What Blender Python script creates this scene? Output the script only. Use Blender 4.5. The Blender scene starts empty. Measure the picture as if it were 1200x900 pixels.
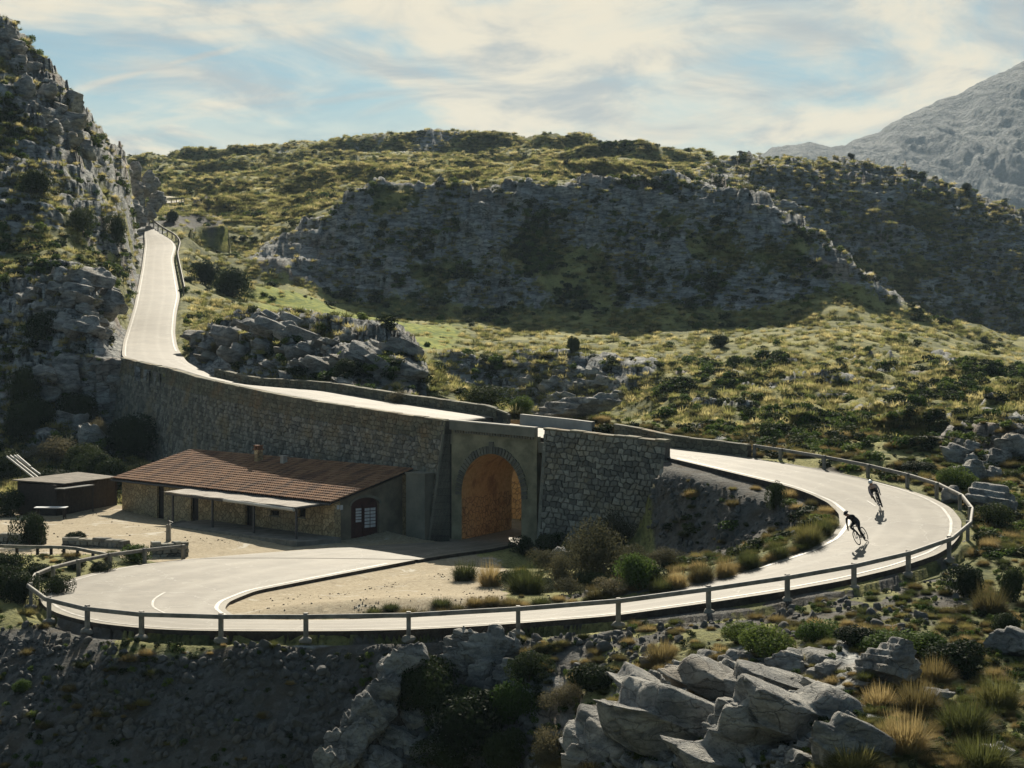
import bpy, bmesh, math, random
import numpy as np
from mathutils import Vector, Matrix, kdtree
random.seed(7)
rng = np.random.default_rng(7)
SC = bpy.context.scene
COL = SC.collection
R = math.radians

# ------------------------------------------------------------------ camera
HC = 13.5            # eye height above the lowest road, metres
F = 2200.0           # focal length in 1200-wide pixels
HY = 375.0           # horizon row
cam = bpy.data.cameras.new("camera")
cam.sensor_width = 36.0
cam.lens = 36.0 * F / 1200.0
cam.shift_y = -(450.0 - HY) / 1200.0
cam.clip_start = 0.5
cam.clip_end = 20000.0
camo = bpy.data.objects.new("camera", cam)
COL.objects.link(camo)
camo.location = (0, 0, HC)
camo.rotation_euler = (R(90), 0, 0)
SC.camera = camo

# ------------------------------------------------------------------ light
SUN_EL = 31.0
SUN_AZ = 2.0         # degrees from +Y towards +X
sund = Vector((math.sin(R(SUN_AZ)) * math.cos(R(SUN_EL)), math.cos(R(SUN_AZ)) * math.cos(R(SUN_EL)), math.sin(R(SUN_EL))))
sl = bpy.data.lights.new("sun", 'SUN')
sl.energy = 5.0
sl.angle = R(0.5)
sl.color = (1.0, 0.91, 0.75)
slo = bpy.data.objects.new("sun", sl)
COL.objects.link(slo)
slo.rotation_euler = (-sund).to_track_quat('-Z', 'Y').to_euler()
slo.location = (0, 50, 300)

SC.view_settings.view_transform = 'Standard'
SC.view_settings.look = 'None'
SC.view_settings.exposure = 0.66
SC.view_settings.gamma = 1.0
SC.render.engine = 'CYCLES'
SC.cycles.max_bounces = 6
SC.cycles.diffuse_bounces = 3
SC.cycles.transmission_bounces = 3
SC.cycles.transparent_max_bounces = 4
SC.cycles.volume_bounces = 0

def N(nt, typ, **kw):
    n = nt.nodes.new(typ)
    for k, v in kw.items():
        if k.startswith('i_'):
            n.inputs[k[2:].replace('_', ' ')].default_value = v
        else:
            setattr(n, k, v)
    return n

def L(nt, a, b):
    nt.links.new(a, b)

def math_node(nt, op, a, b=None, clamp=False):
    n = nt.nodes.new('ShaderNodeMath')
    n.operation = op
    n.use_clamp = clamp
    for i, v in enumerate((a, b)):
        if v is None:
            continue
        if isinstance(v, (int, float)):
            n.inputs[i].default_value = v
        else:
            nt.links.new(v, n.inputs[i])
    return n.outputs[0]

def maprange(nt, v, a, b, c=0.0, d=1.0, smooth=True):
    n = nt.nodes.new('ShaderNodeMapRange')
    n.interpolation_type = 'SMOOTHSTEP' if smooth else 'LINEAR'
    nt.links.new(v, n.inputs['Value'])
    n.inputs['From Min'].default_value = a
    n.inputs['From Max'].default_value = b
    n.inputs['To Min'].default_value = c
    n.inputs['To Max'].default_value = d
    return n.outputs['Result']

def mixc(nt, fac, a, b, mode='MIX'):
    n = nt.nodes.new('ShaderNodeMix')
    n.data_type = 'RGBA'
    n.blend_type = mode
    if isinstance(fac, (int, float)):
        n.inputs[0].default_value = fac
    else:
        nt.links.new(fac, n.inputs[0])
    for i, v in ((6, a), (7, b)):
        if isinstance(v, (tuple, list)):
            n.inputs[i].default_value = (*v[:3], 1.0)
        else:
            nt.links.new(v, n.inputs[i])
    return n.outputs[2]

def noise_tex(nt, vec, scale, detail=4.0, rough=0.55, dist=0.0):
    n = nt.nodes.new('ShaderNodeTexNoise')
    if vec is not None:
        nt.links.new(vec, n.inputs['Vector'])
    n.inputs['Scale'].default_value = scale
    n.inputs['Detail'].default_value = detail
    n.inputs['Roughness'].default_value = rough
    n.inputs['Distortion'].default_value = dist
    return n.outputs['Fac']

# ---- world: Nishita sky with thin cirrus laid over it as a function of direction
W = bpy.data.worlds.new("World")
SC.world = W
W.use_nodes = True
wt = W.node_tree
wt.nodes.clear()
wo = wt.nodes.new('ShaderNodeOutputWorld')
bg = wt.nodes.new('ShaderNodeBackground')
bg.inputs['Strength'].default_value = 0.052
L(wt, bg.outputs[0], wo.inputs[0])
sky = wt.nodes.new('ShaderNodeTexSky')
sky.sky_type = 'NISHITA'
sky.sun_disc = False
sky.sun_elevation = R(SUN_EL)
sky.sun_rotation = R(SUN_AZ)
sky.altitude = 600
sky.air_density = 1.0
sky.dust_density = 0.6
sky.ozone_density = 1.5
tc = wt.nodes.new('ShaderNodeTexCoord')
sep = wt.nodes.new('ShaderNodeSeparateXYZ')
L(wt, tc.outputs['Generated'], sep.inputs[0])
zz = math_node(wt, 'MAXIMUM', sep.outputs[2], 0.0)
den = math_node(wt, 'ADD', zz, 0.10)
px_ = math_node(wt, 'DIVIDE', sep.outputs[0], den)
py_ = math_node(wt, 'DIVIDE', sep.outputs[1], den)
cmb = wt.nodes.new('ShaderNodeCombineXYZ')
L(wt, px_, cmb.inputs[0]); L(wt, py_, cmb.inputs[1])
mp = wt.nodes.new('ShaderNodeMapping')
mp.inputs['Rotation'].default_value = (0, 0, R(24))
mp.inputs['Scale'].default_value = (0.8, 0.45, 1)
mp.inputs['Location'].default_value = (0.36, 0.16, 0)
L(wt, cmb.outputs[0], mp.inputs[0])
c1 = noise_tex(wt, mp.outputs[0], 0.95, 6, 0.58, 0.9)
mp2 = wt.nodes.new('ShaderNodeMapping')
mp2.inputs['Rotation'].default_value = (0, 0, R(-32))
mp2.inputs['Location'].default_value = (4.0, 2.0, 0)
mp2.inputs['Scale'].default_value = (1.1, 0.8, 1)
L(wt, cmb.outputs[0], mp2.inputs[0])
c2 = noise_tex(wt, mp2.outputs[0], 1.1, 7, 0.62, 1.6)
cs = math_node(wt, 'ADD', math_node(wt, 'MULTIPLY', c1, 0.72), math_node(wt, 'MULTIPLY', c2, 0.38))
cmask = maprange(wt, cs, 0.44, 0.60)
# clouds thicken into a veil towards the horizon
veil = maprange(wt, zz, 0.070, 0.125, 0.9, 0.0)
cmask = math_node(wt, 'MAXIMUM', cmask, veil)
# a few long wind-drawn streaks
uu = math_node(wt, 'DIVIDE', sep.outputs[0], math_node(wt, 'MAXIMUM', sep.outputs[1], 0.05))
vv = math_node(wt, 'DIVIDE', sep.outputs[2], math_node(wt, 'MAXIMUM', sep.outputs[1], 0.05))
wob = math_node(wt, 'MULTIPLY', math_node(wt, 'SUBTRACT', noise_tex(wt, cmb.outputs[0], 5.0, 5, 0.6), 0.5), 0.006)
for (u0, v0, sl_, wd, ua, ub, st_) in ((-0.227, 0.124, 0.27, 0.0042, -0.25, -0.12, 0.95), (-0.20, 0.172, -0.17, 0.006, -0.24, -0.07, 0.9), (-0.14, 0.112, 0.12, 0.004, -0.22, 0.02, 0.6), (-0.05, 0.118, 0.30, 0.006, -0.10, 0.12, 0.5), (0.20, 0.165, -0.9, 0.0022, 0.185, 0.235, 0.4)):
    d_ = math_node(wt, 'ADD', math_node(wt, 'SUBTRACT', math_node(wt, 'SUBTRACT', vv, v0), math_node(wt, 'MULTIPLY', math_node(wt, 'SUBTRACT', uu, u0), sl_)), wob)
    band = maprange(wt, math_node(wt, 'ABSOLUTE', d_), 0.0, wd, st_, 0.0)
    band = math_node(wt, 'MULTIPLY', band, maprange(wt, uu, ua, ua + 0.03, 0.0, 1.0))
    band = math_node(wt, 'MULTIPLY', band, maprange(wt, uu, ub - 0.04, ub, 1.0, 0.0))
    cmask = math_node(wt, 'MAXIMUM', cmask, band)
cmask = math_node(wt, 'ADD', math_node(wt, 'MULTIPLY', cmask, 0.86), 0.10)
tint = noise_tex(wt, mp2.outputs[0], 2.3, 6, 0.6, 0.6)
ccol = mixc(wt, maprange(wt, tint, 0.34, 0.60), (5.6, 5.9, 5.8), (11.0, 9.7, 7.3))
sunny = maprange(wt, math_node(wt, 'DIVIDE', sep.outputs[1], 1.0), -0.4, 0.96, 0.0, 1.0)
ccol = mixc(wt, sunny, (1.3, 2.2, 3.0), ccol)
skyb = mixc(wt, 1.0, sky.outputs[0], (0.46, 0.64, 0.66), 'MULTIPLY')
L(wt, mixc(wt, cmask, skyb, ccol), bg.inputs['Color'])

# ------------------------------------------------------------------ helpers
def tag(o, label=None, cat=None, group=None, kind=None):
    if label: o['label'] = label
    if cat: o['category'] = cat
    if group: o['group'] = group
    if kind: o['kind'] = kind
    return o

def empty(name, loc=(0, 0, 0), rz=0.0, label=None, cat=None, group=None):
    o = bpy.data.objects.new(name, None)
    o.empty_display_size = 0.3
    o.location = loc
    o.rotation_euler = (0, 0, rz)
    COL.objects.link(o)
    return tag(o, label, cat, group)

def link(name, me, parent=None, mat=None, smooth=False):
    o = bpy.data.objects.new(name, me)
    COL.objects.link(o)
    if mat is not None and not me.materials:
        me.materials.append(mat)
    if parent is not None:
        o.parent = parent
    if smooth:
        me.polygons.foreach_set('use_smooth', [True] * len(me.polygons))
    return o

def mesh_np(name, verts, faces):
    """verts (n,3) array, faces list / array of index tuples"""
    me = bpy.data.meshes.new(name)
    if isinstance(faces, np.ndarray):
        faces = faces.tolist()
    if isinstance(verts, np.ndarray):
        verts = verts.tolist()
    me.from_pydata(verts, [], faces)
    me.update()
    return me

class MB:
    """collects simple solids and builds ONE mesh"""
    def __init__(s):
        s.v = []; s.f = []
    def add(s, vs, fs):
        o = len(s.v)
        s.v += [tuple(v) for v in vs]
        s.f += [tuple(i + o for i in f) for f in fs]
    def box(s, c, d, M=None, taper=1.0):
        x, y, z = d[0] / 2, d[1] / 2, d[2] / 2
        vs = []
        for sz in (-1, 1):
            t = taper if sz > 0 else 1.0
            for sx, sy in ((-1, -1), (1, -1), (1, 1), (-1, 1)):
                vs.append(Vector((sx * x * t, sy * y * t, sz * z)))
        if M is not None:
            vs = [M @ v for v in vs]
        vs = [v + Vector(c) for v in vs]
        s.add(vs, [(3, 2, 1, 0), (4, 5, 6, 7), (0, 1, 5, 4), (1, 2, 6, 5), (2, 3, 7, 6), (3, 0, 4, 7)])
    def beam(s, a, b, w, h, up=Vector((0, 0, 1))):
        a = Vector(a); b = Vector(b)
        d = (b - a).normalized()
        sd = d.cross(up).normalized()
        u = sd.cross(d)
        vs = []
        for p in (a, b):
            for i, j in ((-1, -1), (1, -1), (1, 1), (-1, 1)):
                vs.append(p + sd * (i * w / 2) + u * (j * h / 2))
        s.add(vs, [(0, 1, 2, 3), (7, 6, 5, 4), (0, 4, 5, 1), (1, 5, 6, 2), (2, 6, 7, 3), (3, 7, 4, 0)])
    def tube(s, pts, r, n=8, cap=True):
        pts = [Vector(p) for p in pts]
        rs = r if isinstance(r, (list, tuple)) else [r] * len(pts)
        vs = []
        for i, p in enumerate(pts):
            d = (pts[min(i + 1, len(pts) - 1)] - pts[max(i - 1, 0)]).normalized()
            ref = Vector((0, 0, 1)) if abs(d.z) < 0.9 else Vector((0, 1, 0))
            a = d.cross(ref).normalized(); b = a.cross(d)
            for k in range(n):
                t = 2 * math.pi * k / n
                vs.append(p + (a * math.cos(t) + b * math.sin(t)) * rs[i])
        fs = []
        for i in range(len(pts) - 1):
            for k in range(n):
                k2 = (k + 1) % n
                fs.append((i * n + k, i * n + k2, (i + 1) * n + k2, (i + 1) * n + k))
        if cap:
            fs.append(tuple(range(n))[::-1])
            fs.append(tuple((len(pts) - 1) * n + k for k in range(n)))
        s.add(vs, fs)
    def prism(s, poly, y0, y1, M=None):
        """poly: list of (x,z); extruded in y"""
        n = len(poly)
        vs = [Vector((p[0], y0, p[1])) for p in poly] + [Vector((p[0], y1, p[1])) for p in poly]
        if M is not None: vs = [M @ v for v in vs]
        fs = [tuple(range(n)), tuple(range(2 * n - 1, n - 1, -1))]
        for i in range(n):
            j = (i + 1) % n
            fs.append((i + n, j + n, j, i))
        s.add(vs, fs)
    def mesh(s, name):
        me = bpy.data.meshes.new(name)
        me.from_pydata(s.v, [], s.f)
        me.update()
        bm = bmesh.new(); bm.from_mesh(me)
        bmesh.ops.recalc_face_normals(bm, faces=bm.faces)
        bm.to_mesh(me); bm.free()
        return me
    def build(s, name, mat, parent=None, smooth=False):
        return link(name, s.mesh(name), parent, mat, smooth)

# ---- numpy gradient noise
_perm = rng.permutation(4096)
def _h(ix, iy, iz, seed):
    return _perm[(_perm[(_perm[(ix + seed * 131) & 4095] + iy) & 4095] + iz) & 4095]
_G = rng.normal(size=(4096, 3)); _G /= np.linalg.norm(_G, axis=1)[:, None]
def perlin(x, y, z=None, seed=0):
    x = np.asarray(x, float); y = np.asarray(y, float)
    z = np.zeros_like(x) if z is None else np.asarray(z, float)
    xi = np.floor(x).astype(int); yi = np.floor(y).astype(int); zi = np.floor(z).astype(int)
    xf = x - xi; yf = y - yi; zf = z - zi
    u = xf * xf * (3 - 2 * xf); v = yf * yf * (3 - 2 * yf); w = zf * zf * (3 - 2 * zf)
    out = 0
    for dx in (0, 1):
        for dy in (0, 1):
            for dz in (0, 1):
                g = _G[_h(xi + dx, yi + dy, zi + dz, seed)]
                d = g[..., 0] * (xf - dx) + g[..., 1] * (yf - dy) + g[..., 2] * (zf - dz)
                out = out + d * (u if dx else 1 - u) * (v if dy else 1 - v) * (w if dz else 1 - w)
    return out * 1.5
def fbm(x, y, z=None, octs=4, seed=0, gain=0.5, ridged=False):
    a = 1.0; s = 0; f = 1.0; t = 0
    for o in range(octs):
        n = perlin(x * f, y * f, None if z is None else z * f, seed + o * 17)
        if ridged: n = 1 - 2 * np.abs(n)
        s = s + a * n; t += a
        a *= gain; f *= 2.03
    return s / t
def cell(x, y, seed=0):
    """2-d worley: returns f1, f2, id hash of the nearest cell"""
    xi = np.floor(x).astype(int); yi = np.floor(y).astype(int)
    f1 = np.full(x.shape, 9.0); f2 = np.full(x.shape, 9.0); idv = np.zeros(x.shape)
    for dx in (-1, 0, 1):
        for dy in (-1, 0, 1):
            h = _h(xi + dx, yi + dy, np.zeros_like(xi), seed)
            cx = xi + dx + 0.5 + 0.42 * _G[h, 0]; cy = yi + dy + 0.5 + 0.42 * _G[h, 1]
            d = np.hypot(x - cx, y - cy)
            m = d < f1
            f2 = np.where(m, f1, np.minimum(f2, d))
            idv = np.where(m, (h % 997) / 997.0, idv)
            f1 = np.where(m, d, f1)
    return f1, f2, idv
def sstep(a, b, x):
    t = np.clip((x - a) / (b - a), 0, 1)
    return t * t * (3 - 2 * t)

# ---- materials
MATS = {}
def material(name, build):
    if name in MATS: return MATS[name]
    m = bpy.data.materials.new(name)
    m.use_nodes = True
    nt = m.node_tree
    nt.nodes.clear()
    out = nt.nodes.new('ShaderNodeOutputMaterial')
    b = nt.nodes.new('ShaderNodeBsdfPrincipled')
    L(nt, b.outputs[0], out.inputs[0])
    b.inputs['Roughness'].default_value = 0.9
    b.inputs['Specular IOR Level'].default_value = 0.3
    build(nt, b, out)
    MATS[name] = m
    return m

def bump(nt, b, h, strength=0.5, dist=0.1):
    n = nt.nodes.new('ShaderNodeBump')
    n.inputs['Strength'].default_value = strength
    n.inputs['Distance'].default_value = dist
    L(nt, h, n.inputs['Height'])
    L(nt, n.outputs[0], b.inputs['Normal'])

def obj_coord(nt):
    return nt.nodes.new('ShaderNodeTexCoord').outputs['Object']
def pos_coord(nt):
    return nt.nodes.new('ShaderNodeNewGeometry').outputs['Position']

def simple(name, c1, c2, scale=3.0, rough=0.9, bmp=0.3, bdist=0.02, spec=0.3, world=False, detail=5):
    def f(nt, b, out):
        v = pos_coord(nt) if world else obj_coord(nt)
        n = noise_tex(nt, v, scale, detail, 0.6)
        L(nt, mixc(nt, maprange(nt, n, 0.3, 0.7), c1, c2), b.inputs['Base Color'])
        b.inputs['Roughness'].default_value = rough
        b.inputs['Specular IOR Level'].default_value = spec
        n2 = noise_tex(nt, v, scale * 6, 4, 0.6)
        bump(nt, b, n2, bmp, bdist)
    return material(name, f)

def leafmat(name, c1, c2, c3, trans=0.45, scale=2.0):
    """two sided leaf or blade: diffuse + translucent, colour varies per instance and with place"""
    def f(nt, b, out):
        oi = nt.nodes.new('ShaderNodeObjectInfo')
        n = noise_tex(nt, pos_coord(nt), scale, 3, 0.6)
        rnd = math_node(nt, 'ADD', math_node(nt, 'MULTIPLY', oi.outputs['Random'], 0.55), math_node(nt, 'MULTIPLY', n, 0.5))
        r = nt.nodes.new('ShaderNodeValToRGB')
        L(nt, rnd, r.inputs[0])
        r.color_ramp.elements[0].position = 0.2; r.color_ramp.elements[0].color = (*c1, 1)
        r.color_ramp.elements[1].position = 0.8; r.color_ramp.elements[1].color = (*c3, 1)
        e = r.color_ramp.elements.new(0.5); e.color = (*c2, 1)
        L(nt, r.outputs[0], b.inputs['Base Color'])
        b.inputs['Roughness'].default_value = 0.8
        b.inputs['Specular IOR Level'].default_value = 0.08
        t = nt.nodes.new('ShaderNodeBsdfTranslucent')
        L(nt, r.outputs[0], t.inputs[0])
        mx = nt.nodes.new('ShaderNodeMixShader')
        mx.inputs[0].default_value = trans
        L(nt, b.outputs[0], mx.inputs[1]); L(nt, t.outputs[0], mx.inputs[2])
        L(nt, mx.outputs[0], out.inputs[0])
    return material(name, f)
# ------------------------------------------------------------------ surveying
def PZ(px, py, z):
    """the place at height z that lies on this sight line"""
    D = F * (HC - z) / (py - HY)
    return Vector(((px - 600.0) * D / F, D, z))
def PD(px, py, D):
    return Vector(((px - 600.0) * D / F, D, HC - (py - HY) * D / F))

def resample(pts, n):
    P = [Vector(p) for p in pts]
    d = [0.0]
    for a, b in zip(P[:-1], P[1:]): d.append(d[-1] + (b - a).length)
    A = np.array([[*p] for p in P]); d = np.array(d)
    t = np.linspace(0, d[-1], n)
    out = np.stack([np.interp(t, d, A[:, k]) for k in range(3)], 1)
    return out
def smooth_line(A, it=2):
    A = A.copy()
    for _ in range(it):
        B = A.copy()
        B[1:-1] = 0.25 * A[:-2] + 0.5 * A[1:-1] + 0.25 * A[2:]
        A = B
    return A
def interp_line(pts, s):
    """point at fraction s of the arc"""
    A = np.asarray(pts); seg = np.linalg.norm(np.diff(A, axis=0), axis=1)
    d = np.concatenate([[0], np.cumsum(seg)])
    return np.array([np.interp(s * d[-1], d, A[:, k]) for k in range(3)])

# top of the great wall (near edge of the upper road), from its far left end to its right end
def wall_D(py): return 12.743 / ((py - HY) / F + 0.0613)
wall_px = [(142, 420.5), (170, 427), (195, 432), (232, 443.5), (270, 452), (307, 460), (345, 467), (382, 473.5), (420, 479), (472, 487), (520, 493.5)]
wall_top = [PD(x, y, wall_D(y)) for x, y in wall_px]
WALL_L = [v for v in wall_top]                                  # left retaining wall
A_L = PD(527, 493.5, 110.0); A_R = PD(627, 502.5, 107.4)      # ends of the arch parapet
W_R0 = PD(638, 503.5, 106.9); W_R1 = PD(780, 518.5, 103.5)    # right wall parapet

# road edges (near/left edge "a", far/right edge "b")
# S1: upper straight, coming down from the pass
up_a = [(171, 265, 300), (169, 275, 288), (170, 285, 278), (166, 315, 240), (157, 360, 200), (149, 386, 182), (144, 402, 169), (142.5, 418, 156)]
up_b = [(172, 261, 303), (186, 272, 292), (202, 281, 281), (207, 289, 273), (203, 303, 254), (207, 325, 231), (211, 347, 212), (207, 366, 196), (205, 390, 178), (208, 408, 166), (219, 424, 155)]
up_a = [PD(*p) for p in up_a]; up_b = [PD(*p) for p in up_b]
# deck along the wall top
deck_a = []
for v in WALL_L[1:]:
    deck_a.append(Vector((v.x, v.y, v.z - 0.10)))
deck_a.append(PD(527, 500.5, 111.0)); deck_a.append(PD(634, 512.5, 108.1)); deck_a.append(PD(700, 522.5, 106.4)); deck_a.append(PD(782, 536, 103.9))
def offset_line(pts, w, dz):
    A = np.array([[*p] for p in pts]); T = np.gradient(A, axis=0)
    n = np.stack([-T[:, 1], T[:, 0]], 1); n /= np.linalg.norm(n, axis=1)[:, None]
    # left normal of the direction of travel (left to right) points away from the camera
    B = A.copy(); B[:, :2] += n * w; B[:, 2] += dz
    return [Vector(b) for b in B]
deck_b = offset_line(deck_a, 4.9, 0.12)
deck_b = [PD(250, 441.5, 145), PD(295, 452, 137.5)] + deck_b[4:-1]
# S2: loop, clockwise round to the left hairpin
lo_b = [(782, 524, 6.15), (850, 532, 5.9), (915, 541.5, 5.62), (965, 550.5, 5.38), (1012, 560, 5.12), (1055, 571, 4.88), (1092, 583, 4.65), (1115, 595, 4.42), (1127, 610, 4.18), (1126, 626, 3.92), (1117, 638, 3.75), (1098, 650, 3.58), (1050, 666, 3.3), (990, 680, 3.08), (912, 694, 2.85), (825, 707, 2.55), (715, 722, 2.28), (605, 730.5, 2.08), (540, 735, 1.95), (475, 738, 1.85), (400, 739.5, 1.76), (300, 739.5, 1.64), (230, 739, 1.56), (175, 737, 1.5), (110, 730, 1.45), (70, 720, 1.42), (52, 711, 1.4), (45, 700, 1.36), (52, 690, 1.33), (72, 681, 1.3), (100, 673.5, 1.26), (135, 665.5, 1.2), (175, 660, 1.12), (225, 654.5, 1.03)]
lo_a = [(782, 536, 5.92), (850, 552, 5.6), (900, 564, 5.3), (925, 570, 5.15), (950, 579, 4.93), (970, 589, 4.65), (983, 602, 4.32), (984, 614, 4.05), (974, 629, 3.8), (950, 643, 3.5), (925, 652, 3.3), (890, 664, 3.02), (850, 675, 2.75), (800, 687, 2.45), (715, 703, 2.05), (640, 712, 1.82), (600, 716, 1.7), (505, 722.5, 1.5), (400, 726, 1.35), (330, 726.5, 1.25), (295, 725, 1.2), (272, 720, 1.15), (263, 713, 1.11), (268, 705, 1.08), (300, 692, 1.04), (387, 675, 0.97), (487, 656, 0.88), (530, 650, 0.84)]
lo_b = [PZ(*p) for p in lo_b]; lo_a = [PZ(*p) for p in lo_a]
# S3: hairpin exit to the arch: far edge passes the yard
out_b = [PZ(225, 654.5, 1.03), PZ(300, 648, 0.98), PZ(400, 641, 0.9), PZ(470, 637, 0.8), PZ(540, 633.5, 0.66)]
out_a = [PZ(487, 656, 0.88), PZ(530, 649, 0.84), PZ(575, 643, 0.76), PZ(612, 635.5, 0.66)]

def cut(pts, k0, k1): return pts[k0:k1]
# pair the edges section by section so that the ribbon quads stay square
def pair(a, b, n):
    return resample(a, n), resample(b, n)
secs = []
secs.append(pair(up_a, up_b, 110))
secs.append(pair([up_a[-1]] + deck_a, [up_b[-1]] + deck_b + [lo_b[0]], 150))
# split the loop at matching places
ia = [0, 4, 7, 12, 18, 22, 27]; ib = [0, 4, 9, 15, 20, 26, 33]
ns = [40, 50, 60, 50, 40, 60]
for k in range(6):
    secs.append(pair(lo_a[ia[k]:ia[k + 1] + 1] if k < 5 else lo_a[22:27], lo_b[ib[k]:ib[k + 1] + 1], ns[k]))
secs.append(pair(out_a, out_b, 40))
EA = np.concatenate([s[0] for s in secs]); EB = np.concatenate([s[1] for s in secs])
sec_id = np.concatenate([np.full(len(s[0]), i) for i, s in enumerate(secs)])
keep = [0]
for i in range(1, len(EA)):
    if np.linalg.norm(EA[i] - EA[keep[-1]]) + np.linalg.norm(EB[i] - EB[keep[-1]]) > 0.15: keep.append(i)
EA, EB, sec_id = EA[keep], EB[keep], sec_id[keep]
EA = smooth_line(EA, 6); EB = smooth_line(EB, 6)
# tunnel continuation under the deck
# ------------------------------------------------------------------ terrain
CTRL = []
def cp(s):
    for t in s.split(';'):
        t = t.strip()
        if t: CTRL.append(tuple(float(q) for q in t.split(',')))
# below and in front of the frame
for x in (-500, -200, 0, 150, 300, 450):
    cp(f"{x},1060,63; {x},1500,45; {x},1750,25; {x},1250,10; {x},1100,4")
for x in (600, 750, 900, 1050, 1200, 1500):
    cp(f"{x},1150,40; {x},1130,30; {x},1160,12; {x},1090,4")
# left scree below the road
cp("-300,735,79; -300,830,74; -300,905,70; -100,735,79; -100,810,75; -100,905,70")
cp("0,722,79; 0,780,74; 0,850,70; 0,905,67.5; 60,735,76; 60,800,71.5; 60,905,67; 150,750,72.3; 150,775,70.6; 150,830,69; 150,905,66.5")
cp("300,750,70.8; 300,775,69.6; 300,830,68.2; 300,905,65.5; 450,750,70.1; 450,775,69; 450,830,68; 450,905,65.5")
cp("540,750,70.0; 560,800,68; 560,905,65; 600,744,70.2; 620,800,67; 640,905,63; 680,740,70; 700,800,65; 700,905,58")
cp("715,734,70.4; 760,732,69.5; 780,770,65; 800,830,60; 800,905,55; 825,719,71.8; 870,760,64; 912,705,72.7; 900,730,69; 900,785,61; 900,850,55.5; 900,905,52")
cp("990,692,74.2; 990,720,69; 1000,760,63; 1000,820,56; 1000,905,49; 1050,678,76.5; 1098,661,78.8; 1100,700,72; 1100,760,63; 1100,830,55; 1100,905,49")
cp("1128,640,82; 1140,620,87.5; 1160,625,87; 1200,650,82; 1200,700,73; 1200,800,60; 1200,905,50; 1350,640,84; 1350,760,64; 1350,905,50; 1500,640,84; 1500,905,50")
# left of the hairpin: dip with hedge, then the yard
cp("30,700,83; 0,690,86; -100,690,88; -300,690,88; 20,668,92; 0,650,98; -150,640,103; 60,650,98; 90,645,100; 130,645,99.5; 180,640,102; 220,640,103")
cp("0,625,109; 0,610,117.5; 100,620,112; 100,603,121; -150,610,117; 143,597,124; 200,618,112.5; 250,628,108.5; 300,640,104; 392,632,107.9; 330,622,112; 60,598,124; 0,598,125; 430,630,108.3; 475,627,109; 520,630,109")
cp("200,585,131; 270,590,125; 350,600,120; 430,610,114; 142,540,149; 100,575,134; 165,560,138")
cp("60,585,129; 0,585,131; -150,580,133; 120,580,131")
# island
cp("400,700,84; 340,705,83; 300,710,81.5; 500,690,86; 450,670,93; 560,695,83.5; 560,665,94; 600,680,88; 650,690,84; 650,665,94; 700,660,95; 700,690,83; 760,685,82; 780,660,90; 800,645,95; 850,655,88; 850,635,92.5; 850,600,95.5; 800,600,98; 780,570,101.5; 800,555,102; 900,640,86; 930,615,89.5; 900,590,93.5; 960,605,89.5; 950,625,87; 900,575,95")
cp("640,643,106.5; 700,648,103.5; 760,650,101; 575,633,109; 545,633,109.5; 600,640,107")
# back of the wall, deck level
cp("200,428,155; 270,447,143; 350,460,133; 430,473,125; 500,484,119; 560,492,116.5; 640,499,114; 700,505,112; 780,518,109.8")
# left mountainside
cp("-300,560,140; -300,400,168; -300,200,205; -300,0,260; -300,-150,300; -300,-100,340")
cp("0,562,140; 0,500,152; 0,450,160; 0,400,172; 0,330,184; 0,250,200; 0,180,217; 0,110,232; 0,60,246; 0,24,262; 0,60,300; 0,200,400")
cp("30,50,256; 30,90,290; 35,300,190; 40,92,246; 40,125,280; 82,116,245; 88,140,246; 92,170,275")
cp("60,560,140; 60,490,150; 60,440,156; 60,400,162; 60,325,170; 60,300,184; 60,240,205; 60,180,222; 60,120,238")
cp("100,540,146; 100,490,151; 100,430,157; 100,370,162; 100,330,166; 100,300,190; 100,250,215; 100,200,230; 100,170,242; 112,160,250; 112,185,285; 128,180,258; 128,210,290")
cp("125,520,148; 128,470,153; 130,420,157; 132,390,170; 140,350,200; 145,320,212; 150,280,240; 152,250,255; 152,215,262; 150,193,270; 150,215,300")
cp("165,200,285; 175,215,298; 183,228,306; 184,245,309; 178,262,305; 165,225,292; 166,262,290; 188,228,330; 184,255,330")
# slope right of the upper road
cp("226,424,158; 214,392,182; 214,366,198; 217,345,216; 214,324,234; 211,303,257; 213,287,276; 205,272,292; 190,260,304; 178,252,312")
cp("196,240,350; 190,233,380; 215,240,378; 215,250,340; 250,270,320; 240,250,350; 215,236,392; 150,225,400")
cp("240,400,172; 235,378,182; 250,380,168; 300,374,162; 350,377,158; 400,388,153; 450,398,148; 485,415,143; 500,440,137; 260,425,153; 300,440,143; 350,450,137; 400,458,132; 450,465,129; 500,470,127; 550,476,124; 600,483,121; 690,490,117")
cp("300,395,185; 360,400,185; 430,415,178; 500,440,165; 550,465,150; 620,490,140; 700,505,132")
cp("230,350,215; 255,345,245; 250,315,262; 240,290,290; 270,300,290; 280,330,268; 300,355,240; 320,375,215; 350,340,272; 380,360,255; 350,385,215; 400,395,208; 400,372,250; 450,405,200; 450,380,248; 510,420,186; 520,395,225; 500,378,262")
cp("550,425,187; 550,455,182; 555,482,177; 600,424,186; 600,450,182; 600,490,176; 650,426,182; 650,490,171; 740,436,176; 740,465,170; 745,495,160; 600,410,210; 600,392,250; 700,415,205; 700,397,245")
cp("800,503,118; 800,480,133; 790,450,165; 800,430,195; 800,410,222; 800,392,252; 760,505,125; 850,505,115")
cp("900,516,114; 900,490,128; 900,460,152; 900,430,185; 900,405,222; 900,388,255; 960,535,108; 1000,546,105; 1000,510,118; 1000,470,145; 1000,430,185; 1000,400,220; 1000,378,250; 1000,360,270; 1020,362,275")
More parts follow.
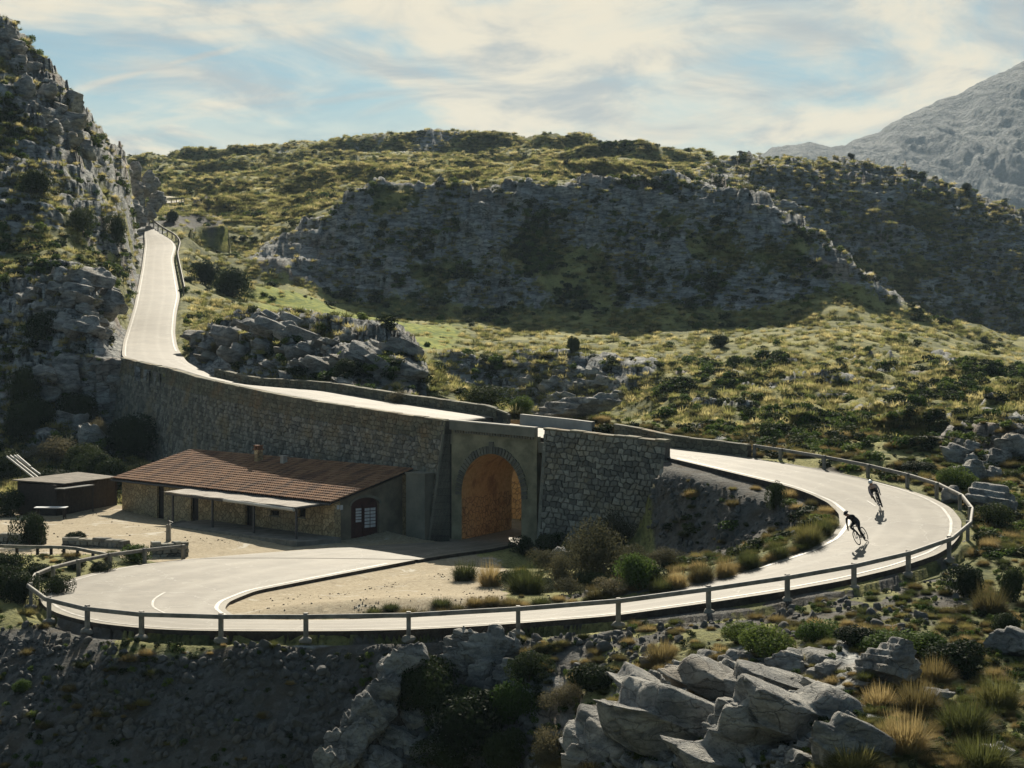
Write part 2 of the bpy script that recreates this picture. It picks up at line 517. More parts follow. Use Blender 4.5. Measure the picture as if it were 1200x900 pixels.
cp("1060,560,101; 1100,570,98.5; 1100,540,108; 1100,500,124; 1100,460,152; 1100,430,182; 1100,405,225; 1100,392,262; 1060,368,292; 1060,385,262; 1130,378,300; 1200,395,300; 1200,420,262; 1200,440,205")
cp("1150,590,95; 1200,590,95; 1200,550,106; 1200,500,120; 1200,465,140; 1350,590,95; 1350,500,122; 1350,430,200; 1500,590,95; 1500,500,122; 1500,430,200; 1350,400,300; 1500,400,300")
# middle hill with the shaded cliff
cp("310,305,300; 330,283,306; 300,270,322; 400,352,280; 400,335,286; 400,290,294; 420,238,303; 410,228,330; 500,374,276; 500,345,284; 500,290,293; 500,233,302; 500,222,335")
cp("600,388,262; 600,350,284; 600,290,293; 600,229,302; 600,217,335; 700,392,262; 700,350,283; 700,290,292; 700,229,301; 700,218,335; 830,390,258; 830,350,279; 830,290,287; 830,233,296; 830,226,320; 900,384,262; 900,350,276; 900,300,283; 900,262,290; 900,262,310; 960,372,262; 960,340,278; 970,305,287; 975,308,310; 1010,335,290; 1010,345,305; 1040,365,310")
cp("1100,400,330; 1200,415,330; 1350,420,330; 1500,420,330; 960,360,340; 900,310,345; 830,265,350")
# upper hill
cp("250,228,365; 250,216,400; 250,203,430; 250,194,470; 250,190,505; 250,173,540; 250,190,600; 140,225,420; 140,200,470; 140,183,540; 140,200,600; 0,210,500; -300,210,500")
cp("400,217,368; 400,208,400; 400,200,425; 400,188,455; 400,183,500; 400,161,540; 400,180,600; 550,210,368; 550,203,400; 550,196,425; 550,186,450; 550,182,495; 550,153,530; 550,175,600; 520,153,530; 480,155,533")
cp("650,214,360; 650,207,385; 650,190,410; 650,178,450; 650,156,500; 650,180,570; 740,215,370; 740,200,395; 740,180,420; 740,165,470; 740,185,560")
cp("830,232,380; 830,215,400; 830,195,420; 830,181,440; 830,195,500; 900,265,385; 900,225,400; 900,190,418; 900,184,440; 900,200,500; 1000,330,375; 1000,280,390; 1000,230,405; 1000,193,422; 1000,188,445; 1000,210,500")
cp("1060,355,372; 1060,280,392; 1060,215,412; 1060,198,440; 1060,225,490; 1130,395,372; 1130,330,385; 1130,260,402; 1130,224,420; 1130,250,480; 1200,400,372; 1200,340,385; 1200,280,402; 1200,250,418; 1200,290,480; 1350,400,372; 1350,330,400; 1350,300,420; 1500,400,372; 1500,340,420")
for x in (-500, -200, 100, 400, 700, 1000, 1300, 1600):
    cp(f"{x},330,800; {x},365,1400; {x},372,2400")

C = np.array(CTRL)
def feat(px, D): return np.stack([px / 130.0, np.log(D) * 11.0], -1)
CF = feat(C[:, 0], C[:, 1 + 1])
def kern(r2): return np.sqrt(r2 + 0.02)
d2 = ((CF[:, None, :] - CF[None]) ** 2).sum(-1)
Amat = kern(d2) - np.eye(len(C)) * 0.01
w_rbf = np.linalg.solve(Amat, C[:, 1] - 400.0)
gpx = np.arange(-420, 1641, 4.0)
gl = np.linspace(math.log(4.0), math.log(2400.0), 1500)
GX, GL = np.meshgrid(gpx, gl)
yy = np.zeros(GX.shape)
Q = np.stack([GX / 130.0, GL * 11.0], -1).reshape(-1, 2)
yq = np.empty(len(Q))
for s in range(0, len(Q), 20000):
    q = Q[s:s + 20000]
    r2 = (q[:, None, 0] - CF[None, :, 0]) ** 2 + (q[:, None, 1] - CF[None, :, 1]) ** 2
    yq[s:s + 20000] = kern(r2) @ w_rbf
YG = yq.reshape(GX.shape) + 400.0
# resample to columns every 2 px, rows adapted to each column's own relief
NC = 940; NR = 660
cols = np.linspace(-380, 1600, NC)
TX = np.zeros((NR, NC)); TD = np.zeros((NR, NC)); TY = np.zeros((NR, NC))
Lc = np.zeros((NR, NC))
path_all = []
for j, c in enumerate(gpx):
    dy = np.abs(np.diff(YG[:, j])); dl = np.diff(gl)
    wgt = np.where((gl[1:] > math.log(46)) & (gl[1:] < math.log(620)), 1.0, 0.12)
    path_all.append(np.concatenate([[0], np.cumsum((np.minimum(dy, 12) + dl * 420.0) * wgt)]))
P = np.array(path_all).T
# smooth the parametrisation sideways
Pn = P / P[-1]
kx = np.exp(-0.5 * (np.arange(-12, 13) / 5.0) ** 2); kx /= kx.sum()
Pp = np.pad(Pn, ((0, 0), (12, 12)), mode='edge')
Pn = sum(kx[i] * Pp[:, i:i + Pn.shape[1]] for i in range(25))
rows = np.linspace(0, 1, NR)
Lg = np.stack([np.interp(rows, Pn[:, j], gl) for j in range(len(gpx))], 1)
for i in range(NR):
    Lc[i] = np.interp(cols, gpx, Lg[i])
TX[:] = cols[None]
def bilin(G, px, l):
    fx = np.clip((px - gpx[0]) / 4.0, 0, len(gpx) - 1.001); fl = np.clip((l - gl[0]) / (gl[1] - gl[0]), 0, len(gl) - 1.001)
    ix = fx.astype(int); il = fl.astype(int); u = fx - ix; v = fl - il
    return (G[il, ix] * (1 - u) + G[il, ix + 1] * u) * (1 - v) + (G[il + 1, ix] * (1 - u) + G[il + 1, ix + 1] * u) * v
TD = np.exp(Lc)
X = (TX - 600) / F * TD; Yw = TD.copy()
TY = bilin(YG, TX, Lc)
Z = HC - (TY - HY) * TD / F
Zsmooth = Z.copy()

WU = fbm(TX / 60.0, Lc * 14, octs=4, seed=301); WV = fbm(TX / 60.0, Lc * 14, octs=4, seed=302)
def pxbox(px, D, x0, x1, d0, d1, sx=15, sd=6):
    px = px + WU * sx * 1.6; D = D + WV * sd * 1.6
    return sstep(x0 - sx, x0 + sx, px) * (1 - sstep(x1 - sx, x1 + sx, px)) * sstep(d0 - sd, d0 + sd, D) * (1 - sstep(d1 - sd, d1 + sd, D))
# slope steepness of the base shape
gz = np.gradient(Z, axis=0) / np.maximum(np.gradient(Yw, axis=0), 1e-3)
steep = sstep(0.30, 0.62, gz)
# where bare rock shows
nz = fbm(X / 9.0, Yw / 9.0, octs=4, seed=3)
nz2 = fbm(X / 16.0, Z / 9.0, octs=4, seed=33)
rockm = np.clip(steep * 0.9 + 0.25 * nz, 0, 1)
cliff = pxbox(TX, TD, 300, 1080, 281, 306, 20, 3)
cliff2 = pxbox(TX, TD, 820, 1600, 374, 436, 60, 4)
leftm = pxbox(TX, TD, -600, 190, 143, 320, 6, 8)
outc = pxbox(TX, TD, 224, 500, 128, 164, 10, 4)
bank = pxbox(TX, TD, 520, 1180, 160, 187, 20, 4) * 0.0 + pxbox(TX, TD, 515, 770, 172, 188, 10, 2)
foreR = pxbox(TX, TD, 640, 1040, 46, 64, 40, 4) * 0.9
rightr = pxbox(TX, TD, 1040, 1600, 100, 135, 30, 6)
rockm = np.maximum(rockm * (1 - np.maximum(cliff, cliff2)), cliff * sstep(-0.30, 0.02, nz2 + 0.10 * (Z - 24) / 6))
rockm = np.maximum(rockm, cliff2 * 0.95 * sstep(-0.38, -0.08, nz2))
rockm = np.maximum(rockm, pxbox(TX, TD, 300, 900, 488, 530, 40, 8) * 0.8 * sstep(-0.15, 0.2, nz2))
rockm = np.maximum(rockm, leftm * (1 - 0.85 * pxbox(TX, TD, -600, 150, 183, 208, 10, 4)) * sstep(-0.28, 0.08, nz + 0.05))
rockm = np.maximum(rockm, outc); rockm = np.maximum(rockm, foreR); rockm = np.maximum(rockm, bank * 0.8)
rockm = np.maximum(rockm, rightr * sstep(-0.1, 0.25, nz))
mid = pxbox(TX, TD, 760, 1600, 108, 215, 40, 8)
rockm = np.maximum(rockm, mid * sstep(0.12, 0.35, fbm(X / 6, Yw / 6, octs=3, seed=21)) * 0.9)
screez = np.maximum(pxbox(TX, TD, -600, 620, 60, 70.5, 20, 0.7), pxbox(TX, TD, 770, 985, 89, 103, 14, 1.5))
rockm = rockm * (1 - 0.9 * screez)
# amplitude scale with distance
dist_s = np.clip(TD / 110.0, 0.45, 4.5)
near_flat = np.zeros_like(Z)
flat_zone = np.maximum(pxbox(TX, TD, -400, 640, 84, 127, 12, 5), pxbox(TX, TD, 250, 620, 76, 100, 20, 3))
flat_zone = np.maximum(flat_zone, pxbox(TX, TD, 140, 800, 100, 122, 10, 3))
amp = (1 - flat_zone)
# general relief
big = fbm(X / 14.0, Yw / 14.0, octs=3, seed=40)
medium = fbm(X / 3.2, Yw / 3.2, octs=4, seed=50)
far_amp = sstep(150, 260, TD)
Z += amp * (0.10 + 0.55 * rockm) * medium * dist_s * 0.8
Z += amp * big * (0.25 + 1.0 * far_amp) * np.clip(dist_s, 0.4, 2.4) * 0.7 * (1 - 0.6 * leftm)
Z += mid * (1 - sstep(200, 215, TD)) * 2.3 * fbm(X / 8.0, Yw / 7.0, octs=4, seed=45) * sstep(2.0, 12.0, TD - 104)
upz = pxbox(TX, TD, -600, 1000, 352, 545, 30, 10) * (1 - cliff2)
tb_ = Z + 2.2 * fbm(X / 30, Yw / 30, octs=3, seed=47)
fr = tb_ / 7.5 - np.floor(tb_ / 7.5)
Z += upz * (sstep(0.0, 0.42, fr) - fr) * 7.5 * 0.75 * (0.5 + 0.8 * sstep(-0.3, 0.3, fbm(X / 40, Yw / 40, octs=2, seed=48)))
# gullies down the far faces
gull = fbm(X / 11.0 + 3 * big, Yw / 60.0, octs=3, seed=77, ridged=True)
Z += (cliff * 2.2 + cliff2 * 4.5 + pxbox(TX, TD, 200, 900, 470, 545, 60, 10) * 2.0) * gull * 0.8
# ledges: rock breaks into strata
sl_ = Z + 0.22 * X * 0.6 + 1.2 * nz
for per, a, m in ((2.6, 0.7, np.maximum(cliff, cliff2) * rockm), (1.9, 0.9, np.maximum(leftm * rockm, outc)), (0.9, 0.6, np.maximum(foreR, outc)), (1.4, 0.7, np.maximum(bank, rightr) * rockm + mid * rockm * 0.8)):
    ph = sl_ / per
    fr = ph - np.floor(ph)
    st = (sstep(0.0, 0.30, fr) - fr) * per
    Z += st * a * m
# blocks pushed out of the face toward the viewer (true horizontal displacement)
Ydisp = np.zeros_like(Z); Xdisp = np.zeros_like(Z)
f1, f2, idv = cell(X / 3.4 + 0.4 * nz, (Z * 1.7) / 3.4 + Yw / 12, seed=5)
blk = (idv - 0.5) * 1.6 + 0.9 * sstep(0.0, 0.25, f2 - f1)
Ydisp -= np.maximum(cliff, cliff2) * blk * 0.75 * sstep(-0.2,0.2,nz2)
f1, f2, idv = cell(X / 1.7 + 0.5 * nz, (Z * 1.9) / 1.7 + Yw / 9, seed=9)
blk = (idv - 0.5) * 1.4 + 0.9 * sstep(0.0, 0.22, f2 - f1)
Ydisp -= (np.maximum(leftm * rockm, outc) * 0.75 + (rightr + mid + bank) * rockm * 0.55) * blk
Z += rockm * blk * 0.22 * np.clip(dist_s, 0.5, 2.0)
f1, f2, idv = cell(X / 0.9 + 0.3 * nz, (Z * 1.5 + Yw * 0.5) / 0.9, seed=13)
Ydisp -= foreR * ((idv - 0.5) * 0.8 + 0.5 * sstep(0, 0.2, f2 - f1)) * 0.8
fine = fbm(X / 0.7, (Z + Yw * 0.4) / 0.7, octs=3, seed=90)
Ydisp -= fine * (0.15 + 0.5 * rockm) * amp * np.clip(dist_s, 0.4, 3) * 0.5
# keep the skylines where they stand after the relief has been added
def crest(Zarr, m):
    y_ = HY + F * (HC - Zarr) / TD
    return np.where(m, y_, 9999).min(0)
mfar = TD > 440
mm_ = (TD > 380) & (TD < 640)
for it in range(2):
    dc_ = crest(Zsmooth, mm_) - crest(Z, mm_)
    kk = np.ones(31) / 31; dc_ = np.convolve(np.pad(dc_, 15, mode='edge'), kk, 'valid') + (3.0 if it == 0 else 0)
    Z -= np.maximum(dc_, -3)[None] * sstep(345, 425, TD) * TD / F
gl_grid = Lc
# ---- the roads cut into the ground
kd_lo_idx = [i for i in range(len(EA)) if sec_id[i] >= 2]
kd_up_idx = [i for i in range(len(EA)) if sec_id[i] <= 1]
def build_kd(idx):
    k = kdtree.KDTree(len(idx))
    for j, i in enumerate(idx):
        c = (EA[i] + EB[i]) / 2
        k.insert((c[0], c[1], 0), j)
    k.balance()
    return k
kd_lo = build_kd(kd_lo_idx); kd_up = build_kd(kd_up_idx)
Xf = X.ravel(); Yf = Yw.ravel(); Zf = Z.ravel(); PXf = TX.ravel(); Df = TD.ravel(); Zs = Zsmooth.ravel()
road_d = np.full(len(Zf), 99.0)
TAN = np.gradient((EA + EB) / 2, axis=0)
sel = np.nonzero((Df > 66) & (Df < 330) & (PXf < 1160) & (PXf > 20))[0]
damp = np.ones(len(Zf))
for n_ in sel:
    x, y = Xf[n_], Yf[n_]
    if y < 125:
        co, j, dd = kd_lo.find((x, y, 0))
        if dd < 11:
            i = kd_lo_idx[j]
            a, b = EA[i], EB[i]
            ab = b[:2] - a[:2]; w2 = ab @ ab
            t = ((x - a[0]) * ab[0] + (y - a[1]) * ab[1]) / w2
            w = math.sqrt(w2)
            out = max(-t, t - 1.0, 0.0) * w
            tc_ = min(max(t, 0), 1)
            zr = a[2] + (b[2] - a[2]) * tc_
            road_d[n_] = min(road_d[n_], out)
            if out <= 0.01:
                Zf[n_] = zr - 0.16; damp[n_] = 0
            else:
                far_side = t > 1 and sec_id[i] < 8
                bw = 1.1 if far_side else 2.6
                s = min(max((out - 0.15) / bw, 0), 1); s = s * s * (3 - 2 * s)
                z0 = zr - (0.5 if far_side and (y < 82) else 0.10)
                Zf[n_] = z0 * (1 - s) + Zf[n_] * s; damp[n_] = s
    if y > 100:
        co, j, dd = kd_up.find((x, y, 0))
        if dd < 13:
            i = kd_up_idx[j]
            a, b = EA[i], EB[i]
            ab = b[:2] - a[:2]; w2 = ab @ ab
            t = ((x - a[0]) * ab[0] + (y - a[1]) * ab[1]) / w2
            w = math.sqrt(w2)
            deck = sec_id[i] == 1
            if deck and t * w < 0.75:
                if PXf[n_] > 776: continue
                fr_ = -t * w            # metres in front of the wall
                lowz = float(np.interp(PXf[n_], [120, 150, 235, 480, 640, 700, 740, 765, 776], [4.5, 3.0, 0.9, 0.5, 0.45, 0.7, 1.0, 1.6, 3.5]))
                lowz += max(fr_ - 1.0, 0) * 0.35
                if Zf[n_] > lowz: Zf[n_] = lowz; damp[n_] = 0
                continue
            if deck and 488 < PXf[n_] < 652 and (t - 1) * w < 6.5:
                Zf[n_] = 0.4; damp[n_] = 0; continue
            out = max(-t, t - 1.0, 0.0) * w
            if i == 0: out = max(out, dd - w / 2)
            tc_ = min(max(t, 0), 1)
            zr = a[2] + (b[2] - a[2]) * tc_
            road_d[n_] = min(road_d[n_], out)
            if out <= 0.15:
                Zf[n_] = zr - 0.30; damp[n_] = 0
            else:
                bw = 2.0 if i > 0 else 9.0
                s = min(max((out - 0.1) / bw, 0), 1); s = s * s * (3 - 2 * s)
                Zf[n_] = (zr - 0.15) * (1 - s) + Zf[n_] * s; damp[n_] = s
Z = Zf.reshape(Z.shape); DAMP = damp.reshape(Z.shape); ROADD = road_d.reshape(Z.shape)
# ledge for the far piece of road past the bluff
led = sstep(172, 180, TX) * (1 - sstep(221, 232, TX))
zl_ = np.interp(TD, [298, 330, 372, 376, 392, 400], [HC - (262 - HY) * 298 / F, HC - (251 - HY) * 330 / F, HC - (242.5 - HY) * 372 / F, HC - (239.5 - HY) * 376 / F, HC - (231.5 - HY) * 392 / F, HC - (229 - HY) * 400 / F])
ml = led * (TD > 298) * (TD < 398)
Z = np.where((Z > zl_) | ((TD > 375) & (TD < 393)), Z * (1 - ml) + zl_ * ml, Z)
DAMP = DAMP * (1 - ml)
FX = X + Xdisp * DAMP
FY = Yw + Ydisp * DAMP * amp
FZ = Z
GPY = HY + F * (HC - FZ) / FY          # picture row of each vertex, for placing things

def ground(px, D):
    """terrain height at picture column px and distance D"""
    c = min(max((px - cols[0]) / (cols[1] - cols[0]), 0), NC - 1.001); j = int(c); u = c - j
    za = np.interp(D, Yw[:, j], FZ[:, j]); zb = np.interp(D, Yw[:, j + 1], FZ[:, j + 1])
    return float(za * (1 - u) + zb * u)
def ground_xy(x, y): return ground(600 + F * x / y, y)
def hit(px, py, dmin=46.0, dmax=700.0):
    """the ground seen at (px,py): nearest distance at which the ground reaches that sight line"""
    j = int(round(min(max((px - cols[0]) / (cols[1] - cols[0]), 0), NC - 1)))
    m = (FY[:, j] > dmin) & (FY[:, j] < dmax)
    ys = GPY[:, j][m]; ds = FY[:, j][m]
    k = np.nonzero(ys <= py)[0]
    if len(k) == 0: D = float(ds[-1])
    else: D = float(ds[k[0]])
    x = (px - 600) * D / F
    return Vector((x, D, ground(px, D)))
# ------------------------------------------------------------------ ground materials
def ground_mat(nt, b, out):
    at = N(nt, 'ShaderNodeAttribute', attribute_name='cover')
    sp = nt.nodes.new('ShaderNodeSeparateColor')
    L(nt, at.outputs['Color'], sp.inputs[0])
    rock, green, gravel = sp.outputs[0], sp.outputs[1], sp.outputs[2]
    scree = at.outputs['Alpha']
    p = pos_coord(nt)
    big = noise_tex(nt, p, 0.12, 5, 0.6)
    med = noise_tex(nt, p, 0.9, 6, 0.62)
    fin = noise_tex(nt, p, 5.5, 5, 0.65)
    vf = noise_tex(nt, p, 24.0, 3, 0.6)
    # dry grass and soil
    soil = mixc(nt, maprange(nt, med, 0.35, 0.65), (0.070, 0.090, 0.032), (0.245, 0.24, 0.085))
    soil = mixc(nt, maprange(nt, big, 0.42, 0.62), soil, (0.38, 0.36, 0.14))
    soil = mixc(nt, math_node(nt, 'MULTIPLY', maprange(nt, fin, 0.45, 0.7), 0.7), soil, (0.035, 0.042, 0.018))
    grn = mixc(nt, maprange(nt, med, 0.38, 0.62), (0.12, 0.18, 0.02), (0.34, 0.36, 0.045))
    col = mixc(nt, green, soil, grn)
    # limestone
    mpn = nt.nodes.new('ShaderNodeMapping')
    mpn.inputs['Scale'].default_value = (0.6, 0.6, 2.2)
    mpn.inputs['Rotation'].default_value = (0, R(14), 0)
    L(nt, p, mpn.inputs[0])
    str_ = noise_tex(nt, mpn.outputs[0], 0.8, 7, 0.68, 0.4)
    rk = mixc(nt, maprange(nt, str_, 0.32, 0.68), (0.14, 0.15, 0.155), (0.52, 0.52, 0.49))
    rk = mixc(nt, math_node(nt, 'MULTIPLY', maprange(nt, big, 0.52, 0.68), 0.55), rk, (0.30, 0.20, 0.12))
    rk = mixc(nt, math_node(nt, 'MULTIPLY', maprange(nt, fin, 0.5, 0.72), 0.55), rk, (0.055, 0.06, 0.055))
    vor = N(nt, 'ShaderNodeTexVoronoi', feature='DISTANCE_TO_EDGE')
    wv = nt.nodes.new('ShaderNodeVectorMath'); wv.operation = 'ADD'
    nv = nt.nodes.new('ShaderNodeTexNoise'); nv.inputs['Scale'].default_value = 0.9
    L(nt, p, nv.inputs['Vector'])
    L(nt, mpn.outputs[0], wv.inputs[0]); L(nt, nv.outputs['Color'], wv.inputs[1])
    L(nt, wv.outputs[0], vor.inputs['Vector']); vor.inputs['Scale'].default_value = 0.75
    crack = maprange(nt, vor.outputs['Distance'], 0.0, 0.05, 1.0, 0.0)
    rk = mixc(nt, math_node(nt, 'MULTIPLY', crack, 0.6), rk, (0.035, 0.037, 0.035))
    rfac = math_node(nt, 'ADD', rock, math_node(nt, 'MULTIPLY', math_node(nt, 'SUBTRACT', med, 0.5), 1.3))
    col = mixc(nt, maprange(nt, rfac, 0.35, 0.55), col, rk)
    # scree
    sv = N(nt, 'ShaderNodeTexVoronoi', feature='F1'); sv.inputs['Scale'].default_value = 4.5
    L(nt, p, sv.inputs['Vector'])
    sc_ = mixc(nt, sv.outputs['Color'], (0.085, 0.085, 0.080), (0.19, 0.185, 0.17))
    sc_ = mixc(nt, maprange(nt, med, 0.4, 0.7), sc_, (0.10, 0.085, 0.065))
    col = mixc(nt, maprange(nt, scree, 0.3, 0.6), col, sc_)
    # pale gravel
    gr = mixc(nt, maprange(nt, fin, 0.3, 0.7), (0.30, 0.24, 0.155), (0.46, 0.39, 0.27))
    gr = mixc(nt, math_node(nt, 'MULTIPLY', maprange(nt, vf, 0.55, 0.72), 0.6), gr, (0.12, 0.095, 0.065))
    gr = mixc(nt, math_node(nt, 'MULTIPLY', maprange(nt, med, 0.55, 0.75), 0.45), gr, (0.52, 0.47, 0.36))
    pt = maprange(nt, noise_tex(nt, p, 0.42, 6, 0.65, 1.0), 0.58, 0.66)
    gr = mixc(nt, math_node(nt, 'MULTIPLY', pt, 0.7), gr, (0.60, 0.57, 0.49))
    gr = mixc(nt, math_node(nt, 'MULTIPLY', maprange(nt, noise_tex(nt, p, 0.7, 6, 0.7, 1.5), 0.52, 0.70), 0.55), gr, (0.19, 0.15, 0.10))
    gfac = math_node(nt, 'ADD', gravel, math_node(nt, 'MULTIPLY', math_node(nt, 'SUBTRACT', fin, 0.5), 0.5))
    col = mixc(nt, maprange(nt, gfac, 0.4, 0.6), col, gr)
    L(nt, col, b.inputs['Base Color'])
    b.inputs['Roughness'].default_value = 0.95
    b.inputs['Specular IOR Level'].default_value = 0.15
    h = math_node(nt, 'ADD', math_node(nt, 'MULTIPLY', fin, 0.5), math_node(nt, 'MULTIPLY', str_, 0.9))
    h = math_node(nt, 'ADD', h, math_node(nt, 'MULTIPLY', vf, 0.16))
    h = math_node(nt, 'SUBTRACT', h, math_node(nt, 'MULTIPLY', math_node(nt, 'MULTIPLY', crack, rock), 0.5))
    h = math_node(nt, 'MULTIPLY', h, math_node(nt, 'SUBTRACT', 1.0, math_node(nt, 'MULTIPLY', gravel, 0.85)))
    bump(nt, b, h, 0.9, 0.35)
GROUND = material('ground', ground_mat)

# cover masks
green = np.maximum(pxbox(TX, TD, 300, 540, 190, 268, 25, 10) * 1.2, pxbox(TX, TD, 130, 520, 395, 450, 40, 12) * 0.55)
green *= sstep(-0.25, 0.1, fbm(X / 10, Yw / 14, octs=3, seed=61) + 0.12) * (1 - rockm)
gravel = np.maximum(pxbox(TX, TD, -600, 560, 97, 127, 8, 2.0), pxbox(TX, TD, 240, 600, 76, 101, 15, 2.0))
gravel *= (1 - sstep(560, 640, TX) * (TD < 105)) * (1 - sstep(0.6, 1.0, rockm))
gravel *= sstep(-0.9, -0.2, -((TX < 140) & (TD < 98)).astype(float))
gravel = np.clip(gravel + 0.55 * fbm(X / 1.6, Yw / 1.6, octs=4, seed=88) * (gravel > 0.03) * (gravel < 0.97), 0, 1)
vrg = ((ROADD > 0) & (ROADD < 1.3) & (TD > 66) & (TD < 73.2) & (TX > 160)).astype(float)
scree = np.maximum(pxbox(TX, TD, -600, 620, 60, 70.5, 20, 0.7), pxbox(TX, TD, -600, 130, 60, 77, 20, 1.5))
scree = np.maximum(scree, pxbox(TX, TD, 770, 985, 89, 103, 14, 1.5) * 0.9)
scree = np.maximum(scree, pxbox(TX, TD, 640, 1130, 66, 80, 20, 2) * 0.75 * sstep(-0.15, 0.1, fbm(X / 1.8, Yw / 1.8, octs=3, seed=71)))
scree = np.maximum(scree, pxbox(TX, TD, 188, 260, 300, 372, 10, 6) * 0.8)
cover = np.stack([rockm * (1 - gravel), green, gravel, scree], -1).reshape(-1, 4).astype(np.float32)

def grid_object(name, i0, i1, mask=None, mat=GROUND, **tags):
    """a piece of the terrain grid: rows i0..i1, faces picked by mask"""
    I, J = np.meshgrid(np.arange(i0, i1 - 1), np.arange(NC - 1), indexing='ij')
    if mask is not None:
        m = mask[I, J]
        I = I[m]; J = J[m]
    I = I.ravel(); J = J.ravel()
    q = np.stack([I * NC + J, I * NC + J + 1, (I + 1) * NC + J + 1, (I + 1) * NC + J], 1)
    used, inv = np.unique(q, return_inverse=True)
    q = inv.reshape(-1, 4)
    co = np.stack([FX.ravel()[used], FY.ravel()[used], FZ.ravel()[used]], 1).astype(np.float32)
    me = bpy.data.meshes.new(name)
    me.vertices.add(len(co)); me.vertices.foreach_set('co', co.ravel())
    me.loops.add(q.size); me.loops.foreach_set('vertex_index', q.ravel().astype(np.int32))
    me.polygons.add(len(q))
    me.polygons.foreach_set('loop_start', (np.arange(len(q)) * 4).astype(np.int32))
    me.update(calc_edges=True)
    ca = me.color_attributes.new('cover', 'FLOAT_COLOR', 'POINT')
    ca.data.foreach_set('color', cover[used].ravel())
    me.polygons.foreach_set('use_smooth', [True] * len(me.polygons))
    o = link(name, me, None, mat)
    o['kind'] = 'structure'
    return o

def rowof(D):
    return np.array([np.searchsorted(Yw[:, j], D) for j in range(NC)])
gav = (gravel > 0.5)
island = gav & (TD < 101) & (TX > 235) & (ROADD > 0)
yard = gav & (TD >= 96) & ~island
mid_mask = TD < 276
rest_near = (~island) & (~yard) & mid_mask
far1 = (~mid_mask) & (TD < 640)
grid_object('hillside_ground', 0, NR, rest_near)
grid_object('gravel_island', 0, NR, island)
grid_object('gravel_yard', 0, NR, yard)
grid_object('far_hills', 0, NR, far1)
grid_object('valley_ground', 0, NR, (~mid_mask) & (TD >= 640))

# one wide sheet under everything that carries on to the horizon
sh = []
for i in range(41):
    for j in range(41):
        x = -3000 + 150 * i; y = -600 + 87 * j
        sh.append((x, y, -14.0 - 0.0005 * abs(x)))
shf = [(i * 41 + j, i * 41 + j + 1, (i + 1) * 41 + j + 1, (i + 1) * 41 + j) for i in range(40) for j in range(40)]
base = link('valley_floor', mesh_np('valley_floor', sh, [f[::-1] for f in shf]), None, simple('valley', (0.05, 0.05, 0.025), (0.13, 0.11, 0.06), 0.02, world=True))
base['kind'] = 'structure'

# ---- distant mountain
def mountain():
    D0 = 2350.0
    xs = np.linspace(780, 1700, 420)
    crest_px = [780, 850, 880, 897, 905, 930, 955, 972, 990, 1000, 1020, 1030, 1052, 1070, 1088, 1100, 1120, 1140, 1160, 1178, 1200, 1240, 1290, 1350, 1450, 1700]
    crest_py = [205, 190, 184, 181, 174, 170, 167, 173, 171, 164, 158, 155, 140, 131, 124, 117, 112, 101, 90, 83, 71, 62, 58, 60, 70, 90]
    cy = np.interp(xs, crest_px, crest_py) + 3.0 * fbm(xs / 14, xs * 0, octs=4, seed=101)
    rows_ = np.linspace(0, 1, 230)
    T, XX = np.meshgrid(rows_, xs, indexing='ij')
    D = 1350 + (D0 - 1350) * T
    zc = HC - (cy[None] - HY) * D0 / F
    base_z = -10.0
    prof = 0.35 * T + 0.65 * T ** 1.9
    x = (XX - 600) / F * D0 * (0.55 + 0.45 * T)
    z = base_z + (zc - base_z) * prof
    r = fbm(x / 95 + 0.5 * fbm(x / 200, D / 200, seed=110) + z / 260, D / 700, octs=7, seed=103, ridged=True, gain=0.62)
    z = z + (r - 0.2) * 48 * np.sin(np.pi * np.clip(T, 0, 1)) ** 0.6 * np.clip((zc - base_z) / 150, 0.15, 1)
    z += 5 * fbm(x / 20 + z / 60, D / 60, octs=5, seed=105, gain=0.65) * (1 - 0.6 * T)
    # strata
    ph = (z + 0.25 * x) / 17.0; fr = ph - np.floor(ph)
    z += (sstep(0, 0.35, fr) - fr) * 2.5 * np.sin(np.pi * T) ** 0.5
    nr, nc = z.shape
    back = np.stack([x[-1], D[-1] + 500, np.full(nc, -10.0)], 1)
    V = np.concatenate([np.stack([x, D, z], -1).reshape(-1, 3), back])
    I, J = np.meshgrid(np.arange(nr), np.arange(nc - 1), indexing='ij')
    q = np.stack([I * nc + J, I * nc + J + 1, (I + 1) * nc + J + 1, (I + 1) * nc + J], -1).reshape(-1, 4)
    def mm(nt, b, out):
        p = pos_coord(nt)
        mpn = nt.nodes.new('ShaderNodeMapping'); mpn.inputs['Scale'].default_value = (1, 0.6, 2.4); mpn.inputs['Rotation'].default_value = (0, R(20), 0)
        L(nt, p, mpn.inputs[0])
        a = noise_tex(nt, mpn.outputs[0], 0.02, 8, 0.68, 0.5)
        c = noise_tex(nt, p, 0.09, 6, 0.65)
        k = mixc(nt, maprange(nt, a, 0.38, 0.62), (0.035, 0.05, 0.055), (0.15, 0.155, 0.15))
        k = mixc(nt, math_node(nt, 'MULTIPLY', maprange(nt, c, 0.50, 0.62), 0.75), k, (0.045, 0.06, 0.04))
        L(nt, k, b.inputs['Base Color'])
        bump(nt, b, math_node(nt, 'ADD', c, a), 1.0, 12.0)
    o = link('mountain', mesh_np('mountain', V, q), None, material('mountain_rock', mm), smooth=True)
    o['kind'] = 'structure'
mountain()

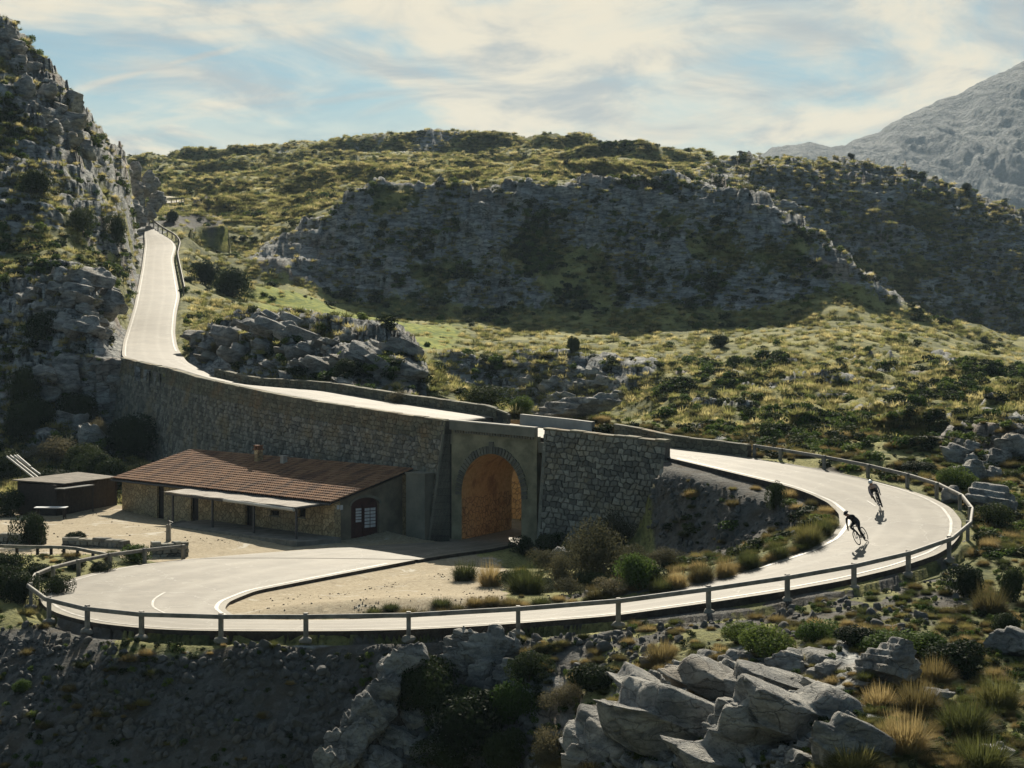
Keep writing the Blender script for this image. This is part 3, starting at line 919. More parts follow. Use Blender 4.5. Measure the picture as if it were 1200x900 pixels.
# ------------------------------------------------------------------ road
def road_mat(nt, b, out):
    p = pos_coord(nt)
    a = noise_tex(nt, p, 0.35, 5, 0.6, 0.4)
    f = noise_tex(nt, p, 9.0, 4, 0.65)
    v = noise_tex(nt, p, 40.0, 2, 0.6)
    c = mixc(nt, maprange(nt, a, 0.32, 0.68), (0.135, 0.119, 0.092), (0.225, 0.200, 0.158))
    c = mixc(nt, math_node(nt, 'MULTIPLY', maprange(nt, f, 0.35, 0.75), 0.45), c, (0.12, 0.106, 0.084))
    c = mixc(nt, math_node(nt, 'MULTIPLY', maprange(nt, v, 0.5, 0.8), 0.4), c, (0.285, 0.26, 0.215))
    # worn wheel tracks and a slightly darker crown
    at = N(nt, 'ShaderNodeAttribute', attribute_name='across')
    u = at.outputs['Fac']
    w = math_node(nt, 'ABSOLUTE', math_node(nt, 'SUBTRACT', math_node(nt, 'FRACT', math_node(nt, 'MULTIPLY', u, 2.0)), 0.5))
    track = maprange(nt, math_node(nt, 'ABSOLUTE', math_node(nt, 'SUBTRACT', w, 0.22)), 0.0, 0.13, 1.0, 0.0)
    tw = math_node(nt, 'MULTIPLY', track, math_node(nt, 'MULTIPLY', noise_tex(nt, p, 0.8, 3, 0.5), 0.45))
    c = mixc(nt, tw, c, (0.35, 0.325, 0.275))
    edge = maprange(nt, math_node(nt, 'ABSOLUTE', math_node(nt, 'SUBTRACT', u, 0.5)), 0.42, 0.5, 0.0, 0.55)
    c = mixc(nt, math_node(nt, 'MULTIPLY', edge, maprange(nt, f, 0.3, 0.6)), c, (0.33, 0.29, 0.215))
    # repairs: thin sealed cracks
    vor = N(nt, 'ShaderNodeTexVoronoi', feature='DISTANCE_TO_EDGE')
    vor.inputs['Scale'].default_value = 0.22
    dn = nt.nodes.new('ShaderNodeTexNoise'); dn.inputs['Scale'].default_value = 1.6; dn.inputs['Detail'].default_value = 4
    L(nt, p, dn.inputs['Vector'])
    va = nt.nodes.new('ShaderNodeVectorMath'); va.operation = 'ADD'
    L(nt, p, va.inputs[0]); L(nt, dn.outputs['Color'], va.inputs[1]); L(nt, va.outputs[0], vor.inputs['Vector'])
    ck = maprange(nt, vor.outputs['Distance'], 0.0, 0.008, 0.5, 0.0)
    c = mixc(nt, ck, c, (0.42, 0.40, 0.35))
    st = noise_tex(nt, p, 1.4, 7, 0.7, 0.8)
    c = mixc(nt, math_node(nt, 'MULTIPLY', maprange(nt, st, 0.50, 0.68), 0.6), c, (0.115, 0.104, 0.086))
    L(nt, c, b.inputs['Base Color'])
    b.inputs['Roughness'].default_value = 0.72
    b.inputs['Specular IOR Level'].default_value = 0.2
    bump(nt, b, v, 0.35, 0.012)
ROAD = material('asphalt', road_mat)
PAINT = simple('road_paint', (0.19, 0.17, 0.14), (0.42, 0.40, 0.35), 2.2, 0.6, 0.2, 0.005, world=True, detail=9)

SKIRT = simple('road_bed', (0.035, 0.028, 0.022), (0.085, 0.07, 0.055), 3.0, 0.95, 0.9, 0.08, world=True)  # brown soil of the road's side faces, their shade put into the dark colour
n = len(EA); K = 9
rv = []; rf = []; across = []
mapi = {}
brk = set(i for i in range(1, n) if sec_id[i] == 8 and sec_id[i - 1] != 8)
for i in range(n):
    a, b = EA[i], EB[i]
    for k in range(K):
        t = k / (K - 1)
        p = a + (b - a) * t
        rv.append((p[0], p[1], p[2] + 0.04 * math.sin(math.pi * t))); across.append(t)
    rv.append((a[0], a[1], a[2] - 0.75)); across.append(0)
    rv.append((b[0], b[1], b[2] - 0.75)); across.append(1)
S = K + 2
def road_part(name, i0, i1):
    vs = rv[i0 * S:i1 * S]; m = i1 - i0; fs = []
    for i in range(m - 1):
        for k in range(K - 1):
            fs.append((i * S + k, i * S + k + 1, (i + 1) * S + k + 1, (i + 1) * S + k))
        fs.append((i * S + K, i * S, (i + 1) * S, (i + 1) * S + K))
        fs.append((i * S + K - 1, i * S + K + 1, (i + 1) * S + K + 1, (i + 1) * S + K - 1))
    me = mesh_np(name, vs, fs)
    bm = bmesh.new(); bm.from_mesh(me)
    bmesh.ops.recalc_face_normals(bm, faces=bm.faces)
    up = sum(f.normal.z * f.calc_area() for f in bm.faces)
    if up < 0: bmesh.ops.reverse_faces(bm, faces=bm.faces)
    bm.to_mesh(me); bm.free()
    at = me.attributes.new('across', 'FLOAT', 'POINT')
    at.data.foreach_set('value', across[i0 * S:i1 * S])
    o = link(name, me, None, ROAD)
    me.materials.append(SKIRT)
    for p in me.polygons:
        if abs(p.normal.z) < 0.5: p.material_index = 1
    o['kind'] = 'structure'
    return o
b8 = sorted(brk)[0]
road_part('road', 0, b8)
# last stretch: bring its start under the hairpin by a hair
for k in range(b8 * S, n * S):
    x, y, z = rv[k]; rv[k] = (x, y, z - 0.012)
# join it with the loop: add the loop's last samples
road_part('road_to_arch', b8, n)

def ribbon(line_a, line_b, dz, name, mat, parent=None):
    A = np.asarray(line_a); B = np.asarray(line_b); m = len(A)
    vs = [tuple(A[i] + [0, 0, dz]) for i in range(m)] + [tuple(B[i] + [0, 0, dz]) for i in range(m)]
    fs = [(i, i + 1, m + i + 1, m + i) for i in range(m - 1)]
    me = mesh_np(name, vs, fs)
    if sum(p.normal.z for p in me.polygons) < 0: me.flip_normals()
    o = link(name, me, parent, mat); o['kind'] = 'structure'
    return o
def lateral(i0, i1, off, w, from_b=False):
    """a painted line off metres in from the edge"""
    A = EA[i0:i1]; B = EB[i0:i1]
    d = B - A; ln = np.linalg.norm(d, axis=1)[:, None]; u = d / ln
    base_ = B if from_b else A
    sg = -1 if from_b else 1
    def crown(P_, t): 
        P_ = P_.copy(); P_[:, 2] += 0.04 * np.sin(np.pi * np.clip(t, 0, 1))[:, 0]; return P_
    t0 = off / ln; t1 = (off + w) / ln
    return crown(base_ + sg * u * off, t0), crown(base_ + sg * u * (off + w), t1)
def first(sec): return int(np.argmax(sec_id == sec))
a_, b_ = lateral(0, first(1), 0.22, 0.13); ribbon(a_, b_, 0.012, 'edge_line', PAINT)
a_, b_ = lateral(0, first(1) - 6, 0.25, 0.13, True); ribbon(a_, b_, 0.012, 'edge_line', PAINT)
a_, b_ = lateral(first(2) + 3, first(5) + 20, 0.30, 0.20); ribbon(a_, b_, 0.012, 'edge_line', PAINT)
a_, b_ = lateral(first(2) + 3, b8, 0.40, 0.13, True); ribbon(a_, b_, 0.012, 'edge_line', PAINT)
a_, b_ = lateral(first(7) - 14, b8 - 6, 0.30, 0.17); ribbon(a_, b_, 0.012, 'edge_line', PAINT)
# short worn centre dashes in the bend
def mid_dash(i0, i1, t0=0.5, w=0.1, nm='centre_line'):
    A = EA[i0:i1] + (EB[i0:i1] - EA[i0:i1]) * t0
    d = EB[i0:i1] - EA[i0:i1]; u = d / np.linalg.norm(d, axis=1)[:, None]
    A = A.copy(); A[:, 2] += 0.04
    ribbon(A, A + u * w, 0.012, nm, PAINT)
s3 = first(3)
mid_dash(s3 + 17, s3 + 25, 0.36)
mid_dash(first(7) - 12, first(7) + 14, 0.40, 0.1)
# ------------------------------------------------------------------ masonry
def rubble_mat(name, dark, light, warm, wfac=0.35, scale=1.0):
    def f(nt, b, out):
        p = pos_coord(nt)
        at = N(nt, 'ShaderNodeAttribute', attribute_name='tone')
        n1 = noise_tex(nt, p, 0.45 * scale, 4, 0.6)
        n2 = noise_tex(nt, p, 9.0, 4, 0.65)
        c = mixc(nt, at.outputs['Fac'], dark, light)
        c = mixc(nt, math_node(nt, 'MULTIPLY', maprange(nt, n1, 0.48, 0.70), wfac), c, warm)
        c = mixc(nt, math_node(nt, 'MULTIPLY', maprange(nt, n2, 0.4, 0.75), 0.5), c, (0.05, 0.052, 0.048))
        L(nt, c, b.inputs['Base Color'])
        bump(nt, b, n2, 0.6, 0.03)
    return material(name, f)
STONE_GREY = rubble_mat('rubble_grey', (0.12, 0.118, 0.10), (0.37, 0.35, 0.285), (0.34, 0.27, 0.15), 0.65)
STONE_OLIVE = rubble_mat('rubble_olive', (0.12, 0.115, 0.08), (0.27, 0.25, 0.17), (0.30, 0.19, 0.09), 0.55)
MORTAR = simple('mortar', (0.045, 0.045, 0.04), (0.09, 0.088, 0.075), 4.0, world=True)
CONCRETE = simple('old_concrete', (0.16, 0.16, 0.13), (0.25, 0.24, 0.19), 0.9, 0.9, 0.4, 0.02, world=True)
CONCRETE_PALE = simple('pale_concrete', (0.36, 0.34, 0.30), (0.48, 0.46, 0.41), 1.5, 0.9, 0.4, 0.02, world=True)
PANEL = simple('lime_render', (0.16, 0.15, 0.095), (0.33, 0.305, 0.20), 1.1, 0.9, 0.4, 0.03, world=True)
def stone_piece(poly, d0=0.0, d1=0.07, shrink=0.80):
    """poly: list of 2-d points in wall coordinates -> (verts, faces) with depth as third coordinate"""
    n = len(poly)
    cx = sum(p[0] for p in poly) / n; cy = sum(p[1] for p in poly) / n
    vs = []
    for k, d in ((0.93, d0), (0.90, d0 + (d1 - d0) * 0.6), (shrink * 0.88, d1)):
        for p in poly: vs.append((cx + (p[0] - cx) * k, cy + (p[1] - cy) * k, d))
    fs = []
    for r in (0, 1):
        for i in range(n):
            j = (i + 1) % n
            fs.append((r * n + i, r * n + j, (r + 1) * n + j, (r + 1) * n + i))
    fs.append(tuple(range(2 * n, 3 * n)))
    return vs, fs

def rubble_field(s0, s1, t0, t1, a, b, seed):
    """irregular polygons tiling [s0,s1]x[t0,t1]; from a strongly jittered brick lattice"""
    r = random.Random(seed)
    nrow = max(1, int(round((t1 - t0) / b))); b = (t1 - t0) / nrow
    ncol = max(1, int(round((s1 - s0) / a))); a = (s1 - s0) / ncol
    nodes = {}
    def node(i, j):
        # lattice lines: j rows boundaries, i half columns
        k = (i, j)
        if k not in nodes:
            x = s0 + i * a / 2; y = t0 + j * b
            x += r.uniform(-0.26, 0.26) * a; y += r.uniform(-0.30, 0.30) * b
            if j == 0: y = t0
            if j == nrow: y = t1
            nodes[k] = (min(max(x, s0), s1), y)
        return nodes[k]
    out = []
    for j in range(nrow):
        off = j % 2
        for i in range(-off, 2 * ncol, 2):
            p = [node(i, j), node(i + 1, j), node(i + 2, j), node(i + 2, j + 1), node(i + 1, j + 1), node(i, j + 1)]
            if i + 2 <= 0 or i >= 2 * ncol: continue
            w = max(q[0] for q in p) - min(q[0] for q in p)
            if w < a * 0.25: continue
            out.append(p)
    return out

class Face:
    """a (possibly curved, battered) wall face: s along, t = metres below the top"""
    def __init__(s, top, batter, flip=1):
        s.A = np.array([[*p] for p in top])
        seg = np.linalg.norm(np.diff(s.A, axis=0), axis=1)
        s.d = np.concatenate([[0], np.cumsum(seg)])
        s.len = s.d[-1]
        T = np.gradient(s.A, axis=0); T[:, 2] = 0
        n = np.stack([T[:, 1], -T[:, 0], T[:, 2] * 0], 1); n /= np.linalg.norm(n, axis=1)[:, None]
        s.n = n * flip          # outward, toward the viewer
        s.batter = batter
    def at(s, u, t, dep=0.0):
        p = np.array([np.interp(u, s.d, s.A[:, k]) for k in range(3)])
        n = np.array([np.interp(u, s.d, s.n[:, k]) for k in range(3)])
        tan = np.array([n[1], -n[0], 0]) * -1
        if u < 0: p = p + tan * u
        if u > s.len: p = p + tan * (u - s.len)
        q = p + n * (s.batter * t + dep)
        q[2] -= t
        return tuple(q)
def stones_mesh(face, polys, d1=0.07, seed=0):
    r = random.Random(seed)
    V = []; Fs = []; tone = []
    for poly in polys:
        dd = d1 * r.uniform(0.5, 1.25)
        vs, fs = stone_piece(poly, -0.02, dd, r.uniform(0.72, 0.88))
        o = len(V)
        V += [face.at(v[0], v[1], v[2]) for v in vs]
        Fs += [tuple(i + o for i in f[::-1]) for f in fs]
        tn = r.random() ** 1.3
        tone += [tn] * len(vs)
    me = mesh_np('stones', V, Fs)
    at = me.attributes.new('tone', 'FLOAT', 'POINT'); at.data.foreach_set('value', tone)
    return me
def stone_objects(name, face, polys, parent, mat, d1=0.07, seed=0):
    for i, p in enumerate(polys):
        me = stones_mesh(face, [p], d1, seed + i); me.name = name
        link(name, me, parent, mat)
def backing(face, t0, t1, thick, ns=40, us=None, dep=0.0, back_batter=False):
    us = us or [face.len * i / ns for i in range(ns + 1)]
    V = []; Fs = []
    for u in us:
        V += [face.at(u, t0, dep), face.at(u, t1(u) if callable(t1) else t1, dep)]
        a = np.array(face.at(u, t0, dep)); i = np.interp(u, face.d, range(len(face.d)))
        n = np.array([np.interp(u, face.d, face.n[:, k]) for k in range(3)])
        bt = a - n * thick
        V += [tuple(bt), (bt[0], bt[1], V[-1][2])]
    for k in range(len(us) - 1):
        o = k * 4; q = o + 4
        Fs += [(o, o + 1, q + 1, q), (o + 2, q + 2, q + 3, o + 3), (o, q, q + 2, o + 2), (o + 1, o + 3, q + 3, q + 1)]
    Fs += [(0, 2, 3, 1), (len(V) - 4, len(V) - 3, len(V) - 1, len(V) - 2)]
    mb = MB(); mb.add(V, Fs)
    return mb
def coping(face, u0, u1, step, w, h, parent, mat, seed, name='coping_stone', over=0.05, jit=0.25):
    r = random.Random(seed); u = u0
    while u < u1 - 0.05:
        l = min(step * r.uniform(0.75, 1.3), u1 - u)
        if u1 - u - l < step * 0.4: l = u1 - u
        a = Vector(face.at(u + 0.012, 0)); b = Vector(face.at(u + l - 0.012, 0))
        d = (b - a).normalized(); nrm = Vector((d.y, -d.x, 0)).normalized()
        if nrm.dot(Vector(face.n[0])) < 0: nrm = -nrm
        hh = h * r.uniform(1 - jit, 1 + jit)
        vs = []
        for p in (a, b):
            for o, z in ((over + r.uniform(0, .03), -0.02), (over + r.uniform(0, .03), hh * 0.8), (over - 0.06, hh), (-w + 0.06, hh * r.uniform(.9, 1.05)), (-w, hh * 0.8), (-w, -0.02)):
                vs.append(p + nrm * o + Vector((0, 0, z)))
        n6 = 6
        fs = [tuple(range(n6)), tuple(range(2 * n6 - 1, n6 - 1, -1))] + [(i, i + n6, (i + 1) % n6 + n6, (i + 1) % n6) for i in range(n6)]
        mb = MB(); mb.add(vs, fs)
        me = mb.mesh(name)
        at = me.attributes.new('tone', 'FLOAT', 'POINT'); at.data.foreach_set('value', [r.random()] * len(me.vertices))
        link(name, me, parent, mat)
        u += l

BOT = 0.2
# ---- left retaining wall
LW = Face(WALL_L + [Vector(PD(522.5, 493.9, 110.3))], 0.145)
wl = empty('retaining_wall', (WALL_L[5].x, WALL_L[5].y, 1.0), 0, "long curved grey rubble-stone retaining wall carrying the upper road behind the low house", 'retaining wall')
def keep_world(o, parent):
    o.parent = parent
    o.matrix_parent_inverse = Matrix.Translation(-parent.location) if parent.rotation_euler.z == 0 else parent.matrix_basis.inverted()
def hgt(u): return LW.at(u, 0)[2] - BOT
o = backing(LW, 0.0, hgt, 0.9, 60, dep=-0.03).build('wall_core', MORTAR); keep_world(o, wl)
low = []; high = []
us = 0.0
polys_all = rubble_field(0, LW.len, 0, 1, 0.40, 1 / 24, 11)
for j in range(1):
    H = 9.6
    for p in rubble_field(0, LW.len, 0.0, H, 0.36, 0.28, 11):
        cx = sum(q[0] for q in p) / 6; cy = sum(q[1] for q in p) / 6
        if cy > hgt(cx) - 0.1: continue
        (high if cy < 1.05 else low).append(p)
o = link('wall_stone', stones_mesh(LW, low, 0.09, 3), None, STONE_GREY); keep_world(o, wl); o['kind'] = 'stuff'
o = link('upper_wall_stone', stones_mesh(LW, high, 0.05, 4), None, STONE_OLIVE); keep_world(o, wl); o['kind'] = 'stuff'
def reparent_new(before, parent):
    for ob in [x for x in COL.objects if x.name not in before and x.parent is None and x is not parent]:
        keep_world(ob, parent)
def snapshot(): return set(x.name for x in COL.objects)
s0 = snapshot()
coping(LW, 0.0, LW.len, 0.95, 0.42, 0.10, None, STONE_OLIVE, 5)
reparent_new(s0, wl)

# ---- right wall with its high parapet
RW = Face([W_R0, W_R0.lerp(W_R1, 0.5), W_R1], 0.145)
wr = empty('bridge_wing_wall', (W_R0.x, W_R0.y, 0.4), 0, "grey rubble-stone wing wall right of the arch, with a high stone parapet on top", 'stone wall')
def hgtr(u): return RW.at(u, 0)[2] - 0.0
o = backing(RW, 0.0, hgtr, 0.62, 12, dep=-0.03).build('wall_core', MORTAR); keep_world(o, wr)
low = []; high = []
for p in rubble_field(0, RW.len, 0.0, 7.6, 0.40, 0.31, 21):
    cx = sum(q[0] for q in p) / 6; cy = sum(q[1] for q in p) / 6
    if cx > RW.len - 0.085 * max(cy - 0.9, 0): continue
    (high if cy < 1.25 else low).append(p)
s0 = snapshot()
low.sort(key=lambda p: sum(q[1] for q in p))
stone_objects('wall_stone', RW, high + low[:300 - len(high)], None, STONE_GREY, 0.10, 100)
reparent_new(s0, wr)
o = link('lower_wall_stone', stones_mesh(RW, low[300 - len(high):], 0.10, 8), None, STONE_GREY); keep_world(o, wr); o['kind'] = 'stuff'
s0 = snapshot()
coping(RW, -0.05, RW.len + 0.03, 0.8, 0.66, 0.12, None, STONE_OLIVE, 9)
# pale dressed edge of the battered right end
mb = MB()
for k in range(14):
    t0 = 1.0 + k * 0.43; t1 = t0 + 0.41
    def ex(t): return RW.len - 0.085 * max(t - 0.9, 0)
    a0 = RW.at(ex(t0) - 0.16, t0, 0.11); a1 = RW.at(ex(t0) + 0.16, t0, 0.11); b0 = RW.at(ex(t1) - 0.16, t1, 0.11); b1 = RW.at(ex(t1) + 0.16, t1, 0.11)
    c0 = RW.at(ex(t0) - 0.16, t0, -0.4); c1 = RW.at(ex(t0) + 0.16, t0, -0.4); d0 = RW.at(ex(t1) - 0.16, t1, -0.4); d1 = RW.at(ex(t1) + 0.16, t1, -0.4)
    m2 = MB(); m2.add([a0, a1, b1, b0, c0, c1, d1, d0], [(0, 3, 2, 1), (4, 5, 6, 7), (0, 1, 5, 4), (1, 2, 6, 5), (2, 3, 7, 6), (3, 0, 4, 7)])
    m2.build('quoin', CONCRETE_PALE if k % 3 else CONCRETE)
reparent_new(s0, wr)

# ---- arched bridge block between them
arch_origin = Vector((A_L.x, A_L.y, 0.0))
adir = Vector((A_R.x - A_L.x, A_R.y - A_L.y, 0)); AW = adir.length; adir.normalize()
arz = math.atan2(adir.y, adir.x)
br = empty('arch_bridge', arch_origin, arz, "rendered stone bridge with a tall round arch, concrete parapet and dark voussoirs", 'bridge')
anor = Vector((-adir.y, adir.x, 0))      # pointing away from the viewer = local +y
def loc_x(px, y_off=0.0, origin=arch_origin, d=adir, nn=None):
    """local x on the facade line (pushed y_off back) under picture column px"""
    nn = nn or Vector((-d.y, d.x, 0))
    o = origin + nn * y_off
    k = (px - 600) / F
    return (k * o.y - o.x) / (d.x - k * d.y)
rec = 0.22
xl = loc_x(541, rec); xr = loc_x(611, rec)
xc = (xl + xr) / 2; ar = (xr - xl) / 2
yc = 532.0
pc = arch_origin + adir * xc + anor * rec
crown = HC - (yc - HY) * pc.y / F
spring = crown - ar * 1.18
topz_l = A_L.z - 0.48; topz_r = A_R.z - 0.48
def topz(x): return topz_l + (topz_r - topz_l) * x / AW
prof = []
NA = 22
for k in range(NA + 1):
    a = math.pi - math.pi * k / NA
    prof.append((xc + ar * math.cos(a), spring + ar * 1.18 * math.sin(a)))
BZ = 0.1
mb = MB()
V = []; Fs = []
def quad(mb, a, b, c, d): mb.add([a, b, c, d], [(0, 1, 2, 3)])
x0 = 0.0; x1 = AW
y0 = rec
quad(mb, (x0, y0, BZ), (xl, y0, BZ), (xl, y0, spring), (x0, y0, spring))
quad(mb, (xr, y0, BZ), (x1, y0, BZ), (x1, y0, spring), (xr, y0, spring))
for k in range(NA):
    a = prof[k]; b = prof[k + 1]
    ta = (x0 + (x1 - x0) * k / NA); tb = (x0 + (x1 - x0) * (k + 1) / NA)
    quad(mb, (a[0], y0, a[1]), (b[0], y0, b[1]), (tb, y0, topz(tb) + 0.02), (ta, y0, topz(ta) + 0.02))
quad(mb, (x0, y0, spring), (xl, y0, spring), (xl, y0, spring + 0.001), (x0, y0, topz(0)))
quad(mb, (xr, y0, spring), (x1, y0, spring), (x1, y0, topz(x1)), (xr, y0, spring + 0.001))
# thickness of the panel round the sides
quad(mb, (x0, y0, BZ), (x0, y0, topz(0)), (x0, y0 + 0.5, topz(0)), (x0, y0 + 0.5, BZ))
quad(mb, (x1, y0, BZ), (x1, y0 + 0.5, BZ), (x1, y0 + 0.5, topz(x1)), (x1, y0, topz(x1)))
mb.build('spandrel_wall', PANEL, br)
# barrel of the passage, bending left
def barrel_mat(nt, b, out):
    p = pos_coord(nt)
    n1 = noise_tex(nt, p, 0.7, 4, 0.6); n2 = noise_tex(nt, p, 5.0, 5, 0.65)
    c = mixc(nt, maprange(nt, n2, 0.3, 0.7), (0.52, 0.31, 0.13), (0.70, 0.47, 0.23))
    c = mixc(nt, math_node(nt, 'MULTIPLY', maprange(nt, n1, 0.50, 0.66), 0.6), c, (0.20, 0.09, 0.045))
    vor = N(nt, 'ShaderNodeTexVoronoi', feature='DISTANCE_TO_EDGE'); vor.inputs['Scale'].default_value = 3.0
    L(nt, p, vor.inputs['Vector'])
    sp = nt.nodes.new('ShaderNodeSeparateXYZ'); L(nt, p, sp.inputs[0])
    lowm = maprange(nt, sp.outputs[2], 3.0, 3.1, 1.0, 0.0)
    j = math_node(nt, 'MULTIPLY', maprange(nt, vor.outputs['Distance'], 0.0, 0.10, 1.0, 0.0), lowm)
    c = mixc(nt, math_node(nt, 'MULTIPLY', j, 0.8), c, (0.13, 0.075, 0.035))
    L(nt, c, b.inputs['Base Color'])
    bump(nt, b, math_node(nt, 'SUBTRACT', n2, math_node(nt, 'MULTIPLY', j, 0.8)), 0.6, 0.05)
BARREL = material('ochre_barrel', barrel_mat)
full = [(xl, BZ)] + prof + [(xr, BZ)]
mb = MB(); V = []; Fs = []
PL = 6.3
for s_ in range(8):
    for (px0, pz0) in full:
        V.append(Vector((px0, y0 + PL * s_ / 7, pz0)))
m_ = len(full)
for s_ in range(7):
    for k in range(m_ - 1):
        Fs.append((s_ * m_ + k, s_ * m_ + k + 1, (s_ + 1) * m_ + k + 1, (s_ + 1) * m_ + k))
link('vault', mesh_np('vault', np.array([tuple(v) for v in V]), Fs), br, BARREL)
# back face of the bridge with the far mouth of the passage
mb = MB(); yb_ = y0 + PL
quad(mb, (-3.0, yb_, BZ), (xl, yb_, BZ), (xl, yb_, spring), (-3.0, yb_, spring))
quad(mb, (xr, yb_, BZ), (AW + 3, yb_, BZ), (AW + 3, yb_, spring), (xr, yb_, spring))
for k in range(NA):
    a = prof[k]; b = prof[k + 1]
    ta = -3.0 + (AW + 6.0) * k / NA; tb = -3.0 + (AW + 6.0) * (k + 1) / NA
    quad(mb, (a[0], yb_, a[1]), (b[0], yb_, b[1]), (tb, yb_, topz(tb) - 0.3), (ta, yb_, topz(ta) - 0.3))
quad(mb, (-3.0, yb_, spring), (xl, yb_, spring), (xl, yb_, spring + 0.001), (-3.0, yb_, topz(-3) - 0.3))
quad(mb, (xr, yb_, spring), (AW + 3, yb_, spring), (AW + 3, yb_, topz(AW + 3) - 0.3), (xr, yb_, spring + 0.001))
mb.build('back_wall', PANEL, br)
# ochre cutting wall that the road turns along behind the bridge
mb = MB(); V = []; Fs = []
cpts = [(xr + 0.2, y0 + 6.3), (xr + 0.3, y0 + 7.6), (xr + 0.1, y0 + 9.0), (xc - 0.5, y0 + 10.6), (xl - 2.5, y0 + 11.6), (xl - 6.0, y0 + 11.9)]
for (x_, y_) in cpts:
    V += [(x_, y_, BZ), (x_ + 0.25, y_ + 0.45, 7.0), (x_ + 0.7, y_ + 1.0, 7.0), (x_ + 0.7, y_ + 1.0, BZ)]
for k in range(len(cpts) - 1):
    o_ = 4 * k; q_ = o_ + 4
    Fs += [(o_, q_, q_ + 1, o_ + 1), (o_ + 1, q_ + 1, q_ + 2, o_ + 2), (o_ + 2, q_ + 2, q_ + 3, o_ + 3)]
mb.add(V, Fs)
mb.build('cutting_wall', BARREL, br)
# floor of the passage
mb = MB()
fl = [(xl - 0.3, y0 - 0.9, 0.645), (xr + 0.5, y0 - 0.9, 0.645), (xr + 0.5, y0 + 14, 0.645), (xl - 9, y0 + 14, 0.645)]
mb.add(fl, [(0, 1, 2, 3)])
mb.build('passage_floor', ROAD, br)
# voussoirs, each its own stone
def vous(a0, a1, r0, r1, y_a, y_b):
    vs = []
    for y in (y_a, y_b):
        for r_, a in ((r0, a0), (r0, a1), (r1, a1), (r1, a0)):
            vs.append((xc + (ar + r_) * math.cos(a), y, spring + (ar + r_) * 1.18 * math.sin(a)))
    return vs
VM = rubble_mat('voussoir', (0.10, 0.10, 0.085), (0.22, 0.21, 0.16), (0.20, 0.16, 0.09), 0.3)
nv = 35
rr = random.Random(4)
for k in range(nv):
    a0 = R(-4) + (R(188)) * k / nv; a1 = a0 + R(188) / nv * 0.72
    key = k == nv // 2
    m2 = MB()
    m2.add(vous(a0 - (0.02 if key else 0), a1 + (0.02 if key else 0), 0.02, 0.60 if key else 0.40 + rr.uniform(-.03, .03), y0 - 0.07 - (0.05 if key else 0) - rr.uniform(0, .02), y0 + 0.08),
           [(0, 1, 2, 3), (7, 6, 5, 4), (0, 4, 5, 1), (1, 5, 6, 2), (2, 6, 7, 3), (3, 7, 4, 0)])
    me = m2.mesh('voussoir')
    at = me.attributes.new('tone', 'FLOAT', 'POINT'); at.data.foreach_set('value', [rr.random()] * len(me.vertices))
    link('voussoir', me, br, VM)
# string course of small dentils, concrete parapet beam
dx = 0.0
mb = MB()
for k in range(30):
    x = 0.25 + k * (AW - 0.5) / 29
    mb.box((x, y0 - 0.055, topz(x) - 0.09), (0.10, 0.14, 0.16))
o = mb.build('dentil_row', CONCRETE, br); o['kind'] = 'stuff'
mb = MB()
def beam_poly(mb, xa, xb, ya, yb, zb, zt):
    """zb, zt are functions of x"""
    vs = [(xa, ya, zb(xa)), (xb, ya, zb(xb)), (xb, yb, zb(xb)), (xa, yb, zb(xa)), (xa, ya, zt(xa)), (xb, ya, zt(xb)), (xb, yb, zt(xb)), (xa, yb, zt(xa))]
    mb.add(vs, [(3, 2, 1, 0), (4, 5, 6, 7), (0, 1, 5, 4), (1, 2, 6, 5), (2, 3, 7, 6), (3, 0, 4, 7)])
beam_poly(mb, 0.0, AW, -0.05, 0.36, lambda x: topz(x), lambda x: topz(x) + 0.50)
mb.build('parapet_beam', CONCRETE, br)
mb = MB()
beam_poly(mb, -0.02, AW + 0.02, -0.10, 0.40, lambda x: topz(x) + 0.502, lambda x: topz(x) + 0.57)
mb.build('parapet_cap', CONCRETE_PALE, br)
# deck slab over the passage
mb = MB()
beam_poly(mb, -1.0, AW + 1.2, 0.37, 6.4, lambda x: topz(x) - 0.9, lambda x: topz(x) - 0.30)
mb.build('deck_slab', CONCRETE, br)
# battered pier edges beside the panel
for face, u, sgn in ((LW, LW.len, -1), (RW, 0.0, 1)):
    mb = MB()
    for k in range(16):
        t0 = 0.75 + k * 0.40; t1 = t0 + 0.385
        if face.at(u, t1)[2] < 0.1: break
        w = 0.20 + 0.0 * (k % 2)
        P_ = []
        for dep in (0.10, -0.9):
            for (t, uu) in ((t0, u), (t0, u + sgn * w), (t1, u + sgn * w), (t1, u)):
                P_.append(face.at(uu, t, dep if dep > 0 else -0.145 * t - 0.25))
        m2 = MB(); m2.add(P_, [(0, 1, 2, 3), (7, 6, 5, 4), (0, 4, 5, 1), (1, 5, 6, 2), (2, 6, 7, 3), (3, 7, 4, 0)])
        o = m2.build('pier_stone', CONCRETE)
        keep_world(o, wl if sgn < 0 else wr)

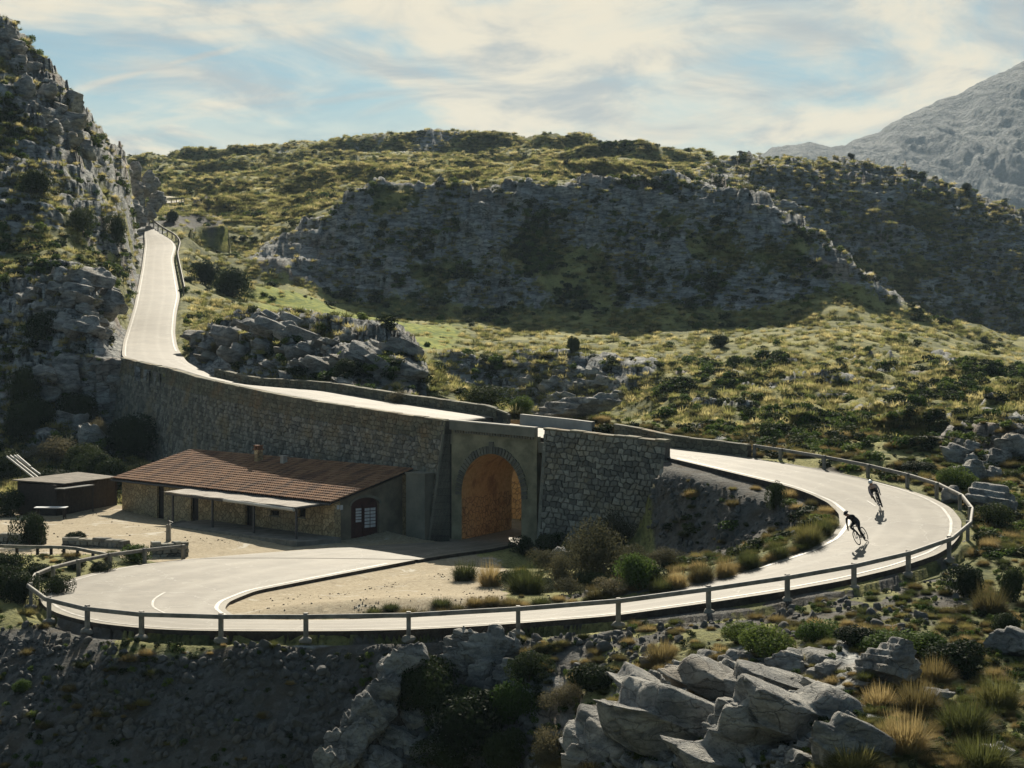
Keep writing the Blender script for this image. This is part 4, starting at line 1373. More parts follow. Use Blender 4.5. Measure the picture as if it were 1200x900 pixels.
# ---- parapets on the far side of the upper road
def far_parapet(line, h, w, label, name, mat_core, seed, stones=True, cop=True):
    fc = Face([Vector(p) + Vector((0, 0, h)) for p in line], 0.0)
    root = empty(name, tuple(line[len(line) // 2]), 0, label, 'parapet')
    s0 = snapshot()
    o = backing(fc, 0.0, h + 0.35, w, 24, dep=-0.02).build('parapet_body', mat_core)
    if stones:
        o = link('parapet_stone', stones_mesh(fc, rubble_field(0, fc.len, 0, h + 0.2, 0.4, 0.26, seed), 0.05, seed), None, STONE_OLIVE); o['kind'] = 'stuff'
    if cop: coping(fc, 0, fc.len, 0.9, w, 0.09, None, STONE_OLIVE, seed)
    reparent_new(s0, root)
EBo = EB.copy()
T_ = np.gradient(EB, axis=0); nn_ = np.stack([-T_[:, 1], T_[:, 0], T_[:, 2] * 0], 1); nn_ /= np.linalg.norm(nn_, axis=1)[:, None]
side = np.sign(((EB - EA) * nn_).sum(1))[:, None]
EBo = EB + nn_ * side * 0.18
PXB = 600 + F * EBo[:, 0] / EBo[:, 1]
def seg_px(x0, x1):
    m = [i for i in range(len(EB)) if sec_id[i] in (1, 2) and x0 <= PXB[i] <= x1]
    return [Vector(EBo[i]) for i in m[::4] + [m[-1]]]
far_parapet(seg_px(250, 596), 0.52, 0.40, "low rubble parapet along the far side of the upper road, left of the arch", 'stone_parapet', MORTAR, 31)
far_parapet(seg_px(603, 703), 0.62, 0.42, "smooth pale concrete parapet on the far side of the road above the arch", 'concrete_parapet', CONCRETE_PALE, 32, False, False)
far_parapet(seg_px(712, 878), 0.60, 0.40, "low rubble parapet on the far side of the road, right of the pale concrete one", 'stone_parapet', MORTAR, 33)

# ------------------------------------------------------------------ guard rails
WOOD = simple('weathered_wood', (0.13, 0.118, 0.10), (0.30, 0.275, 0.23), 2.2, 0.7, 0.4, 0.01, spec=0.4, world=True)
FOOT = simple('footing', (0.20, 0.185, 0.155), (0.31, 0.285, 0.235), 3.0, 0.9, 0.8, 0.05, world=True)
def proj(p): return (600 + F * p[0] / p[1], HY + F * (HC - p[2]) / p[1])
def edge_at(px, py, E, i0=0, i1=None, off=0.0):
    i1 = i1 or len(E)
    best = min(range(i0, i1), key=lambda i: (proj(E[i])[0] - px) ** 2 + (proj(E[i])[1] - py) ** 2)
    return best
nB = nn_ * side
def lump(c, r, seed, name, parent, mat):
    bm = bmesh.new(); bmesh.ops.create_icosphere(bm, subdivisions=2, radius=1.0)
    rr_ = random.Random(seed); pl = [(Vector((rr_.gauss(0, 1), rr_.gauss(0, 1), rr_.gauss(0, 1))).normalized(), rr_.uniform(.6, .9)) for _ in range(8)]
    for v in bm.verts:
        for n_, d_ in pl:
            q = v.co.dot(n_)
            if q > d_: v.co -= n_ * (q - d_)
        v.co = Vector((v.co.x * r[0], v.co.y * r[1], v.co.z * r[2])) + Vector(c)
    me = bpy.data.meshes.new(name); bm.to_mesh(me); bm.free()
    o = link(name, me, None, mat); keep_world(o, parent); return o
def guardrail(idx, E, Nn, off, label, name='wooden_guardrail', top=0.70, deep=0.35, foot=True, pr=0.155, rh=0.165, rw=0.13):
    root = empty(name, tuple(E[idx[0]]), 0, label, 'guardrail')
    pts = []
    for k, i in enumerate(idx):
        p = Vector(E[i]) + Vector(Nn[i]) * off
        pts.append(p)
        tn = Vector(E[min(i + 3, len(E) - 1)] - E[max(i - 3, 0)]); a = math.atan2(tn.y, tn.x)
        M = Matrix.Rotation(a, 3, 'Z')
        mb = MB()
        jit = random.uniform(-0.02, 0.02)
        mb.box((p.x, p.y, p.z + (top + 0.03 - deep) / 2 + jit), (pr, pr, top + 0.03 + deep), M)
        o = mb.build('post', WOOD); keep_world(o, root)
        if foot:
            lump((p.x, p.y, p.z - deep + 0.05), (0.29, 0.25, 0.17), k, 'post_footing', root, FOOT)
    for k in range(len(pts) - 1):
        i, j = idx[k], idx[k + 1]
        # the rail follows the curve in straight timbers joined at the posts
        a = pts[k] + Vector((0, 0, top - rh / 2)) - Vector(Nn[i]) * (pr / 2 + rw / 2 - 0.02) * -1
        b = pts[k + 1] + Vector((0, 0, top - rh / 2)) - Vector(Nn[j]) * (pr / 2 + rw / 2 - 0.02) * -1
        d = (b - a).normalized()
        mb = MB()
        sd = d.cross(Vector((0, 0, 1))).normalized(); up = sd.cross(d)
        prof_ = [(-.5, -.5), (.5, -.5), (.5, .28), (.28, .5), (-.28, .5), (-.5, .28)]
        vs = [q + sd * (u * rw) + up * (v * rh) for q in (a - d * 0.03, b + d * 0.03) for u, v in prof_]
        fs = [tuple(range(6)), tuple(range(11, 5, -1))] + [(m, m + 6, (m + 1) % 6 + 6, (m + 1) % 6) for m in range(6)]
        mb.add(vs, fs)
        o = mb.build('rail', WOOD); keep_world(o, root)
    return root
l0 = first(2)
plist = [(878, 536), (910, 541), (961, 550), (1010, 560), (1054, 571), (1091, 583), (1115, 596), (1127, 612), (1124, 629), (1103, 648), (1054, 665), (993, 680), (917, 693), (827, 707), (717, 722), (602, 731), (480, 738), (364, 740), (261, 740), (175, 737), (110, 730), (66, 719), (45, 703), (53, 689), (72, 681), (100, 673), (135, 665), (178, 659), (223, 655)]
idx = [edge_at(x, y, EB, l0, b8) for x, y in plist]
guardrail(idx, EB, nB, 0.38, "long weathered wooden guardrail around the outside of the whole hairpin loop")
# upper right of the climbing straight
iu = [i for i in range(first(1)) if EB[i][1] > 210]
sel_ = iu[::max(1, len(iu) // 22)]
guardrail(sel_, EB, nB, 0.45, "pale wooden guardrail on the valley side at the top of the climbing straight", top=0.85, deep=0.3, foot=False, rh=0.28)
# the next piece of road, glimpsed past the bluff
gx = [(183, 234.0), (190, 232.5), (198, 231.5), (207, 231.5), (216, 232.5)]
zr_ = [ground(x, 383) for x, _ in gx]
far_a = []; far_b = []
for (x, y) in gx:
    far_a.append(PD(x, 238.5 - (x - 183) * 0.05, 376)); far_b.append(PD(x, 229.0 + (x - 183) * 0.06, 392))
V = [tuple(p) for p in far_a] + [tuple(p) for p in far_b] + [(p.x, p.y, p.z - 4) for p in far_a]
n5 = 5
fs = [(i, i + 1, n5 + i + 1, n5 + i) for i in range(4)] + [(i, 2 * n5 + i, 2 * n5 + i + 1, i + 1) for i in range(4)]
o = link('upper_road', mesh_np('upper_road', np.array(V), fs), None, ROAD); o['kind'] = 'structure'
E_ = resample([p for p in far_a], 12); N_ = np.tile(np.array([0, -1, 0]), (12, 1))
guardrail([0, 2, 4, 6, 8, 10, 11], E_, N_, 0.2, "short white guardrail on the far piece of road past the bluff", name='guardrail', top=0.9, deep=0.1, foot=False, rh=0.3)
# ------------------------------------------------------------------ the low house
HL = PZ(143, 597, 1.0); HR = PZ(392, 632, 0.9)
hd = Vector((HR.x - HL.x, HR.y - HL.y, 0)); HLEN = hd.length; hd.normalize()
hrz = math.atan2(hd.y, hd.x)
hn = Vector((-hd.y, hd.x, 0))
ho = Vector((HL.x, HL.y, 0.95))
house = empty('stone_house', ho, hrz, "long low ochre stone house with a brown tiled roof below the wall", 'house')
def hx(px, yoff=0.0): return loc_x(px, yoff, ho, hd, hn)
def hz(px, py, yoff=0.0):
    x = hx(px, yoff); p = ho + hd * x + hn * yoff
    return HC - (py - HY) * p.y / F - ho.z
HW = 5.6; EAVE = 2.12; RIDGE = 3.55
def house_mat(nt, b, out):
    p = obj_coord(nt)
    vor = N(nt, 'ShaderNodeTexVoronoi', feature='DISTANCE_TO_EDGE'); vor.inputs['Scale'].default_value = 3.6
    vc = N(nt, 'ShaderNodeTexVoronoi', feature='F1'); vc.inputs['Scale'].default_value = 3.6
    L(nt, p, vor.inputs['Vector']); L(nt, p, vc.inputs['Vector'])
    n1 = noise_tex(nt, p, 0.5, 4, 0.6); n2 = noise_tex(nt, p, 8, 4, 0.6)
    s = nt.nodes.new('ShaderNodeSeparateColor'); L(nt, vc.outputs['Color'], s.inputs[0])
    c = mixc(nt, s.outputs[0], (0.36, 0.265, 0.14), (0.68, 0.53, 0.30))
    c = mixc(nt, maprange(nt, n1, 0.4, 0.65), c, (0.42, 0.34, 0.21))
    j = maprange(nt, vor.outputs['Distance'], 0.0, 0.09, 1.0, 0.0)
    c = mixc(nt, math_node(nt, 'MULTIPLY', j, 0.75), c, (0.13, 0.10, 0.06))
    L(nt, c, b.inputs['Base Color'])
    bump(nt, b, math_node(nt, 'SUBTRACT', math_node(nt, 'MULTIPLY', n2, 0.5), j), 0.8, 0.05)
HOUSE = material('house_stone', house_mat)
DARK = simple('dark_opening', (0.012, 0.012, 0.012), (0.025, 0.022, 0.02), 2)
DWOOD = simple('dark_wood', (0.022, 0.018, 0.015), (0.05, 0.038, 0.03), 5, 0.7)
MAROON = simple('maroon_paint', (0.05, 0.018, 0.016), (0.085, 0.03, 0.026), 4, 0.6)
GREYP = simple('grey_paint', (0.60, 0.61, 0.62), (0.74, 0.75, 0.76), 4, 0.6)
STEEL = simple('dark_steel', (0.05, 0.05, 0.05), (0.10, 0.095, 0.09), 8, 0.5)
# openings in the front wall: (px left, px right, py top, py bottom)
ops = []
def opening(px0, px1, py0, py1):
    x0, x1 = hx(px0), hx(px1)
    zt = hz((px0 + px1) / 2, py0); zb = max(hz((px0 + px1) / 2, py1), 0.0)
    return [x0, x1, zb, zt]
o_door0 = opening(184, 192, 565, 607); o_door1 = opening(223.5, 232.5, 580.5, 607); o_door2 = opening(287.5, 298.5, 592.5, 616)
o_win1 = opening(317, 327, 598, 604); o_win2 = opening(349.5, 358, 592, 606)
ops = sorted([o_door0, o_door1, o_door2, o_win1, o_win2])
for o_ in ops:
    if o_[2] < 0.35: o_[2] = -0.6
TH = 0.45
mb = MB()
def bxr(mb, x0, x1, y0, y1, z0, z1): mb.box(((x0 + x1) / 2, (y0 + y1) / 2, (z0 + z1) / 2), (x1 - x0, y1 - y0, z1 - z0))
xcur = 0.0
for (a, b_, zb, zt) in ops:
    bxr(mb, xcur, a, 0, TH, -0.6, EAVE)
    bxr(mb, a, b_, 0, TH, zt, EAVE)
    if zb > -0.5: bxr(mb, a, b_, 0, TH, -0.6, zb)
    xcur = b_
bxr(mb, xcur, HLEN, 0, TH, -0.6, EAVE)
mb.build('front_wall', HOUSE, house)
# back wall and left gable
mb = MB(); bxr(mb, 0.0, HLEN, HW - TH, HW, -0.6, RIDGE - 0.05); mb.build('back_wall', HOUSE, house)
mb = MB()
mb.prism([(TH + 0.003, -0.6), (HW - TH - 0.003, -0.6), (HW - TH - 0.003, RIDGE - 0.17), (TH + 0.003, EAVE + 0.05)], 0.004, TH, Matrix(((0, 1, 0), (1, 0, 0), (0, 0, 1))))
mb.build('gable_wall', HOUSE, house)
# right gable with the arched doorway; door centre from the picture
def gx(px):     # local y on the right gable plane under column px
    k = (px - 600) / F; o = ho + hd * HLEN
    return (k * o.y - o.x) / (hn.x - k * hn.y)
def gz(px, py):
    y = gx(px); p = ho + hd * HLEN + hn * y
    return HC - (py - HY) * p.y / F - ho.z
dy0, dy1 = gx(411.5), gx(444.5)
dtop = gz(428, 583); dspr = dtop - 0.42
dc = (dy0 + dy1) / 2; dr = (dy1 - dy0) / 2
def slope_z(y): return EAVE + (RIDGE - EAVE) * y / HW
GM = simple('gable_render', (0.13, 0.115, 0.085), (0.25, 0.22, 0.16), 0.9, 0.9, 0.5, 0.03)
mb = MB()
xg0, xg1 = HLEN - TH, HLEN
def gq(pts2, mb=mb):
    n = len(pts2)
    vs = [(xg1 - 0.002, y, z) for y, z in pts2] + [(xg0, y, z) for y, z in pts2]
    mb.add(vs, [tuple(range(n)), tuple(range(2 * n - 1, n - 1, -1))] + [(i, i + n, (i + 1) % n + n, (i + 1) % n) for i in range(n)])
gq([(TH + 0.002, -0.6), (dy0, -0.6), (dy0, dspr), (TH + 0.002, dspr)])
gq([(dy1, -0.6), (HW - TH - 0.002, -0.6), (HW - TH - 0.002, dspr), (dy1, dspr)])
ND = 12
apr = [(dc - dr * math.cos(math.pi * k / ND), dspr + 0.42 * math.sin(math.pi * k / ND)) for k in range(ND + 1)]
ylo, yhi = TH + 0.002, HW - TH - 0.002
for k in range(ND):
    ya = ylo + (yhi - ylo) * k / ND; yb = ylo + (yhi - ylo) * (k + 1) / ND
    gq([apr[k], apr[k + 1], (yb, slope_z(yb) - 0.1), (ya, slope_z(ya) - 0.1)])
gq([(ylo, dspr), (dy0, dspr), (ylo, slope_z(ylo) - 0.1)])
gq([(dy1, dspr), (yhi, dspr), (yhi, slope_z(yhi) - 0.1)])
mb.build('gable_wall', GM, house)
# door surround
mb = MB()
ring = [(dc - (dr + 0.16) * math.cos(math.pi * k / ND), dspr + 0.56 * math.sin(math.pi * k / ND)) for k in range(ND + 1)]
for k in range(ND):
    q4 = [apr[k], apr[k + 1], ring[k + 1], ring[k]]
    vs = [(HLEN + 0.04, y, z) for y, z in q4] + [(HLEN - 0.05, y, z) for y, z in q4]
    mb.add(vs, [(0, 1, 2, 3), (7, 6, 5, 4), (0, 4, 5, 1), (1, 5, 6, 2), (2, 6, 7, 3), (3, 7, 4, 0)])
mb.build('door_arch', CONCRETE, house)
# recessed maroon double door
mb = MB()
poly = [(dy0, -0.5), (dy1, -0.5)] + [p for p in apr[::-1]]
vs = [(HLEN - 0.20, y, z) for y, z in poly] + [(HLEN - 0.26, y, z) for y, z in poly]; n = len(poly)
mb.add(vs, [tuple(range(n)), tuple(range(2 * n - 1, n - 1, -1))] + [(i, i + n, (i + 1) % n + n, (i + 1) % n) for i in range(n)])
door = mb.build('door', MAROON, house)
for (pxa, pxb, pya, pyb) in ((418.5, 426, 595.5, 612.5), (429, 442.5, 595, 618.5)):
    ya, yb = gx(pxa), gx(pxb); za = gz((pxa + pxb) / 2, pyb); zb = gz((pxa + pxb) / 2, pya)
    mb = MB(); mb.box((HLEN - 0.185, (ya + yb) / 2, (za + zb) / 2), (0.02, yb - ya, zb - za))
    mb.build('window_pane', GREYP, door)
    nb = 5 if pxb - pxa < 9 else 6
    mb = MB()
    for k in range(nb + 1):
        z = za + (zb - za) * k / nb
        mb.box((HLEN - 0.165, (ya + yb) / 2, z), (0.03, yb - ya + 0.04, 0.035))
    for k in range(3 if nb > 5 else 2):
        y = ya + (yb - ya) * k / (2 if nb > 5 else 1)
        mb.box((HLEN - 0.1655, y, (za + zb) / 2), (0.026, 0.03, zb - za))
    mb.build('window_grille', MAROON, door)
mb = MB(); mb.box((HLEN - 0.19, gx(427.6), 0.75), (0.05, 0.05, 2.0)); mb.build('door_jamb', MAROON, door)
# two small notices by the corner
for (pa, pb, ya_, yb_) in ((394.5, 397.5, 592, 597), (398.5, 401.5, 592, 597.5)):
    ya, yb = gx(pa), gx(pb); z0, z1 = gz(pa, yb_), gz(pa, ya_)
    mb = MB(); mb.box((HLEN + 0.02, (ya + yb) / 2, (z0 + z1) / 2), (0.03, yb - ya, z1 - z0)); mb.build('wall_plaque', GREYP, house)
# doors and windows of the front
for (a, b_, zb, zt), nm in ((o_door0, 'side_door'), (o_door1, 'door'), (o_door2, 'door'), (o_win1, 'window'), (o_win2, 'window')):
    mb = MB(); bxr(mb, a, b_, 0.20, 0.26, max(zb, -0.5), zt)
    p_ = mb.build(nm, DWOOD if 'door' in nm else DARK, house)
    mb = MB()
    w = b_ - a
    bxr(mb, a, a + 0.06, 0.14, 0.198, max(zb, -0.5), zt); bxr(mb, b_ - 0.06, b_, 0.14, 0.198, max(zb, -0.5), zt); bxr(mb, a + 0.062, b_ - 0.062, 0.14, 0.198, zt - 0.07, zt)
    if nm == 'window': bxr(mb, (a + b_) / 2 - 0.02, (a + b_) / 2 + 0.02, 0.15, 0.196, zb, zt - 0.072)
    mb.build('frame', DWOOD, p_)
    if nm == 'window':
        mb = MB(); bxr(mb, a - 0.06, b_ + 0.06, -0.07, 0.13, zb - 0.07, zb - 0.003); mb.build('sill', CONCRETE, p_)
# roof
def tile_mat(nt, b, out):
    p = obj_coord(nt)
    at = N(nt, 'ShaderNodeAttribute', attribute_name='tone')
    mpn = nt.nodes.new('ShaderNodeMapping'); mpn.inputs['Scale'].default_value = (1.6, 0.25, 1)
    L(nt, p, mpn.inputs[0])
    n1 = noise_tex(nt, mpn.outputs[0], 0.9, 5, 0.65)
    n2 = noise_tex(nt, p, 6, 4, 0.6)
    c = mixc(nt, at.outputs['Fac'], (0.26, 0.125, 0.065), (0.47, 0.26, 0.14))
    c = mixc(nt, math_node(nt, 'MULTIPLY', maprange(nt, n1, 0.46, 0.62), 0.75), c, (0.11, 0.062, 0.045))
    c = mixc(nt, math_node(nt, 'MULTIPLY', maprange(nt, n2, 0.55, 0.75), 0.5), c, (0.32, 0.26, 0.16))
    L(nt, c, b.inputs['Base Color']); bump(nt, b, n2, 0.4, 0.02)
TILE = material('clay_tile', tile_mat)
RX0, RX1 = -0.45, HLEN + 0.28
YE, YR = -0.50, HW + 0.15
sl_dir = (RIDGE - EAVE) / HW
mb = MB()
vs = []
for x in (RX0, RX1):
    for (y, dz) in ((YE, 0.02), (YR, 0.02), (YR, 0.10), (YE, 0.10)):
        vs.append((x, y, slope_z(y) + dz))
mb.add(vs, [(0, 1, 2, 3), (7, 6, 5, 4), (0, 4, 5, 1), (1, 5, 6, 2), (2, 6, 7, 3), (3, 7, 4, 0)])
roof = mb.build('roof', DWOOD, house)
V = []; Fs = []; tone = []
rt = random.Random(12)
ncol = int((RX1 - RX0) / 0.195); nrow = 17
cw = (RX1 - RX0) / ncol; rl = (YR - YE) / nrow
for i in range(ncol):
    cx_ = RX0 + (i + 0.5) * cw
    ct = rt.uniform(0, 0.35)
    for j in range(nrow):
        ya = YE - 0.05 + j * rl; yb = ya + rl * 1.12
        tn = ct + rt.random() * 0.65
        if rt.random() < 0.03: jx2 = rt.uniform(-.03, .03)
        else: jx2 = 0.0
        o_ = len(V); jx = rt.uniform(-0.014, 0.014) + jx2; lift = rt.uniform(0, 0.012)
        for (y, up, rad_) in ((ya, 0.035 + lift, 0.54), (yb, 0.0, 0.46)):
            for k in range(5):
                a = math.pi * k / 4
                V.append((cx_ + jx - math.cos(a) * cw * rad_, y, slope_z(y) + 0.105 + up + math.sin(a) * 0.085)); tone.append(tn)
        for k in range(4): Fs.append((o_ + k, o_ + k + 1, o_ + 5 + k + 1, o_ + 5 + k))
me = mesh_np('roof_tile', np.array(V), Fs)
at = me.attributes.new('tone', 'FLOAT', 'POINT'); at.data.foreach_set('value', tone)
o = link('roof_tile', me, roof, TILE); o['kind'] = 'stuff'
mb = MB()
mb.tube([(RX0, YE - 0.06, slope_z(YE) + 0.0), (RX1, YE - 0.06, slope_z(YE) + 0.0)], 0.055, 8); mb.build('gutter', STEEL, roof)
# chimneys
def chimney(px, py_top, py_bot, w, mat, cap):
    yoff = HW - 0.9
    x = hx(px, yoff); z0 = slope_z(yoff) - 0.1; z1 = hz(px, py_top, yoff)
    mb = MB(); mb.box((x, yoff, (z0 + z1) / 2), (w, w, z1 - z0), taper=0.92)
    c = mb.build('chimney', mat, roof)
    mb = MB()
    mb.box((x, yoff, z1 + 0.035), (w * 1.25, w * 1.25, 0.07))
    if cap:
        for sx in (-1, 1): mb.box((x + sx * w * 0.35, yoff, z1 + 0.15), (w * 0.25, w * 0.9, 0.16))
        mb.box((x, yoff, z1 + 0.265), (w * 1.1, w * 1.1, 0.07))
    mb.build('chimney_cap', TILE if cap else CONCRETE_PALE, c)
chimney(303, 527, 538, 0.42, HOUSE, True)
chimney(332.5, 535, 543, 0.34, CONCRETE_PALE, False)
# awning: reed covered canopy on dark posts
YC = -2.35
ca = hx(192, YC); cb = hx(346, YC)
zf = hz(260, 581, YC) ; zb_ = EAVE - 0.16
zf = min(zf, zb_ - 0.1)
aw = empty('porch_canopy', ho + hd * ca + hn * YC, hrz, "reed-covered porch canopy on thin dark posts along the house front", 'canopy')
awo = aw.location
def reed_mat(nt, b, out):
    p = obj_coord(nt)
    mpn = nt.nodes.new('ShaderNodeMapping'); mpn.inputs['Scale'].default_value = (6, 0.6, 1); L(nt, p, mpn.inputs[0])
    n1 = noise_tex(nt, mpn.outputs[0], 2.0, 4, 0.6); n2 = noise_tex(nt, p, 1.2, 4, 0.6)
    c = mixc(nt, maprange(nt, n1, 0.35, 0.65), (0.22, 0.19, 0.16), (0.52, 0.47, 0.41))
    c = mixc(nt, math_node(nt, 'MULTIPLY', maprange(nt, n2, 0.5, 0.7), 0.5), c, (0.15, 0.12, 0.10))
    L(nt, c, b.inputs['Base Color']); bump(nt, b, n1, 0.6, 0.03)
REED = material('reed_mat', reed_mat)
wlen = cb - ca
def cz(y): return zf + (zb_ - zf) * (y - 0) / (-YC - 0.06)
mb = MB()
vs = []
nseg = 24
r2 = random.Random(5)
for k in range(nseg + 1):
    x = wlen * k / nseg
    sg = 0.02 * math.sin(k * 1.3)
    for (y, dz) in ((0.0 + r2.uniform(-.04, .04), 0), (-YC - 0.08, 0), (-YC - 0.08, 0.07), (0.0, 0.07)):
        vs.append((x, y, cz(y) + dz + sg))
fs = [(0, 1, 2, 3), (4 * nseg + 3, 4 * nseg + 2, 4 * nseg + 1, 4 * nseg)]
for k in range(nseg):
    a = 4 * k; b_ = a + 4
    for q in range(4): fs.append((a + q, b_ + q, b_ + (q + 1) % 4, a + (q + 1) % 4))
mb.add(vs, fs); mb.build('reed_roof', REED, aw)
mb = MB(); mb.beam((0.05, 0.12, cz(0.12) - 0.07), (wlen - 0.05, 0.12, cz(0.12) - 0.07), 0.08, 0.12); mb.build('front_beam', STEEL, aw)
for k in range(9):
    x = 0.1 + (wlen - 0.2) * k / 8
    mb = MB(); mb.beam((x, 0.165, cz(0.165) - 0.055), (x, -YC - 0.15, cz(-YC - 0.15) - 0.055), 0.05, 0.08); mb.build('rafter', STEEL, aw)
for px in (202.5, 249, 297.5, 349):
    x = min(max(hx(px, YC + 0.12) - ca, 0.08), wlen - 0.06)
    mb = MB(); mb.box((x, 0.12, (cz(0.12) - 0.13 - 0.2) / 2), (0.11, 0.11, cz(0.12) - 0.13 + 0.2)); mb.build('post', STEEL, aw)
# rolled white awning slung under the right half
xa = hx(263, YC - 0.02) - ca; xb = wlen - 0.05
zra = hz(263, 586, YC) ; zrb = hz(345, 597.5, YC)
mb = MB(); mb.tube([(xa, -0.06, zra), (xb, -0.06, zrb)], 0.09, 10)
o = mb.build('rolled_awning', simple('cream_canvas', (0.50, 0.47, 0.40), (0.62, 0.59, 0.52), 3, 0.8), None)
o.location = awo; o.rotation_euler = (0, 0, hrz)
tag(o, "rolled cream canvas awning slung under the front edge of the porch canopy", 'awning')
# terrace slab with a kerb of pale stones
PAV = simple('terrace_slab', (0.16, 0.15, 0.13), (0.27, 0.255, 0.22), 1.2, 0.9, 0.4, 0.02)
tx0 = hx(186, -3.4); tx1 = HLEN + 0.6
ter = empty('terrace', ho + hd * tx0, hrz, "paved terrace with a pale stone kerb in front of the house", 'terrace')
mb = MB(); poly = [(0.0, -1.4), (0.25, -2.3), (0.9, -3.1), (1.8, -3.4)] + [(tx1 - tx0, -3.15), (tx1 - tx0, -0.003), (0.0, -0.003)]
vs = [(x, y, -0.5) for x, y in poly] + [(x, y, 0.10) for x, y in poly]; n = len(poly)
mb.add(vs, [tuple(range(n))[::-1], tuple(range(n, 2 * n))] + [(i, (i + 1) % n, (i + 1) % n + n, i + n) for i in range(n)])
mb.build('paving', PAV, ter)
kp = [Vector((x, y, 0)) for x, y in poly[:5]]
kl = resample(kp, 60)
for i in range(59):
    a = Vector(kl[i]); b_ = Vector(kl[i + 1]); d = (b_ - a).normalized(); nn2 = Vector((d.y, -d.x, 0)) * 0.09
    mb = MB(); r_ = random.uniform(0.0, 0.03)
    a2 = a + d * 0.015; b2 = b_ - d * 0.015
    mb.beam(a2 + nn2 + Vector((0, 0, -0.12 + r_)), b2 + nn2 + Vector((0, 0, -0.12 + r_)), 0.17, 0.52)
    mb.build('kerb_stone', FOOT, ter)
# concrete block against the wall right of the gable
cbk = PZ(492, 628, 0.9)
dxy = hd
mb = MB(); pb = PD(478, 563, 110.3)
blk_ = empty('concrete_block', (PD(477, 600, 110.6).x, 110.6, 0.5), R(-35), "plain grey concrete block built against the wall beside the house gable", 'concrete block')
hb = HC - (556 - HY) * 110.0 / F - 0.5
mb.box((0.7, 0.55, hb / 2), (1.4, 1.3, hb)); mb.build('block_body', CONCRETE, blk_)
mb = MB(); mb.box((0.7, 0.55, hb + 0.04), (1.5, 1.4, 0.08)); mb.build('cover_slab', CONCRETE, blk_)

# ------------------------------------------------------------------ yard things
# dark timber shed left of the house
SD = PZ(62, 603, 1.0)
shx = hd
sp0 = PD(66, 604, 120.5); sp1 = PD(138, 599, 126.5)
sd = Vector((sp1.x - sp0.x, sp1.y - sp0.y, 0)); SLN = sd.length; sd.normalize()
shed = empty('timber_shed', (sp0.x, sp0.y, 0.9), math.atan2(sd.y, sd.x), "dark timber lean-to shed with a pale flat roof left of the house", 'shed')
for k in range(int(SLN / 0.30)):
    x = 0.15 + k * 0.30
    mb = MB(); mb.box((x, 0, 0.95 + random.uniform(-.02, .02)), (0.27, 0.05, 1.98)); mb.build('wall_board', DWOOD, shed)
mb = MB(); bxr(mb, 0, SLN, 3.0, 3.1, 0, 2.17); bxr(mb, 0.0, 0.08, 0.05, 2.99, 0, 2.0); bxr(mb, SLN - 0.08, SLN, 0.05, 2.99, 0, 2.0); mb.build('shed_wall', DWOOD, shed)
mb = MB(); mb.add([(0.4, -0.35, 2.02), (SLN - 0.4, -0.35, 2.02), (SLN - 0.1, 3.2, 2.2), (-0.4, 3.2, 2.2), (0.4, -0.35, 2.09), (SLN - 0.4, -0.35, 2.09), (SLN - 0.1, 3.2, 2.27), (-0.4, 3.2, 2.27)], [(3, 2, 1, 0), (4, 5, 6, 7), (0, 1, 5, 4), (1, 2, 6, 5), (2, 3, 7, 6), (3, 0, 4, 7)])
mb.build('shed_roof', simple('shed_roofing', (0.10, 0.085, 0.065), (0.22, 0.19, 0.15), 2.0), shed)
mb = MB(); mb.box((1.1, -0.62, 1.82), (3.2, 0.75, 0.06)); mb.build('side_canopy', simple('grey_sheet', (0.13, 0.13, 0.12), (0.22, 0.22, 0.2), 2), shed)
for x in (-0.4, 2.6):
    mb = MB(); mb.box((x, -0.93, 0.89), (0.08, 0.08, 1.79)); mb.build('canopy_post', DWOOD, shed)
# pale tabletop in front of it
tb = empty('table', PD(60, 603, 118.5), 0, "small pale-topped table in the shade before the timber shed", 'table')
tb.location.z = ground(60, 118.5)
mb = MB(); mb.box((0, 0, 0.74), (2.0, 0.8, 0.05)); mb.build('tabletop', GREYP, tb)
for sx in (-.85, .85):
    for sy in (-.3, .3):
        mb = MB(); mb.box((sx, sy, 0.355), (0.06, 0.06, 0.715)); mb.build('leg', DWOOD, tb)
# stack of long pale poles on the slope
pl = empty('pole_stack', PD(28, 545, 131), 0, "bundle of long pale poles leaning on the dark slope left of the shed", 'poles')
POLE = simple('pale_pole', (0.36, 0.35, 0.32), (0.52, 0.50, 0.46), 4, 0.6)
for k, (xa, ya, xb, yb) in enumerate(((8, 535, 42, 562), (12, 534, 45, 560), (17, 534, 47, 556), (20, 533.5, 36, 547))):
    a = PD(xa, ya, 130.0 - 0.3 * k); b_ = PD(xb, yb, 127.0 - 0.3 * k)
    mb = MB(); mb.tube([a, b_], 0.07, 6); o = mb.build('pole', POLE); keep_world(o, pl)
# low dry-stone walls of the yard
def dry_wall(pxpy, label, h=0.55, w=0.5, seed=1):
    pts = []
    for (x, y, z) in pxpy: pts.append(PZ(x, y, z))
    fc = Face([p + Vector((0, 0, h)) for p in pts], 0.05)
    root = empty('dry_stone_wall', pts[0], 0, label, 'stone wall')
    s0 = snapshot()
    backing(fc, 0, h + 0.2, w, 10, dep=-0.05).build('wall_core', MORTAR)
    o = link('wall_stone', stones_mesh(fc, rubble_field(0, fc.len, 0, h + 0.1, 0.38, 0.24, seed), 0.12, seed), None, STONE_GREY); o['kind'] = 'stuff'
    coping(fc, 0, fc.len, 0.45, w, 0.16, None, STONE_GREY, seed, 'cap_stone', jit=0.5)
    reparent_new(s0, root)
dry_wall([(73, 645, 1.0), (105, 646, 0.98), (145, 650, 0.96)], "low dark dry-stone wall at the yard's edge, under the small shrub", seed=51)
